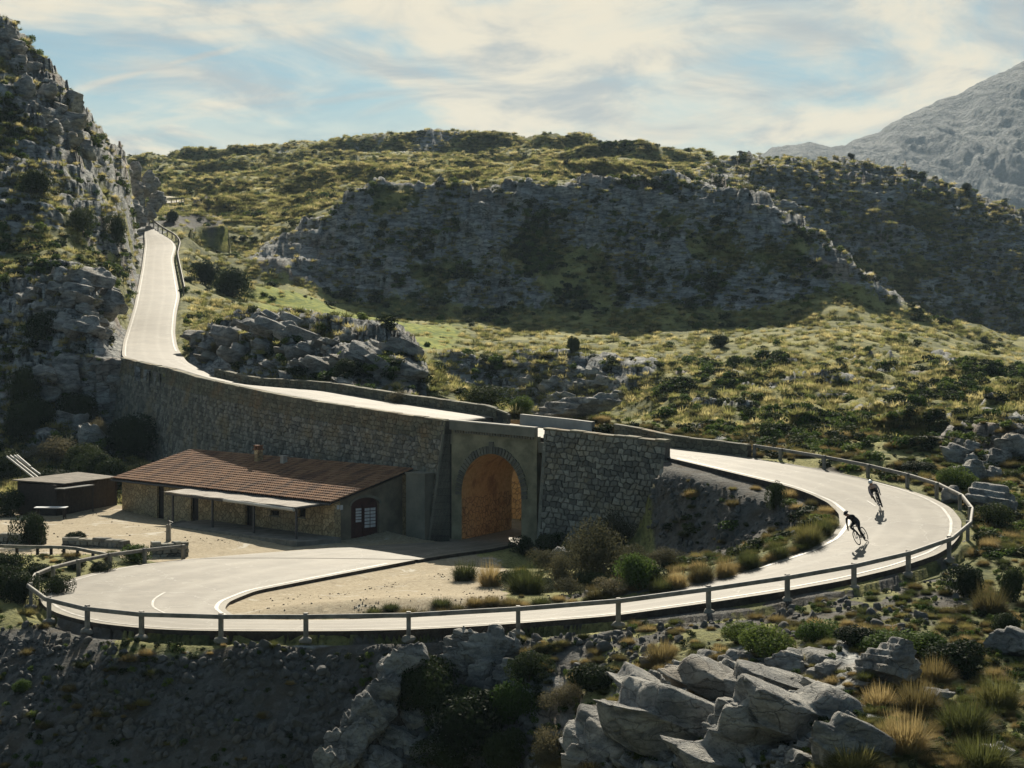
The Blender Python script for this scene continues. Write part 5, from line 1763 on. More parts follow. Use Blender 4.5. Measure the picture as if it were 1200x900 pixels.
dry_wall([(-60, 640, 1.1), (0, 641, 1.05), (50, 643, 1.0)], "low dark dry-stone wall under the big round bush at the left edge", seed=52)
dry_wall([(178, 652.5, 1.0), (200, 651.5, 1.0), (221, 650, 1.0)], "short low dry-stone wall behind the end of the wooden guardrail", seed=53)
# pale stone post with an iron hand pump
pp = PZ(192, 641, 1.0); pp = Vector((pp.x, pp.y + 1.4, ground(192, pp.y + 1.4)))
po = empty('post_with_tap', pp, 0, "slim pale stone post with a dark iron tap at the yard edge", 'post')
mb = MB(); mb.box((0, 0, 0.45), (0.26, 0.26, 0.95), taper=0.85); mb.build('shaft', FOOT, po)
mb = MB(); mb.tube([(0, 0, 0.92), (0, 0, 1.38)], 0.03, 6); mb.tube([(0, 0, 1.15), (0.25, -0.05, 1.05)], 0.03, 6); mb.build('tap', STEEL, po)
# yard fence at the left edge of the picture
fp = [(-60, 650.5), (-20, 652), (20, 653.5), (44, 654), (60, 654), (75, 654.5), (91, 656), (109, 660), (125, 663)]
pts = [PZ(x, y + 1.5, 1.0) for x, y in fp]
yf = empty('yard_fence', pts[3], 0, "low grey wooden fence with dark posts between the hedge and the yard, left edge", 'fence')
for k, p in enumerate(pts):
    mb = MB(); mb.box((p.x, p.y, p.z + 0.20), (0.14, 0.14, 0.95)); o = mb.build('post', DWOOD); keep_world(o, yf)
for k in range(len(pts) - 1):
    a = pts[k] + Vector((0, -0.12, 0.66)); b_ = pts[k + 1] + Vector((0, -0.12, 0.66))
    if k == 7: b_ = a.lerp(b_, 0.95)
    mb = MB(); mb.beam(a, b_, 0.10, 0.16); o = mb.build('rail', WOOD); keep_world(o, yf)
# ------------------------------------------------------------------ vegetation and rock prototypes
GRASS_TUSS = leafmat('tussock_blades', (0.085, 0.080, 0.034), (0.21, 0.165, 0.068), (0.43, 0.33, 0.15), 0.42, 1.2)
GRASS_TUSO = leafmat('green_tussock_blades', (0.045, 0.058, 0.020), (0.11, 0.12, 0.038), (0.27, 0.235, 0.085), 0.42, 1.2)
GRASS_GOLD = leafmat('dry_grass', (0.10, 0.105, 0.042), (0.32, 0.285, 0.115), (0.60, 0.52, 0.25), 0.62, 0.6)
GRASS_OLIVE = leafmat('olive_grass', (0.070, 0.080, 0.032), (0.185, 0.195, 0.065), (0.40, 0.385, 0.14), 0.58, 0.25)
LEAF_DARK = leafmat('dark_leaf', (0.016, 0.026, 0.012), (0.032, 0.048, 0.018), (0.065, 0.080, 0.028), 0.25, 0.8)
LEAF_GREEN = leafmat('green_leaf', (0.034, 0.065, 0.016), (0.072, 0.115, 0.026), (0.14, 0.18, 0.042), 0.35, 0.8)
LEAF_OLIVE = leafmat('grey_leaf', (0.050, 0.052, 0.030), (0.095, 0.090, 0.048), (0.19, 0.165, 0.095), 0.35, 0.8)
TWIG = simple('twig', (0.05, 0.04, 0.03), (0.10, 0.08, 0.06), 6)

def tuft_mesh(name, nbl, h, spread, width, seed, mat, droop=0.5):
    r = random.Random(seed); V = []; Fs = []
    for i in range(nbl):
        a = r.uniform(0, 2 * math.pi); rad = spread * 0.38 * math.sqrt(r.random())
        bx, by = rad * math.cos(a), rad * math.sin(a)
        lean = r.uniform(0.05, 1.0) ** 0.8; a2 = a + r.uniform(-0.5, 0.5)
        L_ = h * (r.uniform(0.45, 1.0) if r.random() < .9 else r.uniform(1.0, 1.25))
        dx, dy = math.cos(a2), math.sin(a2)
        w = width * r.uniform(0.6, 1.3)
        fx, fy = -dy * w / 2, dx * w / 2
        rot = r.uniform(-0.9, 0.9); fx, fy = fx * math.cos(rot) - fy * math.sin(rot), fx * math.sin(rot) + fy * math.cos(rot)
        pts = []
        for t in (0, 0.5, 1.0):
            out = spread * 0.80 * lean * (t ** 1.15)
            z = L_ * (t * math.sqrt(max(0.02, 1 - 0.80 * lean * lean)) - droop * lean * t * t * 0.30)
            pts.append((bx + dx * out, by + dy * out, z))
        o = len(V)
        V += [(pts[0][0] - fx, pts[0][1] - fy, -0.05), (pts[0][0] + fx, pts[0][1] + fy, -0.05),
              (pts[1][0] - fx * .8, pts[1][1] - fy * .8, pts[1][2]), (pts[1][0] + fx * .8, pts[1][1] + fy * .8, pts[1][2]), pts[2]]
        Fs += [(o, o + 1, o + 3, o + 2), (o + 2, o + 3, o + 4)]
    me = mesh_np(name, np.array(V), Fs); me.materials.append(mat)
    return me
def leafy_mesh(name, nleaf, size, seed, mat, lobes=5, flat=0.75, leaf=(1.0, 0.5), shell=0.55, up=0.0):
    """unit shrub, radius about 1, standing on z=0"""
    r = random.Random(seed)
    lb = []
    for i in range(lobes):
        a = r.uniform(0, 2 * math.pi); d = r.uniform(0.15, 0.6) if i else 0
        lb.append((Vector((d * math.cos(a), d * math.sin(a), r.uniform(0.35, 0.75) * flat + (0.12 if i == 0 else 0))), r.uniform(0.32, 0.55)))
    V = []; Fs = []
    for i in range(nleaf):
        c, rad = lb[r.randrange(lobes)]
        d = Vector((r.gauss(0, 1), r.gauss(0, 1), r.gauss(0.15, 1))).normalized()
        k = r.random() ** 0.45
        p = c + Vector((d.x, d.y, d.z * 0.85)) * rad * (shell + (1.12 - shell) * k)
        if p.z < 0.02: p.z = r.uniform(0.0, 0.2)
        s = size * r.uniform(0.6, 1.35)
        n = (d + Vector((r.gauss(0, .6), r.gauss(0, .6), r.gauss(up, .6)))).normalized()
        t = n.cross(Vector((r.gauss(0, 1), r.gauss(0, 1), r.gauss(0, 1)))).normalized(); b_ = n.cross(t)
        o = len(V)
        V += [p - t * s * leaf[0] * .5, p + b_ * s * leaf[1] * .5, p + t * s * leaf[0] * .5, p - b_ * s * leaf[1] * .5]
        Fs.append((o, o + 1, o + 2, o + 3))
    me = mesh_np(name, np.array([tuple(v) for v in V]), Fs); me.materials.append(mat)
    return me
def twig_mesh(name, seed, n=14, h=0.9):
    r = random.Random(seed); mb = MB()
    for i in range(n):
        a = r.uniform(0, 2 * math.pi); l = r.uniform(0.5, 1.0)
        p0 = Vector((0.06 * math.cos(a), 0.06 * math.sin(a), -0.1)); p1 = Vector((0.35 * l * math.cos(a), 0.35 * l * math.sin(a), h * 0.5 * l)); p2 = p1 + Vector((0.25 * math.cos(a + .4), 0.25 * math.sin(a + .4), h * 0.4))
        mb.tube([p0, p1, p2], [0.022, 0.014, 0.005], 4, False)
    me = mb.mesh(name); me.materials.append(TWIG); return me

def rock_mat(nt, b, out):
    p = obj_coord(nt); pw = pos_coord(nt)
    mpn = nt.nodes.new('ShaderNodeMapping'); mpn.inputs['Scale'].default_value = (0.7, 0.7, 1.8); mpn.inputs['Rotation'].default_value = (0.3, 0.35, 0)
    L(nt, pw, mpn.inputs[0])
    a = noise_tex(nt, mpn.outputs[0], 1.3, 8, 0.68, 0.5); f = noise_tex(nt, pw, 9.0, 6, 0.7); g = noise_tex(nt, pw, 0.35, 3, 0.5)
    c = mixc(nt, maprange(nt, a, 0.32, 0.68), (0.16, 0.165, 0.165), (0.52, 0.50, 0.45))
    c = mixc(nt, math_node(nt, 'MULTIPLY', maprange(nt, f, 0.5, 0.7), 0.6), c, (0.07, 0.072, 0.065))
    c = mixc(nt, math_node(nt, 'MULTIPLY', maprange(nt, g, 0.52, 0.66), 0.4), c, (0.31, 0.24, 0.15))
    cr = N(nt, 'ShaderNodeTexVoronoi', feature='DISTANCE_TO_EDGE'); cr.inputs['Scale'].default_value = 1.1
    va = nt.nodes.new('ShaderNodeVectorMath'); va.operation = 'ADD'
    dn = nt.nodes.new('ShaderNodeTexNoise'); dn.inputs['Scale'].default_value = 1.4; dn.inputs['Detail'].default_value = 5; L(nt, pw, dn.inputs['Vector'])
    L(nt, mpn.outputs[0], va.inputs[0]); L(nt, dn.outputs['Color'], va.inputs[1]); L(nt, va.outputs[0], cr.inputs['Vector'])
    ck = maprange(nt, cr.outputs['Distance'], 0.0, 0.035, 1.0, 0.0)
    c = mixc(nt, math_node(nt, 'MULTIPLY', math_node(nt, 'MULTIPLY', ck, maprange(nt, g, 0.4, 0.6)), 0.5), c, (0.035, 0.035, 0.032))
    L(nt, c, b.inputs['Base Color'])
    h = math_node(nt, 'ADD', a, math_node(nt, 'MULTIPLY', f, 0.6)); h = math_node(nt, 'SUBTRACT', h, math_node(nt, 'MULTIPLY', ck, 0.35))
    bump(nt, b, h, 1.0, 0.28)
ROCK = material('limestone', rock_mat)
STONEM = rubble_mat('loose_stone', (0.10, 0.10, 0.095), (0.24, 0.235, 0.215), (0.26, 0.2, 0.13), 0.3)
def rock_mesh(name, seed, sub=3, planes=11, rough=0.10, strata=0.0, dims=(1, 1, 1), mat=None, freq=1.6):
    bm = bmesh.new(); bmesh.ops.create_icosphere(bm, subdivisions=sub, radius=1.0)
    r = random.Random(seed)
    co = np.array([v.co[:] for v in bm.verts])
    for _ in range(planes):
        n = np.array([r.gauss(0, 1), r.gauss(0, 1), r.gauss(0, .8)]); n /= np.linalg.norm(n); d = r.uniform(0.50, 0.88)
        q = co @ n
        m = q > d
        co[m] -= np.outer((q[m] - d) * 0.93, n)
    nn = co / np.linalg.norm(co, axis=1)[:, None]
    D3 = np.array(dims)
    cs = co * D3
    sc_ = freq
    dsp = fbm(cs[:, 0] * sc_ + seed, cs[:, 1] * sc_, cs[:, 2] * sc_, octs=6, seed=seed % 50, gain=0.62)
    rid = fbm(cs[:, 0] * sc_ * .8 + seed, cs[:, 1] * sc_ * .8, cs[:, 2] * sc_ * 1.3, octs=4, seed=(seed + 7) % 50, ridged=True)
    g1, g2, gid = cell(cs[:, 0] * sc_ * 1.1 + 0.55 * cs[:, 2] * sc_ + 0.25 * dsp, cs[:, 1] * sc_ * 1.1 - 0.8 * cs[:, 2] * sc_ + seed, seed=seed % 40)
    k = rough * (1.5 * dsp - 1.3 * np.clip(rid - 0.3, 0, 1) + 1.0 * (gid - 0.5) * sstep(0.0, 0.12, g2 - g1) - 0.5 * (1 - sstep(0.0, 0.10, g2 - g1)))
    co = co + nn * k[:, None]
    if strata > 0:
        h = (co[:, 2] * D3[2] + 0.30 * co[:, 0] * D3[0] + 0.1 * dsp) / strata
        fr = h - np.floor(h)
        co[:, :2] *= (1 + 0.07 * (sstep(0.0, 0.25, fr) - sstep(0.75, 1.0, fr)))[:, None]
        co[:, 2] += (sstep(0, 0.35, fr) - fr) * strata / D3[2] * 0.7
    for v, c in zip(bm.verts, co): v.co = Vector(c * D3)
    me = bpy.data.meshes.new(name); bm.to_mesh(me); bm.free()
    me.materials.append(mat or ROCK)
    if sub >= 3: me.polygons.foreach_set('use_smooth', [True] * len(me.polygons))
    return me

T_NEAR = [tuft_mesh('grass_tuft', 1300, 0.74, 1.0, 0.020, 10 + i, GRASS_TUSS, 0.9) for i in range(4)] + [tuft_mesh('grass_tuft', 1300, 0.70, 1.1, 0.021, 20 + i, GRASS_TUSO, 0.9) for i in range(3)]
T_FAR = [tuft_mesh('tuft_far', 80, 0.75, 1.2, 0.075, 40 + i, GRASS_GOLD if i < 2 else GRASS_OLIVE, 0.8) for i in range(4)]
S_NEAR = [leafy_mesh('shrub', 4600, 0.088, 60 + i, LEAF_DARK if i < 2 else LEAF_GREEN, 7) for i in range(4)]
A_NEAR = [leafy_mesh('airy_shrub', 5200, 0.075, 70 + i, LEAF_OLIVE, 9, 0.9, (1.0, 0.35), 0.30) for i in range(2)]
S_FAR = [leafy_mesh('shrub_far', 210, 0.30, 80 + i, LEAF_DARK if i < 2 else LEAF_GREEN, 4) for i in range(4)]
TW = [twig_mesh('branches', 90 + i) for i in range(2)]
STN = [rock_mesh('stone', 300 + i, 2, 9, 0.05, mat=STONEM) for i in range(6)]
BLD = [rock_mesh('boulder', 400 + i, 4, 12, 0.12, 0.0) for i in range(7)]

# individual named plants
def add_tuft(p, s, label, group=None, hs=1.0, kind=None, name='grass_tuft', cat='grass tuft'):
    me = random.choice(T_NEAR) if kind is None else T_NEAR[kind]
    o = bpy.data.objects.new(name, me); COL.objects.link(o)
    o.location = p; o.rotation_euler = (0, 0, random.uniform(0, 6.28)); o.scale = (s, s, s * hs)
    return tag(o, label, cat, group)
def add_shrub(p, w, h, label, protos, name='shrub', cat='shrub', group=None, twigs=True):
    root = empty(name, p, random.uniform(0, 6.28), label, cat, group)
    o = bpy.data.objects.new('foliage', random.choice(protos)); COL.objects.link(o); o.parent = root; o.scale = (w, w, h)
    if twigs:
        o = bpy.data.objects.new('branches', random.choice(TW)); COL.objects.link(o); o.parent = root; o.scale = (w * .72, w * .72, h * .8)
    return root
def place(px, py):
    p = hit(px, py); return p
ppm = lambda D: F / D

# (column, base row, width px, height px, kind, label)
PL = [
 (25, 705, 60, 40, 'd', "dark hedge bush left of the leftmost guardrail post"),
 (70, 700, 40, 30, 'd', "dark hedge bush inside the leftmost guardrail bend, under the rail"),
 (10, 676, 56, 34, 'd', "dark leafy hedge bush under the yard fence at the left edge"),
 (120, 672, 36, 18, 'd', "low dark hedge bush right of the others behind the rail"),
 (60, 576, 70, 34, 'd', "dark bush between the round bush and the timber shed"),
 (100, 560, 60, 44, 'd', "dark tall bush behind the timber shed roof"),
 (135, 570, 50, 50, 'd', "dark bush squeezed between the timber shed and the house"),
 (10, 560, 60, 40, 'd', "dark bush at the left edge below the pole bundle"),
 (75, 520, 60, 40, 'd', "dark bush on the shaded slope above the dry bush"),
 (40, 505, 60, 44, 'd', "dark bush upper left of the pole bundle"),
 (530, 850, 80, 60, 'd', "dark bush in the middle of the shaded hollow"),
 (600, 900, 80, 60, 'd', "dark bush at the bottom of the hollow beside the rusty bush"),
 (520, 905, 80, 40, 'd', "low dark bush at the bottom edge below the shaded rocks"),
 (620, 800, 60, 40, 'd', "dark bush upper right in the shaded hollow"),
 (575, 838, 50, 34, 'g', "green sunlit bush among the dark ones of the hollow"),
 (870, 752, 60, 28, 'g', "low green bush at the left end of the green belt"),
 (1000, 755, 70, 30, 'd', "dark bush in the middle of the green belt"),
 (1085, 770, 60, 34, 'g', "green bush at the right end of the green belt"),
 (1180, 745, 50, 34, 'd', "dark bush at the right edge above the grey rock"),
 (37, 640, 48, 46, 'd', "big round dark green bush standing at the left end of the yard"),
 (14, 606, 62, 40, 'd', "dark leafy bush at the left edge, behind the big round bush"),
 (92, 640, 34, 22, 'd', "small dark spiky shrub on the low dry-stone wall of the yard"),
 (160, 660, 46, 26, 'g', "golden-green bush between the yard wall and the guardrail end"),
 (5, 700, 60, 44, 'd', "dark hedge bush beyond the hairpin rail at the very left edge"),
 (42, 680, 48, 26, 'd', "dark hedge bush just behind the leftmost bend of the guardrail"),
 (85, 668, 34, 18, 'd', "low dark hedge bush behind the guardrail, below the yard fence"),
 (160, 530, 90, 60, 'd', "large dark bush against the left end of the retaining wall"),
 (112, 545, 60, 50, 'd', "dark bush on the slope just behind the timber shed"),
 (60, 545, 70, 34, 'o', "low dry bush on the slope above the timber shed roof"),
 (115, 515, 34, 30, 'o', "sunlit tan bush on the dark slope left of the retaining wall"),
 (20, 520, 70, 60, 'd', "dark bush at the left edge above the bundle of poles"),
 (272, 348, 62, 44, 'd', "broad dark green bush on the slope right of the climbing road"),
 (240, 335, 40, 34, 'd', "dark bush beside the broad one, closer to the climbing road"),
 (202, 262, 22, 18, 'd', "small dark bush behind the guardrail at the top of the straight"),
 (545, 680, 34, 40, 't', "reddish-green grass clump at the right tip of the gravel island"),
 (575, 688, 36, 50, 't', "tall grass clump second from the tip of the gravel island"),
 (617, 697, 50, 44, 't', "wide golden grass clump in the middle of the island bushes"),
 (655, 690, 46, 46, 'a', "grey-green leafy bush right of the wide golden grass clump"),
 (700, 685, 96, 84, 'a', "big airy grey-brown bush below the wing wall"),
 (725, 655, 60, 60, 'a', "airy bush rising in front of the wing wall's stones"),
 (745, 690, 60, 50, 'g', "dark green bush at the inside of the road below the wing wall"),
 (612, 650, 34, 26, 'd', "low dark bush at the right foot of the arch"),
 (655, 648, 60, 30, 'd', "dark bush at the foot of the wing wall near the arch"),
 (520, 722, 26, 12, 't', "small dry grass clump on the gravel near the guardrail"),
 (600, 712, 36, 14, 't', "low dry grass clump beside the near road, right of the gravel"),
 (775, 693, 34, 22, 't', "golden grass clump against the inner road edge, below the bushes"),
 (700, 702, 34, 18, 't', "small golden grass clump against the inner edge of the near road"),
 (910, 598, 26, 40, 'd', "slim upright dark bush inside the right bend"),
 (963, 628, 30, 44, 't', "dark-bottomed grass clump at the tip of the right bend"),
 (948, 640, 36, 42, 't', "golden-orange grass clump near the tip of the right bend"),
 (912, 655, 28, 30, 't', "grass clump by the inner road edge, left of the golden-orange one"),
 (878, 667, 30, 30, 't', "rounded grass clump on the inner road edge, middle of the row"),
 (850, 677, 30, 28, 't', "grass clump on the inner road edge, beside a paler one"),
 (822, 683, 36, 30, 't', "bright grass clump at the near end of the row inside the bend"),
 (793, 689, 32, 26, 't', "last dark grass clump of the row, near the airy bushes"),
 (775, 776, 44, 30, 't', "yellow-green grass clump on the slope below the near guardrail"),
 (900, 768, 90, 44, 'g', "wide green bush on the foreground rocks, under the near guardrail"),
 (955, 752, 70, 30, 'g', "low green bush right of the wide one on the foreground rocks"),
 (1040, 768, 110, 36, 'g', "long low green bush behind the grey foreground boulder"),
 (1130, 790, 110, 52, 'd', "dark green bush among the rocks at the lower right"),
 (690, 810, 80, 40, 'd', "low dark bush above the left end of the big grey outcrop"),
 (660, 830, 60, 34, 'o', "low tan bush left of the big grey outcrop"),
 (560, 880, 130, 90, 'd', "big dark bush in the shaded hollow below the pointed rock"),
 (500, 830, 90, 70, 'd', "dark bush right of the pale rock rib"),
 (600, 850, 70, 60, 'g', "green bush between the hollow and the big grey outcrop"),
 (640, 905, 50, 60, 'o', "rusty bush at the bottom edge left of the big grey outcrop"),
 (400, 905, 60, 26, 'd', "low dark plant at the bottom edge beside the pale rock rib"),
 (26, 812, 26, 18, 'g', "small green plant on the dark scree at lower left"),
 (1130, 700, 56, 44, 'd', "dark bush at the right edge below the guardrail bend"),
 (1160, 720, 50, 40, 't', "pale grass clump right of the dark bush below the bend"),
 (1190, 705, 40, 52, 'd', "dark bush at the right picture edge below the bend"),
 (1070, 556, 60, 20, 'd', "dark bush on the slope just behind the far guardrail"),
 (1120, 575, 56, 34, 'g', "bright green bush behind the guardrail at the far right"),
 (1165, 620, 60, 36, 'd', "dark bush right of the guardrail bend"),
 (1075, 835, 64, 46, 't', "dark-bottomed tussock right of the grey foreground boulder"),
 (1130, 860, 70, 54, 't', "large brown tussock at the lower right"),
 (1170, 830, 60, 50, 't', "golden tussock near the right edge of the foreground"),
 (1060, 880, 70, 52, 't', "large dark-bottomed tussock at the bottom, right of the outcrop"),
 (1150, 900, 80, 46, 't', "brown-topped tussock at the bottom right corner"),
 (1030, 830, 52, 34, 't', "grass tussock just under the grey foreground boulder"),
 (1095, 800, 50, 34, 't', "green tussock right behind the grey foreground boulder"),
 (1000, 905, 70, 34, 't', "low tussock at the bottom edge under the big outcrop"),
 (845, 408, 30, 20, 'd', "lone round dark green bush on the sunny slope at mid right"),
 (670, 415, 20, 26, 'd', "small dark upright bush on the meadow above the bridge"),
 (570, 485, 70, 32, 'd', "dark bush behind the parapet just left of the arch"),
 (610, 488, 40, 24, 'g', "green-brown bush behind the parapet above the arch"),
 (470, 478, 40, 20, 'o', "dry bush behind the parapet right of the pale outcrop"),
 (255, 408, 22, 18, 't', "brown tussock on the pale outcrop by the climbing road"),
 (285, 412, 24, 18, 't', "orange-brown tussock in the middle of the pale outcrop"),
 (330, 418, 40, 20, 'd', "dark bush in a cleft of the pale outcrop"),
 (405, 440, 50, 30, 'd', "dark bush at the right end of the pale outcrop"),
 (996, 187, 14, 12, 'd', "round dark bush on the skyline at far right"),
 (1132, 225, 16, 14, 'd', "round dark bush on the falling skyline near the mountain"),
 (40, 230, 60, 40, 'd', "dark bush on the left cliff below the bluff"),
 (95, 275, 40, 36, 'd', "dark bush high on the left mountainside"),
 (135, 280, 30, 40, 'd', "dark bush in a cleft close to the climbing road"),
 (60, 390, 60, 44, 'd', "dark bush under the pale ledges left of the road"),
 (85, 450, 60, 44, 'd', "dark bush in the shaded rock face left of the retaining wall"),
 (30, 470, 60, 60, 'd', "dark bush low on the shaded rock face at left"),
]
DFIX = {(135, 570): 134.0, (160, 530): 146.0, (112, 545): 137.0}
for (px, py, w, h, k, lab) in PL:
    p = place(px, min(py, 899))
    if (px, py) in DFIX: p = Vector(((px - 600) / F * DFIX[(px, py)], DFIX[(px, py)], ground(px, DFIX[(px, py)])))
    D = p.y; W_ = w / ppm(D); H_ = h / ppm(D)
    p.z -= 0.05
    if k == 't':
        add_tuft(p, W_ / 1.55, lab, hs=min(H_ / (W_ / 1.55) / 0.72, 1.9))
    else:
        pr = {'d': S_NEAR[:2], 'g': S_NEAR[2:], 'a': A_NEAR, 'o': A_NEAR}[k]
        add_shrub(p, W_ / 1.85, H_ / 1.12, lab, pr)

# ---- boulders and outcrops, each its own rock
RK = [
 # px, py(base), w, h px, depth m, seed, label, detail
 (1043, 808, 84, 66, 2.6, 25, "domed grey boulder with a pale top in the right foreground", 5, 0.35),
 (970, 797, 44, 20, 1.4, 26, "small flat white-topped rock left of the domed boulder", 4, 0.25),
 (925, 790, 50, 26, 1.6, 27, "pale slab between the green bushes and the outcrop", 4, 0.25),
 (1190, 770, 60, 34, 1.8, 28, "grey rock at the right edge of the foreground", 4, 0.3),
 (1165, 895, 60, 20, 1.4, 29, "small pale flat rock near the bottom right corner", 4, 0.2),
 (1090, 825, 60, 18, 1.4, 30, "low pale rock pieces right of the domed boulder", 4, 0.2),
 (683, 503, 96, 34, 4.0, 31, "smooth grey rock dome behind the pale concrete parapet", 5, 0.6),
 (1165, 605, 90, 40, 3.0, 32, "grey boulder right of the guardrail bend", 5, 0.5),
 (1120, 590, 30, 20, 1.6, 33, "small boulder just behind the guardrail at the right bend", 4, 0.3),
 (655, 665, 30, 24, 1.2, 34, "grey boulder half hidden in bushes below the wing wall", 4, 0.3),
]
for (px, py, w, h, dep, sd_, lab, sub, strata) in RK:
    p = hit(px, py) if py < 903 else PD(px, py, float(hit(px, 899).y) - 0.5)
    D = p.y; W_ = w / ppm(D) / 2; H_ = h / ppm(D)
    me = rock_mesh('rock', sd_, min(sub, 5), 13, 0.13, strata * 0.7, (W_ * 1.12, dep / 2, H_ * 0.62), freq=1.3 / max(W_, 0.6))
    o = bpy.data.objects.new('rock', me); COL.objects.link(o)
    o.location = (p.x, D + dep * 0.30, p.z + H_ * 0.30)
    o.rotation_euler = (random.uniform(-.12, .12), random.uniform(-.2, .2), random.uniform(-.35, .35))
    tag(o, lab, 'rock')

def inside(poly, x, y):
    c = False; n = len(poly)
    for i in range(n):
        x1_, y1_ = poly[i]; x2_, y2_ = poly[(i + 1) % n]
        if (y1_ > y) != (y2_ > y) and x < (x2_ - x1_) * (y - y1_) / (y2_ - y1_) + x1_: c = not c
    return c
def outcrop(name, label, poly, n, wr, hr, seed, dip=0.0, depth=1.0, extra=(), smooth_=0.13, fixD=None, sub=4, maxD=500, lift=0.0):
    r = random.Random(seed)
    xs = [p[0] for p in poly]; ys = [p[1] for p in poly]
    bl = [(x, y, w, h, 5) for (x, y, w, h) in extra]
    tries = 0
    while len(bl) < n + len(extra) and tries < 4000:
        tries += 1
        x = r.uniform(min(xs), max(xs)); y = r.uniform(min(ys), max(ys))
        if not inside(poly, x, y): continue
        w = wr[0] + (wr[1] - wr[0]) * r.random() ** 1.6; h = hr[0] + (hr[1] - hr[0]) * (w - wr[0]) / (wr[1] - wr[0] + 1e-6) * r.uniform(.7, 1.2)
        if any(abs(x - b[0]) < (w + b[2]) * 0.23 and abs(y - b[1]) < (h + b[3]) * 0.23 for b in bl): continue
        bl.append((x, y, w, h, sub))
    c0 = hit(sum(xs) / len(xs), min(sum(ys) / len(ys), 895))
    root = empty(name, c0, 0, label, 'rock outcrop' if name != 'bluff' else 'bluff')
    for k, (x, y, w, h, sb) in enumerate(bl):
        q = hit(x, min(y + h * 0.2, 899)); D = fixD(x, y) if fixD else min(q.y, maxD)
        if y + h * .2 > 899: D -= 0.4
        cpt = PD(x, y, D + (0.25 * w / ppm(D) if lift == 0 else -lift))
        me = rock_mesh('rock_block', seed * 40 + k, sb, 17, smooth_, 0.45 * max(w / ppm(D), .8) * 0.5, (w / ppm(D) * 0.60, w / ppm(D) * 0.5 * depth, h / ppm(D) * 0.62), freq=2.0 / max(w / ppm(D), 0.8))
        o = link('rock_block', me, root); o.location = cpt - c0
        o.rotation_euler = (r.uniform(-.2, .1), dip + r.uniform(-.12, .12), r.uniform(-.35, .35))
    return root
outcrop('rock_outcrop', "huge grey slanted limestone outcrop filling the bottom centre right", [(670, 870), (700, 830), (770, 795), (860, 790), (950, 800), (1010, 850), (1030, 900), (800, 905), (660, 905)], 34, (26, 80), (14, 34), 61, 0.20, 1.0,
        extra=((785, 850, 200, 84), (925, 856, 180, 82), (715, 876, 120, 60), (755, 812, 110, 44), (900, 808, 110, 36), (985, 882, 110, 60), (860, 890, 180, 60), (850, 815, 150, 44), (690, 893, 90, 40)), sub=5)
outcrop('rock_outcrop', "pale pointed rock crag just below the near guardrail", [(525, 760), (560, 745), (605, 760), (600, 800), (530, 800)], 4, (30, 56), (26, 48), 62, -0.1, 1.0, extra=((572, 768, 60, 66), (537, 778, 46, 44)), sub=5)
outcrop('rock_rib', "long pale rock rib running down the dark slope at bottom left of centre", [(455, 775), (480, 790), (440, 850), (400, 905), (380, 900), (420, 830)], 7, (26, 50), (30, 50), 63, 0.75, 1.0, extra=((466, 782, 48, 60), (452, 812, 46, 56), (430, 842, 46, 56), (408, 868, 46, 54), (390, 895, 44, 50)), sub=5, lift=0.9)
outcrop('rock_outcrop', "dark shaded rocks between the pale rib and the bushy hollow", [(470, 850), (520, 835), (540, 890), (440, 905)], 6, (40, 80), (30, 50), 64, 0.2)
outcrop('rock_outcrop', "low broken pale ledges behind the huge outcrop", [(740, 775), (840, 765), (960, 775), (950, 792), (760, 792)], 10, (26, 70), (10, 20), 65, 0.05)
outcrop('rock_outcrop', "pale slabby outcrop beside the upper road behind the stone parapet", [(222, 395), (240, 380), (330, 375), (400, 392), (470, 405), (500, 440), (440, 455), (340, 440), (250, 425)], 34, (26, 70), (13, 30), 66, 0.18)
outcrop('rock_outcrop', "pale stacked ledges on the mountainside left of the climbing road", [(40, 345), (60, 325), (118, 320), (126, 350), (118, 410), (100, 420), (60, 380)], 22, (26, 66), (14, 34), 67, 0.05)
outcrop('rock_outcrop', "shaded broken rock face between the left edge and the retaining wall", [(30, 420), (130, 425), (136, 510), (90, 520), (60, 480), (30, 470)], 18, (24, 60), (18, 42), 68, 0.0)
outcrop('bluff', "dark craggy bluff overhanging the top of the climbing road", [(140, 190), (165, 196), (184, 222), (185, 245), (172, 262), (140, 262)], 16, (16, 34), (16, 34), 69, 0.0, 1.4, fixD=lambda x, y: 282 + (x - 140) * 0.5)
outcrop('rock_outcrop', "grey crags on the skyline of the left mountainside", [(0, 30), (30, 55), (45, 100), (85, 125), (118, 175), (90, 180), (40, 130), (0, 90)], 24, (14, 40), (14, 34), 70, 0.0, 1.4)
outcrop('rock_outcrop', "grey rock face on the scrubby slope at the right edge above the bend", [(1110, 520), (1200, 500), (1200, 570), (1130, 560)], 10, (24, 60), (18, 36), 71, 0.0)
outcrop('rock_outcrop', "shaded rocks on the dark bank behind the bridge", [(530, 440), (700, 435), (745, 470), (700, 490), (560, 470)], 14, (20, 50), (12, 26), 72, 0.0)
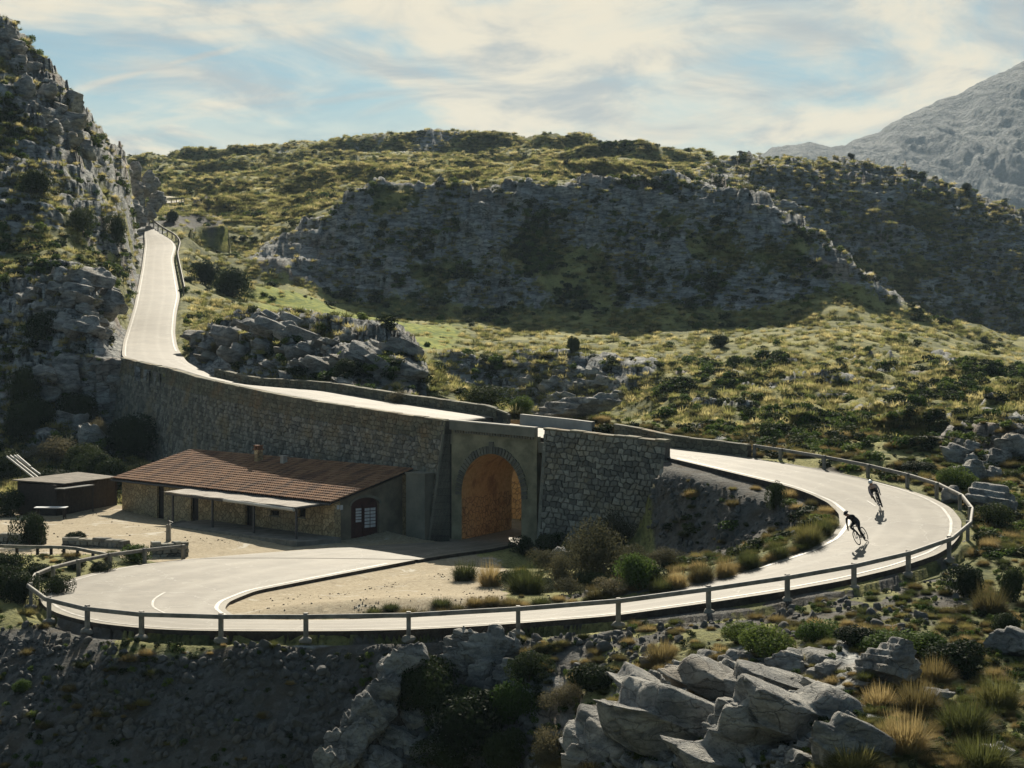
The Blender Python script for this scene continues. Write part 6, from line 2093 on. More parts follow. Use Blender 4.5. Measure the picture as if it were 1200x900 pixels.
# ---- geometry-node scatter for what nobody could count
def scatter(name, pts, rots, scl, idxs, protos, label, cat):
    me = bpy.data.meshes.new(name)
    me.vertices.add(len(pts)); me.vertices.foreach_set('co', np.asarray(pts, np.float32).ravel())
    a = me.attributes.new('rot', 'FLOAT_VECTOR', 'POINT'); a.data.foreach_set('vector', np.asarray(rots, np.float32).ravel())
    a = me.attributes.new('scl', 'FLOAT_VECTOR', 'POINT'); a.data.foreach_set('vector', np.asarray(scl, np.float32).ravel())
    a = me.attributes.new('pick', 'INT', 'POINT'); a.data.foreach_set('value', np.asarray(idxs, np.int32))
    me.update()
    ob = link(name, me); tag(ob, label, cat, kind='stuff')
    col = bpy.data.collections.new(name + '_kinds')
    for i, m in enumerate(protos):
        po_ = bpy.data.objects.new("%s_kind_%02d" % (name, i), m); col.objects.link(po_)
    ng = bpy.data.node_groups.new(name + '_scatter', 'GeometryNodeTree')
    ng.interface.new_socket('Geometry', in_out='INPUT', socket_type='NodeSocketGeometry')
    ng.interface.new_socket('Geometry', in_out='OUTPUT', socket_type='NodeSocketGeometry')
    gi = ng.nodes.new('NodeGroupInput'); go = ng.nodes.new('NodeGroupOutput')
    iop = ng.nodes.new('GeometryNodeInstanceOnPoints')
    ci = ng.nodes.new('GeometryNodeCollectionInfo')
    ci.inputs['Collection'].default_value = col; ci.inputs['Separate Children'].default_value = True; ci.inputs['Reset Children'].default_value = True
    def attr(nm, typ):
        n = ng.nodes.new('GeometryNodeInputNamedAttribute'); n.data_type = typ; n.inputs['Name'].default_value = nm; return n.outputs['Attribute']
    ng.links.new(gi.outputs[0], iop.inputs['Points']); ng.links.new(ci.outputs[0], iop.inputs['Instance'])
    iop.inputs['Pick Instance'].default_value = True
    ng.links.new(attr('pick', 'INT'), iop.inputs['Instance Index'])
    e2r = ng.nodes.new('FunctionNodeEulerToRotation'); ng.links.new(attr('rot', 'FLOAT_VECTOR'), e2r.inputs[0])
    ng.links.new(e2r.outputs[0], iop.inputs['Rotation']); ng.links.new(attr('scl', 'FLOAT_VECTOR'), iop.inputs['Scale'])
    ng.links.new(iop.outputs[0], go.inputs[0])
    md = ob.modifiers.new('scatter', 'NODES'); md.node_group = ng
    return ob
RKM = rockm; GVM = gravel; SCM = scree; GRM = green
# vertex visibility: running minimum of picture row going away from the viewer
runmin = np.minimum.accumulate(np.where(FY > 40, GPY, 2000), axis=0)
VIS = (GPY <= runmin + 1.5) & (FY > 40)
wscr = np.zeros((NR, NC)); wscr[1:] = np.clip(-(np.diff(GPY, axis=0)), 0.0, 12)
wscr[~VIS] = 0
wscr[(GPY < -20) | (GPY > 930)] = 0
wscr += 0.3 * VIS * (FY > 84) * (FY < 124) * (TX > 640)
wscr += 0.04 * ((FY > 46) & (FY < 560))          # some behind crests too
def sample(weight, n):
    w = (wscr * weight).ravel(); w = w / w.sum()
    ids = rng.choice(len(w), size=n, p=w)
    i, j = np.divmod(ids, NC)
    u = rng.random(n); v = rng.random(n)
    i2 = np.maximum(i - 1, 0); j2 = np.minimum(j + 1, NC - 1)
    out = []
    for A in (FX, FY, FZ):
        out.append((A[i, j] * (1 - u) + A[i, j2] * u) * (1 - v) + (A[i2, j] * (1 - u) + A[i2, j2] * u) * v)
    return np.stack(out, 1), i, j
clear = (ROADD > 0.7) | (ROADD == 0)
clear = (ROADD > 0.7)
notyard = (GVM < 0.25) & clear & ~((TD > 97) & (TD < 107) & (TX > 480) & (TX < 790)) & ~((TX > 480) & (TX < 660) & (TD > 108) & (TD < 119)) 
patch = sstep(-0.25, 0.25, fbm(X / 7, Yw / 9, octs=4, seed=131))
patch2 = sstep(-0.1, 0.3, fbm(X / 11, Yw / 14, octs=4, seed=137))
far = TD > 118
gentle = 1 - 0.75 * RKM
# grass tufts beyond the road
wgt = notyard * far * (TD < 345) * gentle * (0.25 + 1.2 * patch ** 2) * (1 - 0.75 * GRM) * (1 - 0.6 * SCM)
pts, i, j = sample(wgt, 17500)
D_ = pts[:, 1]
s = rng.uniform(0.35, 0.85, len(pts)) * np.clip(0.75 + D_ / 700, 0.7, 1.15)
rots = np.zeros_like(pts); rots[:, 2] = rng.uniform(0, 6.28, len(pts)); 
scatter('grass_tussocks', pts, rots, np.stack([s, s, s * rng.uniform(.7, 1.1, len(s))], 1), rng.integers(0, 4, len(s)), T_FAR, "countless tan and olive grass tussocks over the slopes beyond the road", 'grass')
wgt = notyard * (TD >= 325) * (TD < 640) * gentle * (0.4 + patch2)
pts, i, j = sample(wgt, 17000)
s = rng.uniform(0.5, 1.3, len(pts)); rots = np.zeros_like(pts); rots[:, 2] = rng.uniform(0, 6.28, len(pts))
scatter('hilltop_grass', pts, rots, np.stack([s, s, s * rng.uniform(.6, 1.0, len(s))], 1), rng.integers(0, 4, len(s)), T_FAR, "pale tussock grass covering the far hilltops", 'grass')
# dark scrub
lowp = 0.25 + 1.1 * sstep(0.0, 0.35, fbm(X / 8, Yw / 12 + Z / 8, octs=4, seed=141))
shade = np.maximum(cliff, cliff2)
wgt = notyard * (TD > 112) * (TD < 345) * (0.26 * lowp ** 2 + 0.6 * shade * lowp ** 2 * (1 - 0.85 * RKM) + 0.9 * mid * lowp ** 2 * (TD < 190) + 0.30 * leftm * lowp * (1 - 0.85 * RKM)) * (1 - 0.7 * (TD > 195) * (TD < 262) * (TX > 380)) * (1 - 0.5 * GRM)
pts, i, j = sample(wgt, 7800)
s = rng.uniform(0.30, 1.0, len(pts)) ** 1.3 * np.clip(0.6 + pts[:, 1] / 420, 0.7, 1.5); rots = np.zeros_like(pts); rots[:, 2] = rng.uniform(0, 6.28, len(pts)); pts[:, 2] -= 0.1
scatter('hillside_scrub', pts, rots, np.stack([s, s, s * rng.uniform(.6, 1.0, len(s))], 1), rng.integers(0, 4, len(s)), S_FAR, "dark green scrub dotted over the shaded slopes and cliffs", 'scrub')
wgt = notyard * (TD >= 330) * (TD < 640) * (0.1 + 1.0 * lowp ** 2) * (1 - 0.6 * cliff2) * (1 - 0.65 * (TD > 350) * (TD < 430) * (TX < 800))
pts, i, j = sample(wgt, 4000)
s = rng.uniform(0.45, 1.2, len(pts)) ** 1.5 * np.where(pts[:, 1] > 470, 0.75, 1.0); rots = np.zeros_like(pts); rots[:, 2] = rng.uniform(0, 6.28, len(pts)); pts[:, 2] -= 0.15
scatter('hilltop_scrub', pts, rots, np.stack([s, s, s * rng.uniform(.6, 1.0, len(s))], 1), rng.integers(0, 4, len(s)), S_FAR, "dark scrub dots on the far hills up to the skyline", 'scrub')
# near slopes: rich tufts, the largest as individuals
wgt = notyard * (TD < 118) * (TX < 1480) * (TX > -260) * (1 - 0.93 * np.clip(SCM, 0, 1)) * (1 - 0.7 * RKM) * (0.3 + patch) * np.where(TX > 1000, 1.6, 1.0)
pts, i, j = sample(wgt, 2700)
pxs = 600 + F * pts[:, 0] / pts[:, 1]
s = 0.13 + 0.42 * rng.random(len(pts)) ** 1.3; order = np.argsort(-(s / pts[:, 1]) * ((pxs > 0) & (pxs < 1200)))
LABT = [
 (lambda x, y, D: x > 1000 and D < 72, "tawny grass tussock among the rocks of the right foreground", "tussocks on the right foreground slope"),
 (lambda x, y, D: x > 600 and D < 72, "grass tussock on the broken ground between the near guardrail and the outcrop", "tussocks below the near guardrail"),
 (lambda x, y, D: D < 74, "grass tussock on the shaded slope at lower left", "tussocks on the lower left slope"),
 (lambda x, y, D: x < 300, "grass tussock near the hedge at the left hairpin", "tussocks by the left hairpin"),
 (lambda x, y, D: x < 985 and D < 104, "grass tussock on the bank inside the road loop", "tussocks inside the road loop"),
 (lambda x, y, D: True, "grass tussock on the slope behind the far guardrail", "tussocks behind the far guardrail")]
MARKS = [(_x, _y, '%s near guardrail post from the left' % _o) for _x, _y, _o in zip((66, 110, 175, 261, 364, 480, 602, 717, 827, 917, 993), (730, 742, 750, 752, 754, 752, 745, 736, 722, 708, 695), 'first second third fourth fifth sixth seventh eighth ninth tenth eleventh'.split())] + [(800, 840, "huge slanted outcrop"), (940, 850, "outcrop's right shoulder"), (1043, 790, "domed grey boulder"), (1190, 760, "grey rock at the right edge"), (1130, 775, "dark green bush among the lower right rocks"),
 (1130, 690, "dark bush below the guardrail bend"), (1190, 690, "dark bush at the right picture edge"), (1040, 760, "long low green bush"), (900, 750, "wide green bush"), (775, 765, "yellow-green clump"),
 (572, 768, "pointed pale crag"), (430, 830, "long pale rock rib"), (1165, 600, "grey boulder right of the bend"), (1054, 655, "guardrail post at the right bend"), (917, 690, "guardrail post nearest the bend"), (717, 718, "guardrail post above the outcrop"),
 (1090, 850, "dark-bottomed tussock right of the boulder"), (1160, 880, "large brown tussock at lower right"), (640, 800, "shaded hollow"), (200, 740, "lower left guardrail"), (60, 740, "leftmost guardrail bend"), (30, 660, "yard hedge"), (750, 670, "island thicket"), (900, 610, "bank inside the bend"),
 (1010, 540, "far guardrail"), (1150, 530, "rock face at the right edge"), (1000, 890, "bottom edge of the picture"), (1185, 820, "right picture edge")]
named = {}
for n_, k in enumerate(order[:205]):
    x = pxs[k]; y = HY + F * (HC - pts[k, 2]) / pts[k, 1]
    mx_, my_, ml = min(MARKS, key=lambda m: (m[0] - x) ** 2 + 2.0 * (m[1] - y) ** 2)
    dx_, dy_ = x - mx_, y - my_
    dist = math.hypot(dx_, dy_)
    sd_ = ("just " if dist < 28 else "well " if dist > 70 else "") + (("right of" if dx_ > 0 else "left of") if abs(dx_) > abs(dy_) else ("below" if dy_ > 0 else "above"))
    kd_ = random.randrange(7)
    big = s[k] * F / pts[k, 1]
    sz_ = "large" if s[k] > 0.5 else "mid-sized" if s[k] > 0.34 else "small"
    tone = "golden" if kd_ < 4 else "olive"
    lab = "%s %s grass tussock %s the %s" % (sz_, tone, sd_, ml)
    named.setdefault(lab, []).append(add_tuft(pts[k] - np.array([0, 0, .03]), s[k], lab, "grass tussocks on the slopes close to the road", random.uniform(.7, 1.0), kind=kd_))
rest = order[205:]
P_ = pts[rest]; s_ = s[rest]; rots = np.zeros_like(P_); rots[:, 2] = rng.uniform(0, 6.28, len(P_))
scatter('small_tussocks', P_, rots, np.stack([s_, s_, s_ * .9], 1), rng.integers(0, 7, len(s_)), T_NEAR, "smaller grass tussocks on the slopes close to the road", 'grass')
i0_, i1_ = first(2) + 20, first(6)
edge_pts = EA[i0_:i1_]; dirs = (EA - EB)[i0_:i1_]; dirs = dirs / np.linalg.norm(dirs, axis=1)[:, None]
acc = 0.0; rr3 = random.Random(77); cnt_ = [0, 0]
ORD = "first second third fourth fifth sixth seventh eighth ninth tenth eleventh twelfth thirteenth fourteenth fifteenth sixteenth seventeenth eighteenth nineteenth twentieth".split()
def edge_label(pxq, p, near_):
    c = cnt_[int(near_)]; cnt_[int(near_)] += 1
    if near_:
        if c < 20: return "%s grass tussock of the row inside the bend, counted from its tip" % ORD[c]
        return "%s grass tussock along the inner near road, counted on past the bend's row" % (ORD[min(c - 20, 19)])
    return "%s grass tussock at the inner road edge right of the wing wall" % ORD[min(c, 19)]
for q in range(1, len(edge_pts)):
    acc += np.linalg.norm(edge_pts[q] - edge_pts[q - 1])
    px_q = 600 + F * edge_pts[q][0] / edge_pts[q][1]
    near_ = edge_pts[q][1] < 89
    if acc > (0.62 if near_ else 2.0):
        acc = 0
        off = rr3.uniform(0.35, 1.3); pq = edge_pts[q] + dirs[q] * off
        gzq = ground_xy(pq[0], pq[1])
        add_tuft((pq[0], pq[1], gzq - 0.03), rr3.uniform(0.34, 0.72), edge_label(px_q, edge_pts[q], near_), "tussocks along the inner edge of the bend" if near_ else "tussocks along the far inner edge", rr3.uniform(.8, 1.15), kind=rr3.choice([0, 1, 2, 3, 4, 5]))
for (px, py, s1, s2, mt, lab) in ((680, 672, 1.5, 1.7, 0, "tall airy bush with grey-brown top in front of the wing wall"), (640, 668, 1.0, 1.0, 1, "mid-sized airy bush left of the tall one below the wing wall"), (735, 672, 1.3, 1.3, 1, "broad airy bush right of the tall one below the wing wall"), (775, 665, 1.2, 0.9, 0, "low airy bush on the bank at the right end of the island thicket"), (668, 697, 0.8, 0.7, 0, "small leafy bush in front of the airy thicket"), (715, 700, 1.0, 0.75, 1, "dark-footed leafy bush at the front of the island thicket")):
    add_shrub(place(px, py), s1, s2, lab, [A_NEAR[mt]])
for (px, py, s1, s2, lab) in ((598, 690, .8, .8, "dark leafy bush between the two tall grass clumps and the golden one"), (640, 694, .8, .7, "dark green bush in the middle of the island thicket"), (690, 690, 1.2, .9, "dark leafy mass at the foot of the tall airy bush"), (760, 686, 1.0, .8, "dark leafy bush at the thicket's right foot by the road")):
    add_shrub(place(px, py), s1, s2, lab, S_NEAR[:2])
wgt = notyard * (TD > 84) * (TD < 124) * (TX > 640) * (TX < 1480) * (1 - 0.9 * np.clip(SCM, 0, 1)) * (0.25 + patch) * (TX > 780 - 3.0 * np.maximum(TD - 100, 0) * 8)
pts, i, j = sample(wgt, 900)
ex_ = []
for q in range(first(2), first(4) + 10):
    for _ in range(5):
        o_ = rng.uniform(0.9, 6.0); pq = EB[q] + nB[q] * o_; x_, y_ = pq[0] + rng.uniform(-.5, .5), pq[1] + rng.uniform(-.3, .3)
        ex_.append((x_, y_, ground_xy(x_, y_)))
ex_ = np.array(ex_); pts = np.concatenate([pts, ex_[::2]])
s = rng.uniform(0.2, 0.7, len(pts)); rots = np.zeros_like(pts); rots[:, 2] = rng.uniform(0, 6.28, len(pts))
scatter('bank_tussocks', pts, rots, np.stack([s, s, s * .9], 1), rng.integers(0, 7, len(s)), T_NEAR, "grass tussocks crowding the bank behind the far guardrail", 'grass')
pts, i, j = sample(wgt, 500)
pts = np.concatenate([pts, ex_[1::5]])
s = rng.uniform(0.25, 0.9, len(pts)); rots = np.zeros_like(pts); rots[:, 2] = rng.uniform(0, 6.28, len(pts)); pts[:, 2] -= 0.08
scatter('bank_scrub', pts, rots, np.stack([s, s, s * .7], 1), rng.integers(0, 4, len(s)), S_FAR, "low dark scrub on the bank behind the far guardrail", 'scrub')
# small herbs near
wgt = notyard * (TD < 118) * (TX < 1480) * (TX > -260) * (1 - 0.8 * np.clip(SCM, 0, 1)) * (0.3 + patch2)
pts, i, j = sample(wgt, 3200)
s = rng.uniform(0.06, 0.26, len(pts)); rots = np.zeros_like(pts); rots[:, 2] = rng.uniform(0, 6.28, len(pts))
scatter('low_herbs', pts, rots, np.stack([s, s, s], 1), rng.integers(0, 4, len(s)), S_FAR, "low dark herbs between the tussocks close to the road", 'ground cover')
# loose stones
wgt = clear * (SCM > 0.25) * (TD < 140) * (1 - 0.6 * GVM)
pts, i, j = sample(wgt * (0.15 + sstep(-0.2, 0.25, fbm(X / 2.5, Yw / 1.2, octs=3, seed=151))), 15000)
s = 0.028 + 0.24 * rng.random(len(pts)) ** 6.0
order = np.argsort(-(s / pts[:, 1]))
rots = rng.uniform(0, 6.28, pts.shape); pts[:, 2] += s * 0.2
for k in order[:60]:
    o = bpy.data.objects.new('stone', random.choice(STN)); COL.objects.link(o)
    o.location = pts[k]; ss = s[k] * 1.3; o.scale = (ss, ss * random.uniform(.7, 1.1), ss * random.uniform(.5, .9)); o.rotation_euler = rots[k]
    x = 600 + F * pts[k, 0] / pts[k, 1]
    yq_ = HY + F * (HC - pts[k, 2]) / pts[k, 1]
    mx_, my_, ml = min(MARKS, key=lambda m: (m[0] - x) ** 2 + 1.0 * (m[1] - yq_) ** 2)
    d_ = math.hypot(x - mx_, yq_ - my_)
    wpx = s[k] * 2 * F / pts[k, 1]
    if pts[k, 1] < 85:
        tag(o, "%s grey stone %s%s the %s" % ("large" if wpx > 13 else "mid-sized" if wpx > 10 else "small", "just " if d_ < 25 else "well " if d_ > 75 else "", ("right of" if x > mx_ else "left of") if abs(x - mx_) > abs(yq_ - my_) else ("below" if yq_ > my_ else "above"), ml), 'stone', "loose stones below the near guardrail")
    elif pts[k, 1] > 85: tag(o, "loose stone on the dark bank inside the right bend", 'stone', "stones on the bank inside the bend")
    elif x > 620: tag(o, "loose grey stone on the strip below the near guardrail at right", 'stone', "stones below the near guardrail")
    else: tag(o, "loose grey stone on the dark scree below the near guardrail at left", 'stone', "stones on the dark scree")
r_ = order[60:]
scatter('scree_stones', pts[r_], rots[r_], np.stack([s[r_], s[r_] * .85, s[r_] * .7], 1), rng.integers(0, 6, len(r_)), STN, "dark loose scree of broken stones on the banks", 'scree')
GRITM = rubble_mat('pale_grit', (0.22, 0.18, 0.13), (0.48, 0.43, 0.34), (0.3, 0.24, 0.16), 0.3)
GRT = [rock_mesh('grit', 340 + i, 1, 6, 0.05, mat=GRITM) for i in range(4)]
# grit on the gravel
wgt = clear * (GVM > 0.5) * (TD < 125) * (0.03 + sstep(0.0, 0.3, fbm(X / 2.2, Yw / 2.2, octs=4, seed=161)))
pts, i, j = sample(wgt, 2600)
s = 0.012 + 0.06 * rng.random(len(pts)) ** 3; rots = rng.uniform(0, 6.28, pts.shape)
scatter('gravel_grit', pts, rots, np.stack([s, s, s * .7], 1), rng.integers(0, 4, len(s)), GRT, "small stones strewn over the pale gravel", 'gravel')
# ------------------------------------------------------------------ the two descending riders
def road_z(x, y):
    co, j, dd = kd_lo.find((x, y, 0)); i = kd_lo_idx[j]
    a, b = EA[i], EB[i]; ab = b[:2] - a[:2]; t = ((x - a[0]) * ab[0] + (y - a[1]) * ab[1]) / (ab @ ab)
    return a[2] + (b[2] - a[2]) * t + 0.04 * math.sin(math.pi * min(max(t, 0), 1))
def on_road(px, py):
    best = None
    for D in np.arange(66, 108, 0.05):
        x = (px - 600) * D / F; z = road_z(x, D); e = abs(HY + F * (HC - z) / D - py)
        if best is None or e < best[0]: best = (e, x, D, z)
    return Vector(best[1:])
BLACK = simple('black_cloth', (0.010, 0.010, 0.012), (0.022, 0.022, 0.026), 9, 0.7)
ROSE = simple('rose_grey_jersey', (0.36, 0.28, 0.27), (0.46, 0.37, 0.35), 9, 0.8)
SKIN = simple('skin', (0.33, 0.19, 0.125), (0.40, 0.235, 0.155), 9, 0.55)
RUBBER = simple('tyre_rubber', (0.012, 0.012, 0.012), (0.02, 0.02, 0.02), 9, 0.7)
CARBON = simple('carbon', (0.015, 0.015, 0.017), (0.03, 0.03, 0.033), 9, 0.35)
WHITEP = simple('white_shell', (0.62, 0.62, 0.62), (0.72, 0.72, 0.72), 9, 0.35)
ALLOY = simple('alloy', (0.35, 0.35, 0.36), (0.5, 0.5, 0.5), 9, 0.35)
def torus(R_, r, n=32, m=6):
    V = []; Fs = []
    for i in range(n):
        a = 2 * math.pi * i / n
        for k in range(m):
            b = 2 * math.pi * k / m
            V.append(((R_ + r * math.cos(b)) * math.cos(a), r * math.sin(b), (R_ + r * math.cos(b)) * math.sin(a)))
    for i in range(n):
        for k in range(m):
            Fs.append((i * m + k, i * m + (k + 1) % m, ((i + 1) % n) * m + (k + 1) % m, ((i + 1) % n) * m + k))
    return V, Fs
def make_bike(M, label, framemat):
    root = bpy.data.objects.new('road_bicycle', None); COL.objects.link(root); root.matrix_world = M
    tag(root, label, 'bicycle', 'racing bicycles descending the bend')
    for wx in (-0.50, 0.50):
        w = bpy.data.objects.new('wheel', None); 
        mb = MB(); mb.tube([(0, -0.05, 0), (0, 0.05, 0)], 0.025, 8)
        w = mb.build('wheel', ALLOY, root); w.location = (wx, 0, 0.34)
        mb = MB(); mb.add(*torus(0.328, 0.0145)); mb.build('tyre', RUBBER, w, True)
        mb = MB()
        V, Fs = torus(0.300, 0.016, 32, 4); mb.add([(x, y * 0.7, z * 1.0) for x, y, z in V], Fs); mb.build('rim', CARBON, w, True)
        for k in range(12):
            a = 2 * math.pi * k / 12
            mb = MB(); mb.tube([(0.02 * math.cos(a), 0.02 * (-1) ** k, 0.02 * math.sin(a)), (0.29 * math.cos(a), 0, 0.29 * math.sin(a))], 0.0022, 3, False); mb.build('spoke', ALLOY, w)
    BBp, ST, HT, HB = (-0.06, 0, 0.27), (-0.22, 0, 0.80), (0.34, 0, 0.84), (0.375, 0, 0.70)
    mb = MB()
    mb.tube([BBp, ST], 0.017, 8); mb.tube([(-0.205, 0, 0.76), HT], 0.016, 8); mb.tube([BBp, HB], 0.022, 8); mb.tube([HT, HB], 0.021, 8)
    for s in (-1, 1):
        mb.tube([BBp, (-0.50, s * 0.06, 0.34)], 0.010, 6); mb.tube([(-0.20, 0, 0.74), (-0.50, s * 0.06, 0.34)], 0.009, 6)
    mb.build('frame', framemat, root, True)
    mb = MB()
    for s in (-1, 1): mb.tube([HB, (0.40, s * 0.045, 0.62), (0.50, s * 0.05, 0.34)], [0.018, 0.014, 0.009], 6)
    mb.build('fork', framemat, root, True)
    mb = MB(); mb.tube([(0.335, 0, 0.86), (0.42, 0, 0.90)], 0.015, 6)
    mb.tube([(0.42, -0.21, 0.90), (0.42, 0.21, 0.90)], 0.013, 6)
    for s in (-1, 1): mb.tube([(0.42, s * .21, .90), (.50, s * .21, .895), (.53, s * .212, .84), (.49, s * .214, .78), (.42, s * .215, .765)], 0.014, 6); mb.tube([(.50, s * .21, .895), (.545, s * .21, .94)], .015, 6)
    mb.build('handlebar', CARBON, root, True)
    mb = MB()
    V = [(-0.37, -0.065, .955), (-0.37, .065, .955), (-0.22, .05, .96), (-0.10, .018, .955), (-0.10, -.018, .955), (-0.22, -.05, .96)]
    V2 = [(x, y * .8, z - .035) for x, y, z in V]
    mb.add(V + V2, [(0, 1, 2, 3, 4, 5), (11, 10, 9, 8, 7, 6)] + [(i, i + 6, (i + 1) % 6 + 6, (i + 1) % 6) for i in range(6)]); mb.build('saddle', BLACK, root)
    mb = MB(); mb.tube([ST, (-0.245, 0, .93)], .013, 6); mb.build('seatpost', CARBON, root)
    c = MB(); c.tube([(-0.06, -0.05, .27), (-0.06, .05, .27)], .03, 10); V, Fs = torus(.09, .006, 20, 4); c.add([(x - .06, y - .05, z + .27) for x, y, z in V], Fs)
    ck = c.build('crankset', ALLOY, root)
    for s, dz in ((-1, .17), (1, -.17)):
        mb = MB(); mb.tube([(-.06, s * .065, .27), (-.06, s * .075, .27 + dz)], .011, 6); mb.build('crank_arm', CARBON, ck)
        mb = MB(); mb.box((-.06, s * .115, .27 + dz), (.09, .075, .018)); mb.build('pedal', BLACK, ck)
    return root
def make_rider(M, label, jersey, helmetmat, legs, armmat, turn=0.0):
    J = {}; E = []; Rr = []
    V = []
    def v(name, p, r): J[name] = len(V); V.append(p); Rr.append(r); return J[name]
    def e(a, b): E.append((J[a], J[b]))
    v('pelvis', (-0.20, 0, 1.03), (0.15, 0.13)); v('waist', (-0.06, 0, 1.16), (0.135, 0.11)); v('chest', (0.12, 0, 1.26), (0.165, 0.115)); v('neck0', (0.24, 0, 1.31), (0.10, 0.085))
    v('neck1', (0.31, -0.005 + turn * .02, 1.37), (0.055, 0.055)); v('head0', (0.365, turn * .03, 1.43), (0.082, 0.085)); v('head1', (0.375, turn * .03, 1.50), (0.078, 0.082)); v('chin', (0.435, turn * .05, 1.395), (0.042, 0.04)); v('nose', (0.468, turn * .06, 1.44), (0.014, 0.014))
    e('pelvis', 'waist'); e('waist', 'chest'); e('chest', 'neck0'); e('neck0', 'neck1'); e('neck1', 'head0'); e('head0', 'head1'); e('head0', 'chin'); e('head0', 'nose')
    for s, nm in ((1, 'l'), (-1, 'r')):
        v(nm + 'sh', (0.21, s * .175, 1.27), (.062, .062)); v(nm + 'el', (0.30, s * .235, 1.03), (.042, .042)); v(nm + 'wr', (0.43, s * .215, .845), (.026, .026)); v(nm + 'pa', (0.475, s * .212, .80), (.030, .022))
        e('neck0', nm + 'sh'); e(nm + 'sh', nm + 'el'); e(nm + 'el', nm + 'wr'); e(nm + 'wr', nm + 'pa')
        # curled fingers round the drop, and the thumb
        for q in range(4):
            z0 = .815 - .017 * q; x0 = .50 - .006 * q
            ln = (.9, 1.0, .95, .78)[q]
            v(nm + 'f%da' % q, (x0 + .022 * ln, s * (.235), z0), (.0085, .0085)); v(nm + 'f%db' % q, (x0 + .026 * ln, s * (.205), z0 - .004), (.0075, .0075))
            e(nm + 'pa', nm + 'f%da' % q); e(nm + 'f%da' % q, nm + 'f%db' % q)
        v(nm + 't', (.475, s * .188, .83), (.0095, .0095)); e(nm + 'pa', nm + 't')
        up = (nm == 'r')
        v(nm + 'hip', (-0.20, s * .105, .97), (.105, .105))
        kn = (0.20, s * .125 + (-.05 if up else 0), .84) if up else (0.085, s * .10, .60)
        v(nm + 'th', tuple((a + b) / 2 + (0.0, 0, .02)[i] for i, (a, b) in enumerate(zip((-0.20, s * .105, .97), kn))), (.083, .083))
        v(nm + 'kn', kn, (.056, .056))
        an = (-0.11, s * .11, .535) if up else (-0.115, s * .11, .205)
        v(nm + 'cf', tuple(a * .6 + b * .4 for a, b in zip(kn, an)), (.054, .056))
        v(nm + 'an', an, (.032, .032)); v(nm + 'heel', (an[0] - .04, an[1], an[2] - .055), (.032, .03)); v(nm + 'toe', (an[0] + .15, an[1], an[2] - .075), (.035, .024))
        e('pelvis', nm + 'hip'); e(nm + 'hip', nm + 'th'); e(nm + 'th', nm + 'kn'); e(nm + 'kn', nm + 'cf'); e(nm + 'cf', nm + 'an'); e(nm + 'an', nm + 'heel'); e(nm + 'an', nm + 'toe')
    me = bpy.data.meshes.new('person_base'); me.from_pydata(V, E, []); me.update()
    ob = bpy.data.objects.new('person_base', me); COL.objects.link(ob)
    ob.modifiers.new('skin', 'SKIN'); 
    if not me.skin_vertices:
        bm = bmesh.new(); bm.from_mesh(me); bm.verts.layers.skin.verify(); bm.to_mesh(me); bm.free()
    sk = me.skin_vertices[0].data
    for i, r_ in enumerate(Rr): sk[i].radius = r_; sk[i].use_root = (i == 0)
    ob.modifiers[0].use_smooth_shade = True
    sb = ob.modifiers.new('sub', 'SUBSURF'); sb.levels = 2; sb.render_levels = 2
    dg = bpy.context.evaluated_depsgraph_get()
    bme = bpy.data.meshes.new_from_object(ob.evaluated_get(dg)); bme.name = 'person'
    bpy.data.objects.remove(ob)
    bme.materials.clear()
    for m in (jersey, BLACK, SKIN, legs, armmat): bme.materials.append(m)
    for p in bme.polygons:
        c = p.center; p.use_smooth = True
        if c.z > 1.345 and c.x > 0.26: k = 2
        elif c.x > 0.44 and c.z < .86: k = 2
        elif abs(c.y) > .16 and c.z < 1.16 and c.x > .2 and c.z > .8: k = 4
        elif c.x < -.02 and c.z < .58 and (c.z < .16 or (.40 < c.z < .50 and c.y < 0)): k = 1
        elif c.z < 1.09 and c.z > .62 and c.x < 0.16 and abs(c.y) < .3: k = 1
        elif c.z < .80: k = 3
        else: k = 0
        p.material_index = k
    root = link('person', bme); root.matrix_world = M
    tag(root, label, 'cyclist')
    # helmet: vented shell
    bm = bmesh.new(); bmesh.ops.create_icosphere(bm, subdivisions=3, radius=1.0)
    bmesh.ops.delete(bm, geom=[v_ for v_ in bm.verts if v_.co.z < -0.12], context='VERTS')
    for v_ in bm.verts:
        c = v_.co; g = 1.0 - 0.10 * max(0, math.sin(c.y * 14)) * (c.z > .15)
        v_.co = Vector((c.x * .150 * g + (-.03 if c.x < 0 else 0), c.y * .108 * g, c.z * .115 * g))
    hm = bpy.data.meshes.new('helmet'); bm.to_mesh(hm); bm.free()
    h = link('helmet', hm, root, helmetmat); h.location = (.365, turn * .03, 1.487); h.rotation_euler = (0, R(12), 0)
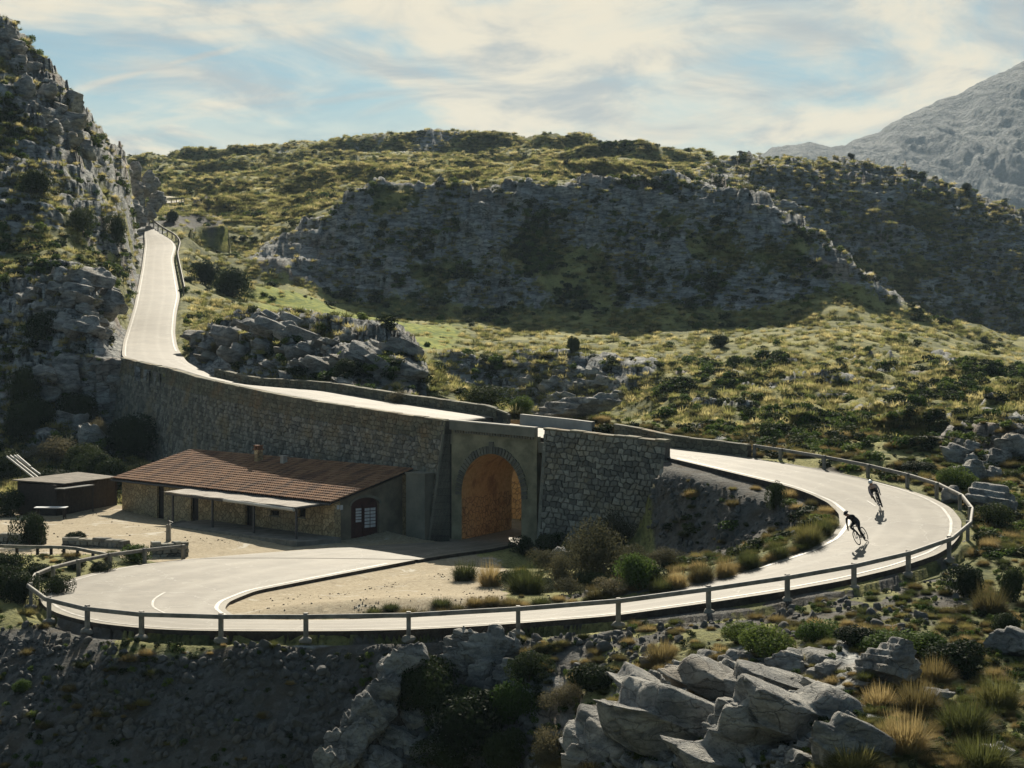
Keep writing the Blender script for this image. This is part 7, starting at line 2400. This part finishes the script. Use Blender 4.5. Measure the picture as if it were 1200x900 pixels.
    mb = MB(); mb.tube([(.43, -.07 + turn * .05, 1.462), (.462, -.035 + turn * .05, 1.463), (.468, turn * .05, 1.462), (.462, .035 + turn * .05, 1.463), (.43, .07 + turn * .05, 1.462)], .016, 6); mb.build('sunglasses', BLACK, root, True)
    for s in (-1, 1):
        mb = MB(); mb.tube([(.355, s * .088 + turn * .03, 1.425), (.365, s * .096 + turn * .03, 1.455)], .013, 6); mb.build('ear', SKIN, root, True)
    return root
def bike_matrix(p, head, lean):
    """head: direction of travel in degrees in the ground plane; lean: roll towards the rider's right"""
    slope = 0.07
    return Matrix.Translation(p) @ Matrix.Rotation(R(head), 4, 'Z') @ Matrix.Rotation(math.atan(slope), 4, 'Y') @ Matrix.Rotation(R(lean), 4, 'X')
p1 = on_road(1012, 636.5); p2 = on_road(1032.5, 597.5)
for p, head, lean, a, b in ((p1, -119, 24, "black racing bicycle leaning into the bend under the dark-clad rider", None), (p2, -97, 20, "dark racing bicycle under the rider in the rose-grey jersey", None)):
    M = bike_matrix(p, head, lean); bk = make_bike(M, a, CARBON)
    if p is p1: make_rider(M, "leading cyclist in black kit and black helmet, crouched over the drops", BLACK, BLACK, BLACK, BLACK, -1.5)
    else: make_rider(M, "following cyclist in rose-grey jersey and white helmet, leaning into the bend", ROSE, WHITEP, BLACK, ROSE, -1.0)

# ------------------------------------------------------------------ air
hz_ = MB(); hz_.box((0, 1075, 172.0), (6100, 3650, 384))
hazeo = hz_.build('haze', None)
hm = bpy.data.materials.new('haze'); hm.use_nodes = True
hm.node_tree.nodes.clear()
ho_ = hm.node_tree.nodes.new('ShaderNodeOutputMaterial'); pv = hm.node_tree.nodes.new('ShaderNodeVolumePrincipled')
pv.inputs['Density'].default_value = 0.00009
pv.inputs['Color'].default_value = (0.60, 0.80, 1.0, 1)
pv.inputs['Anisotropy'].default_value = 0.15
hm.node_tree.links.new(pv.outputs[0], ho_.inputs['Volume'])
hazeo.data.materials.append(hm)
hazeo['kind'] = 'stuff'; hazeo['label'] = "thin blue haze in the air over the whole valley"
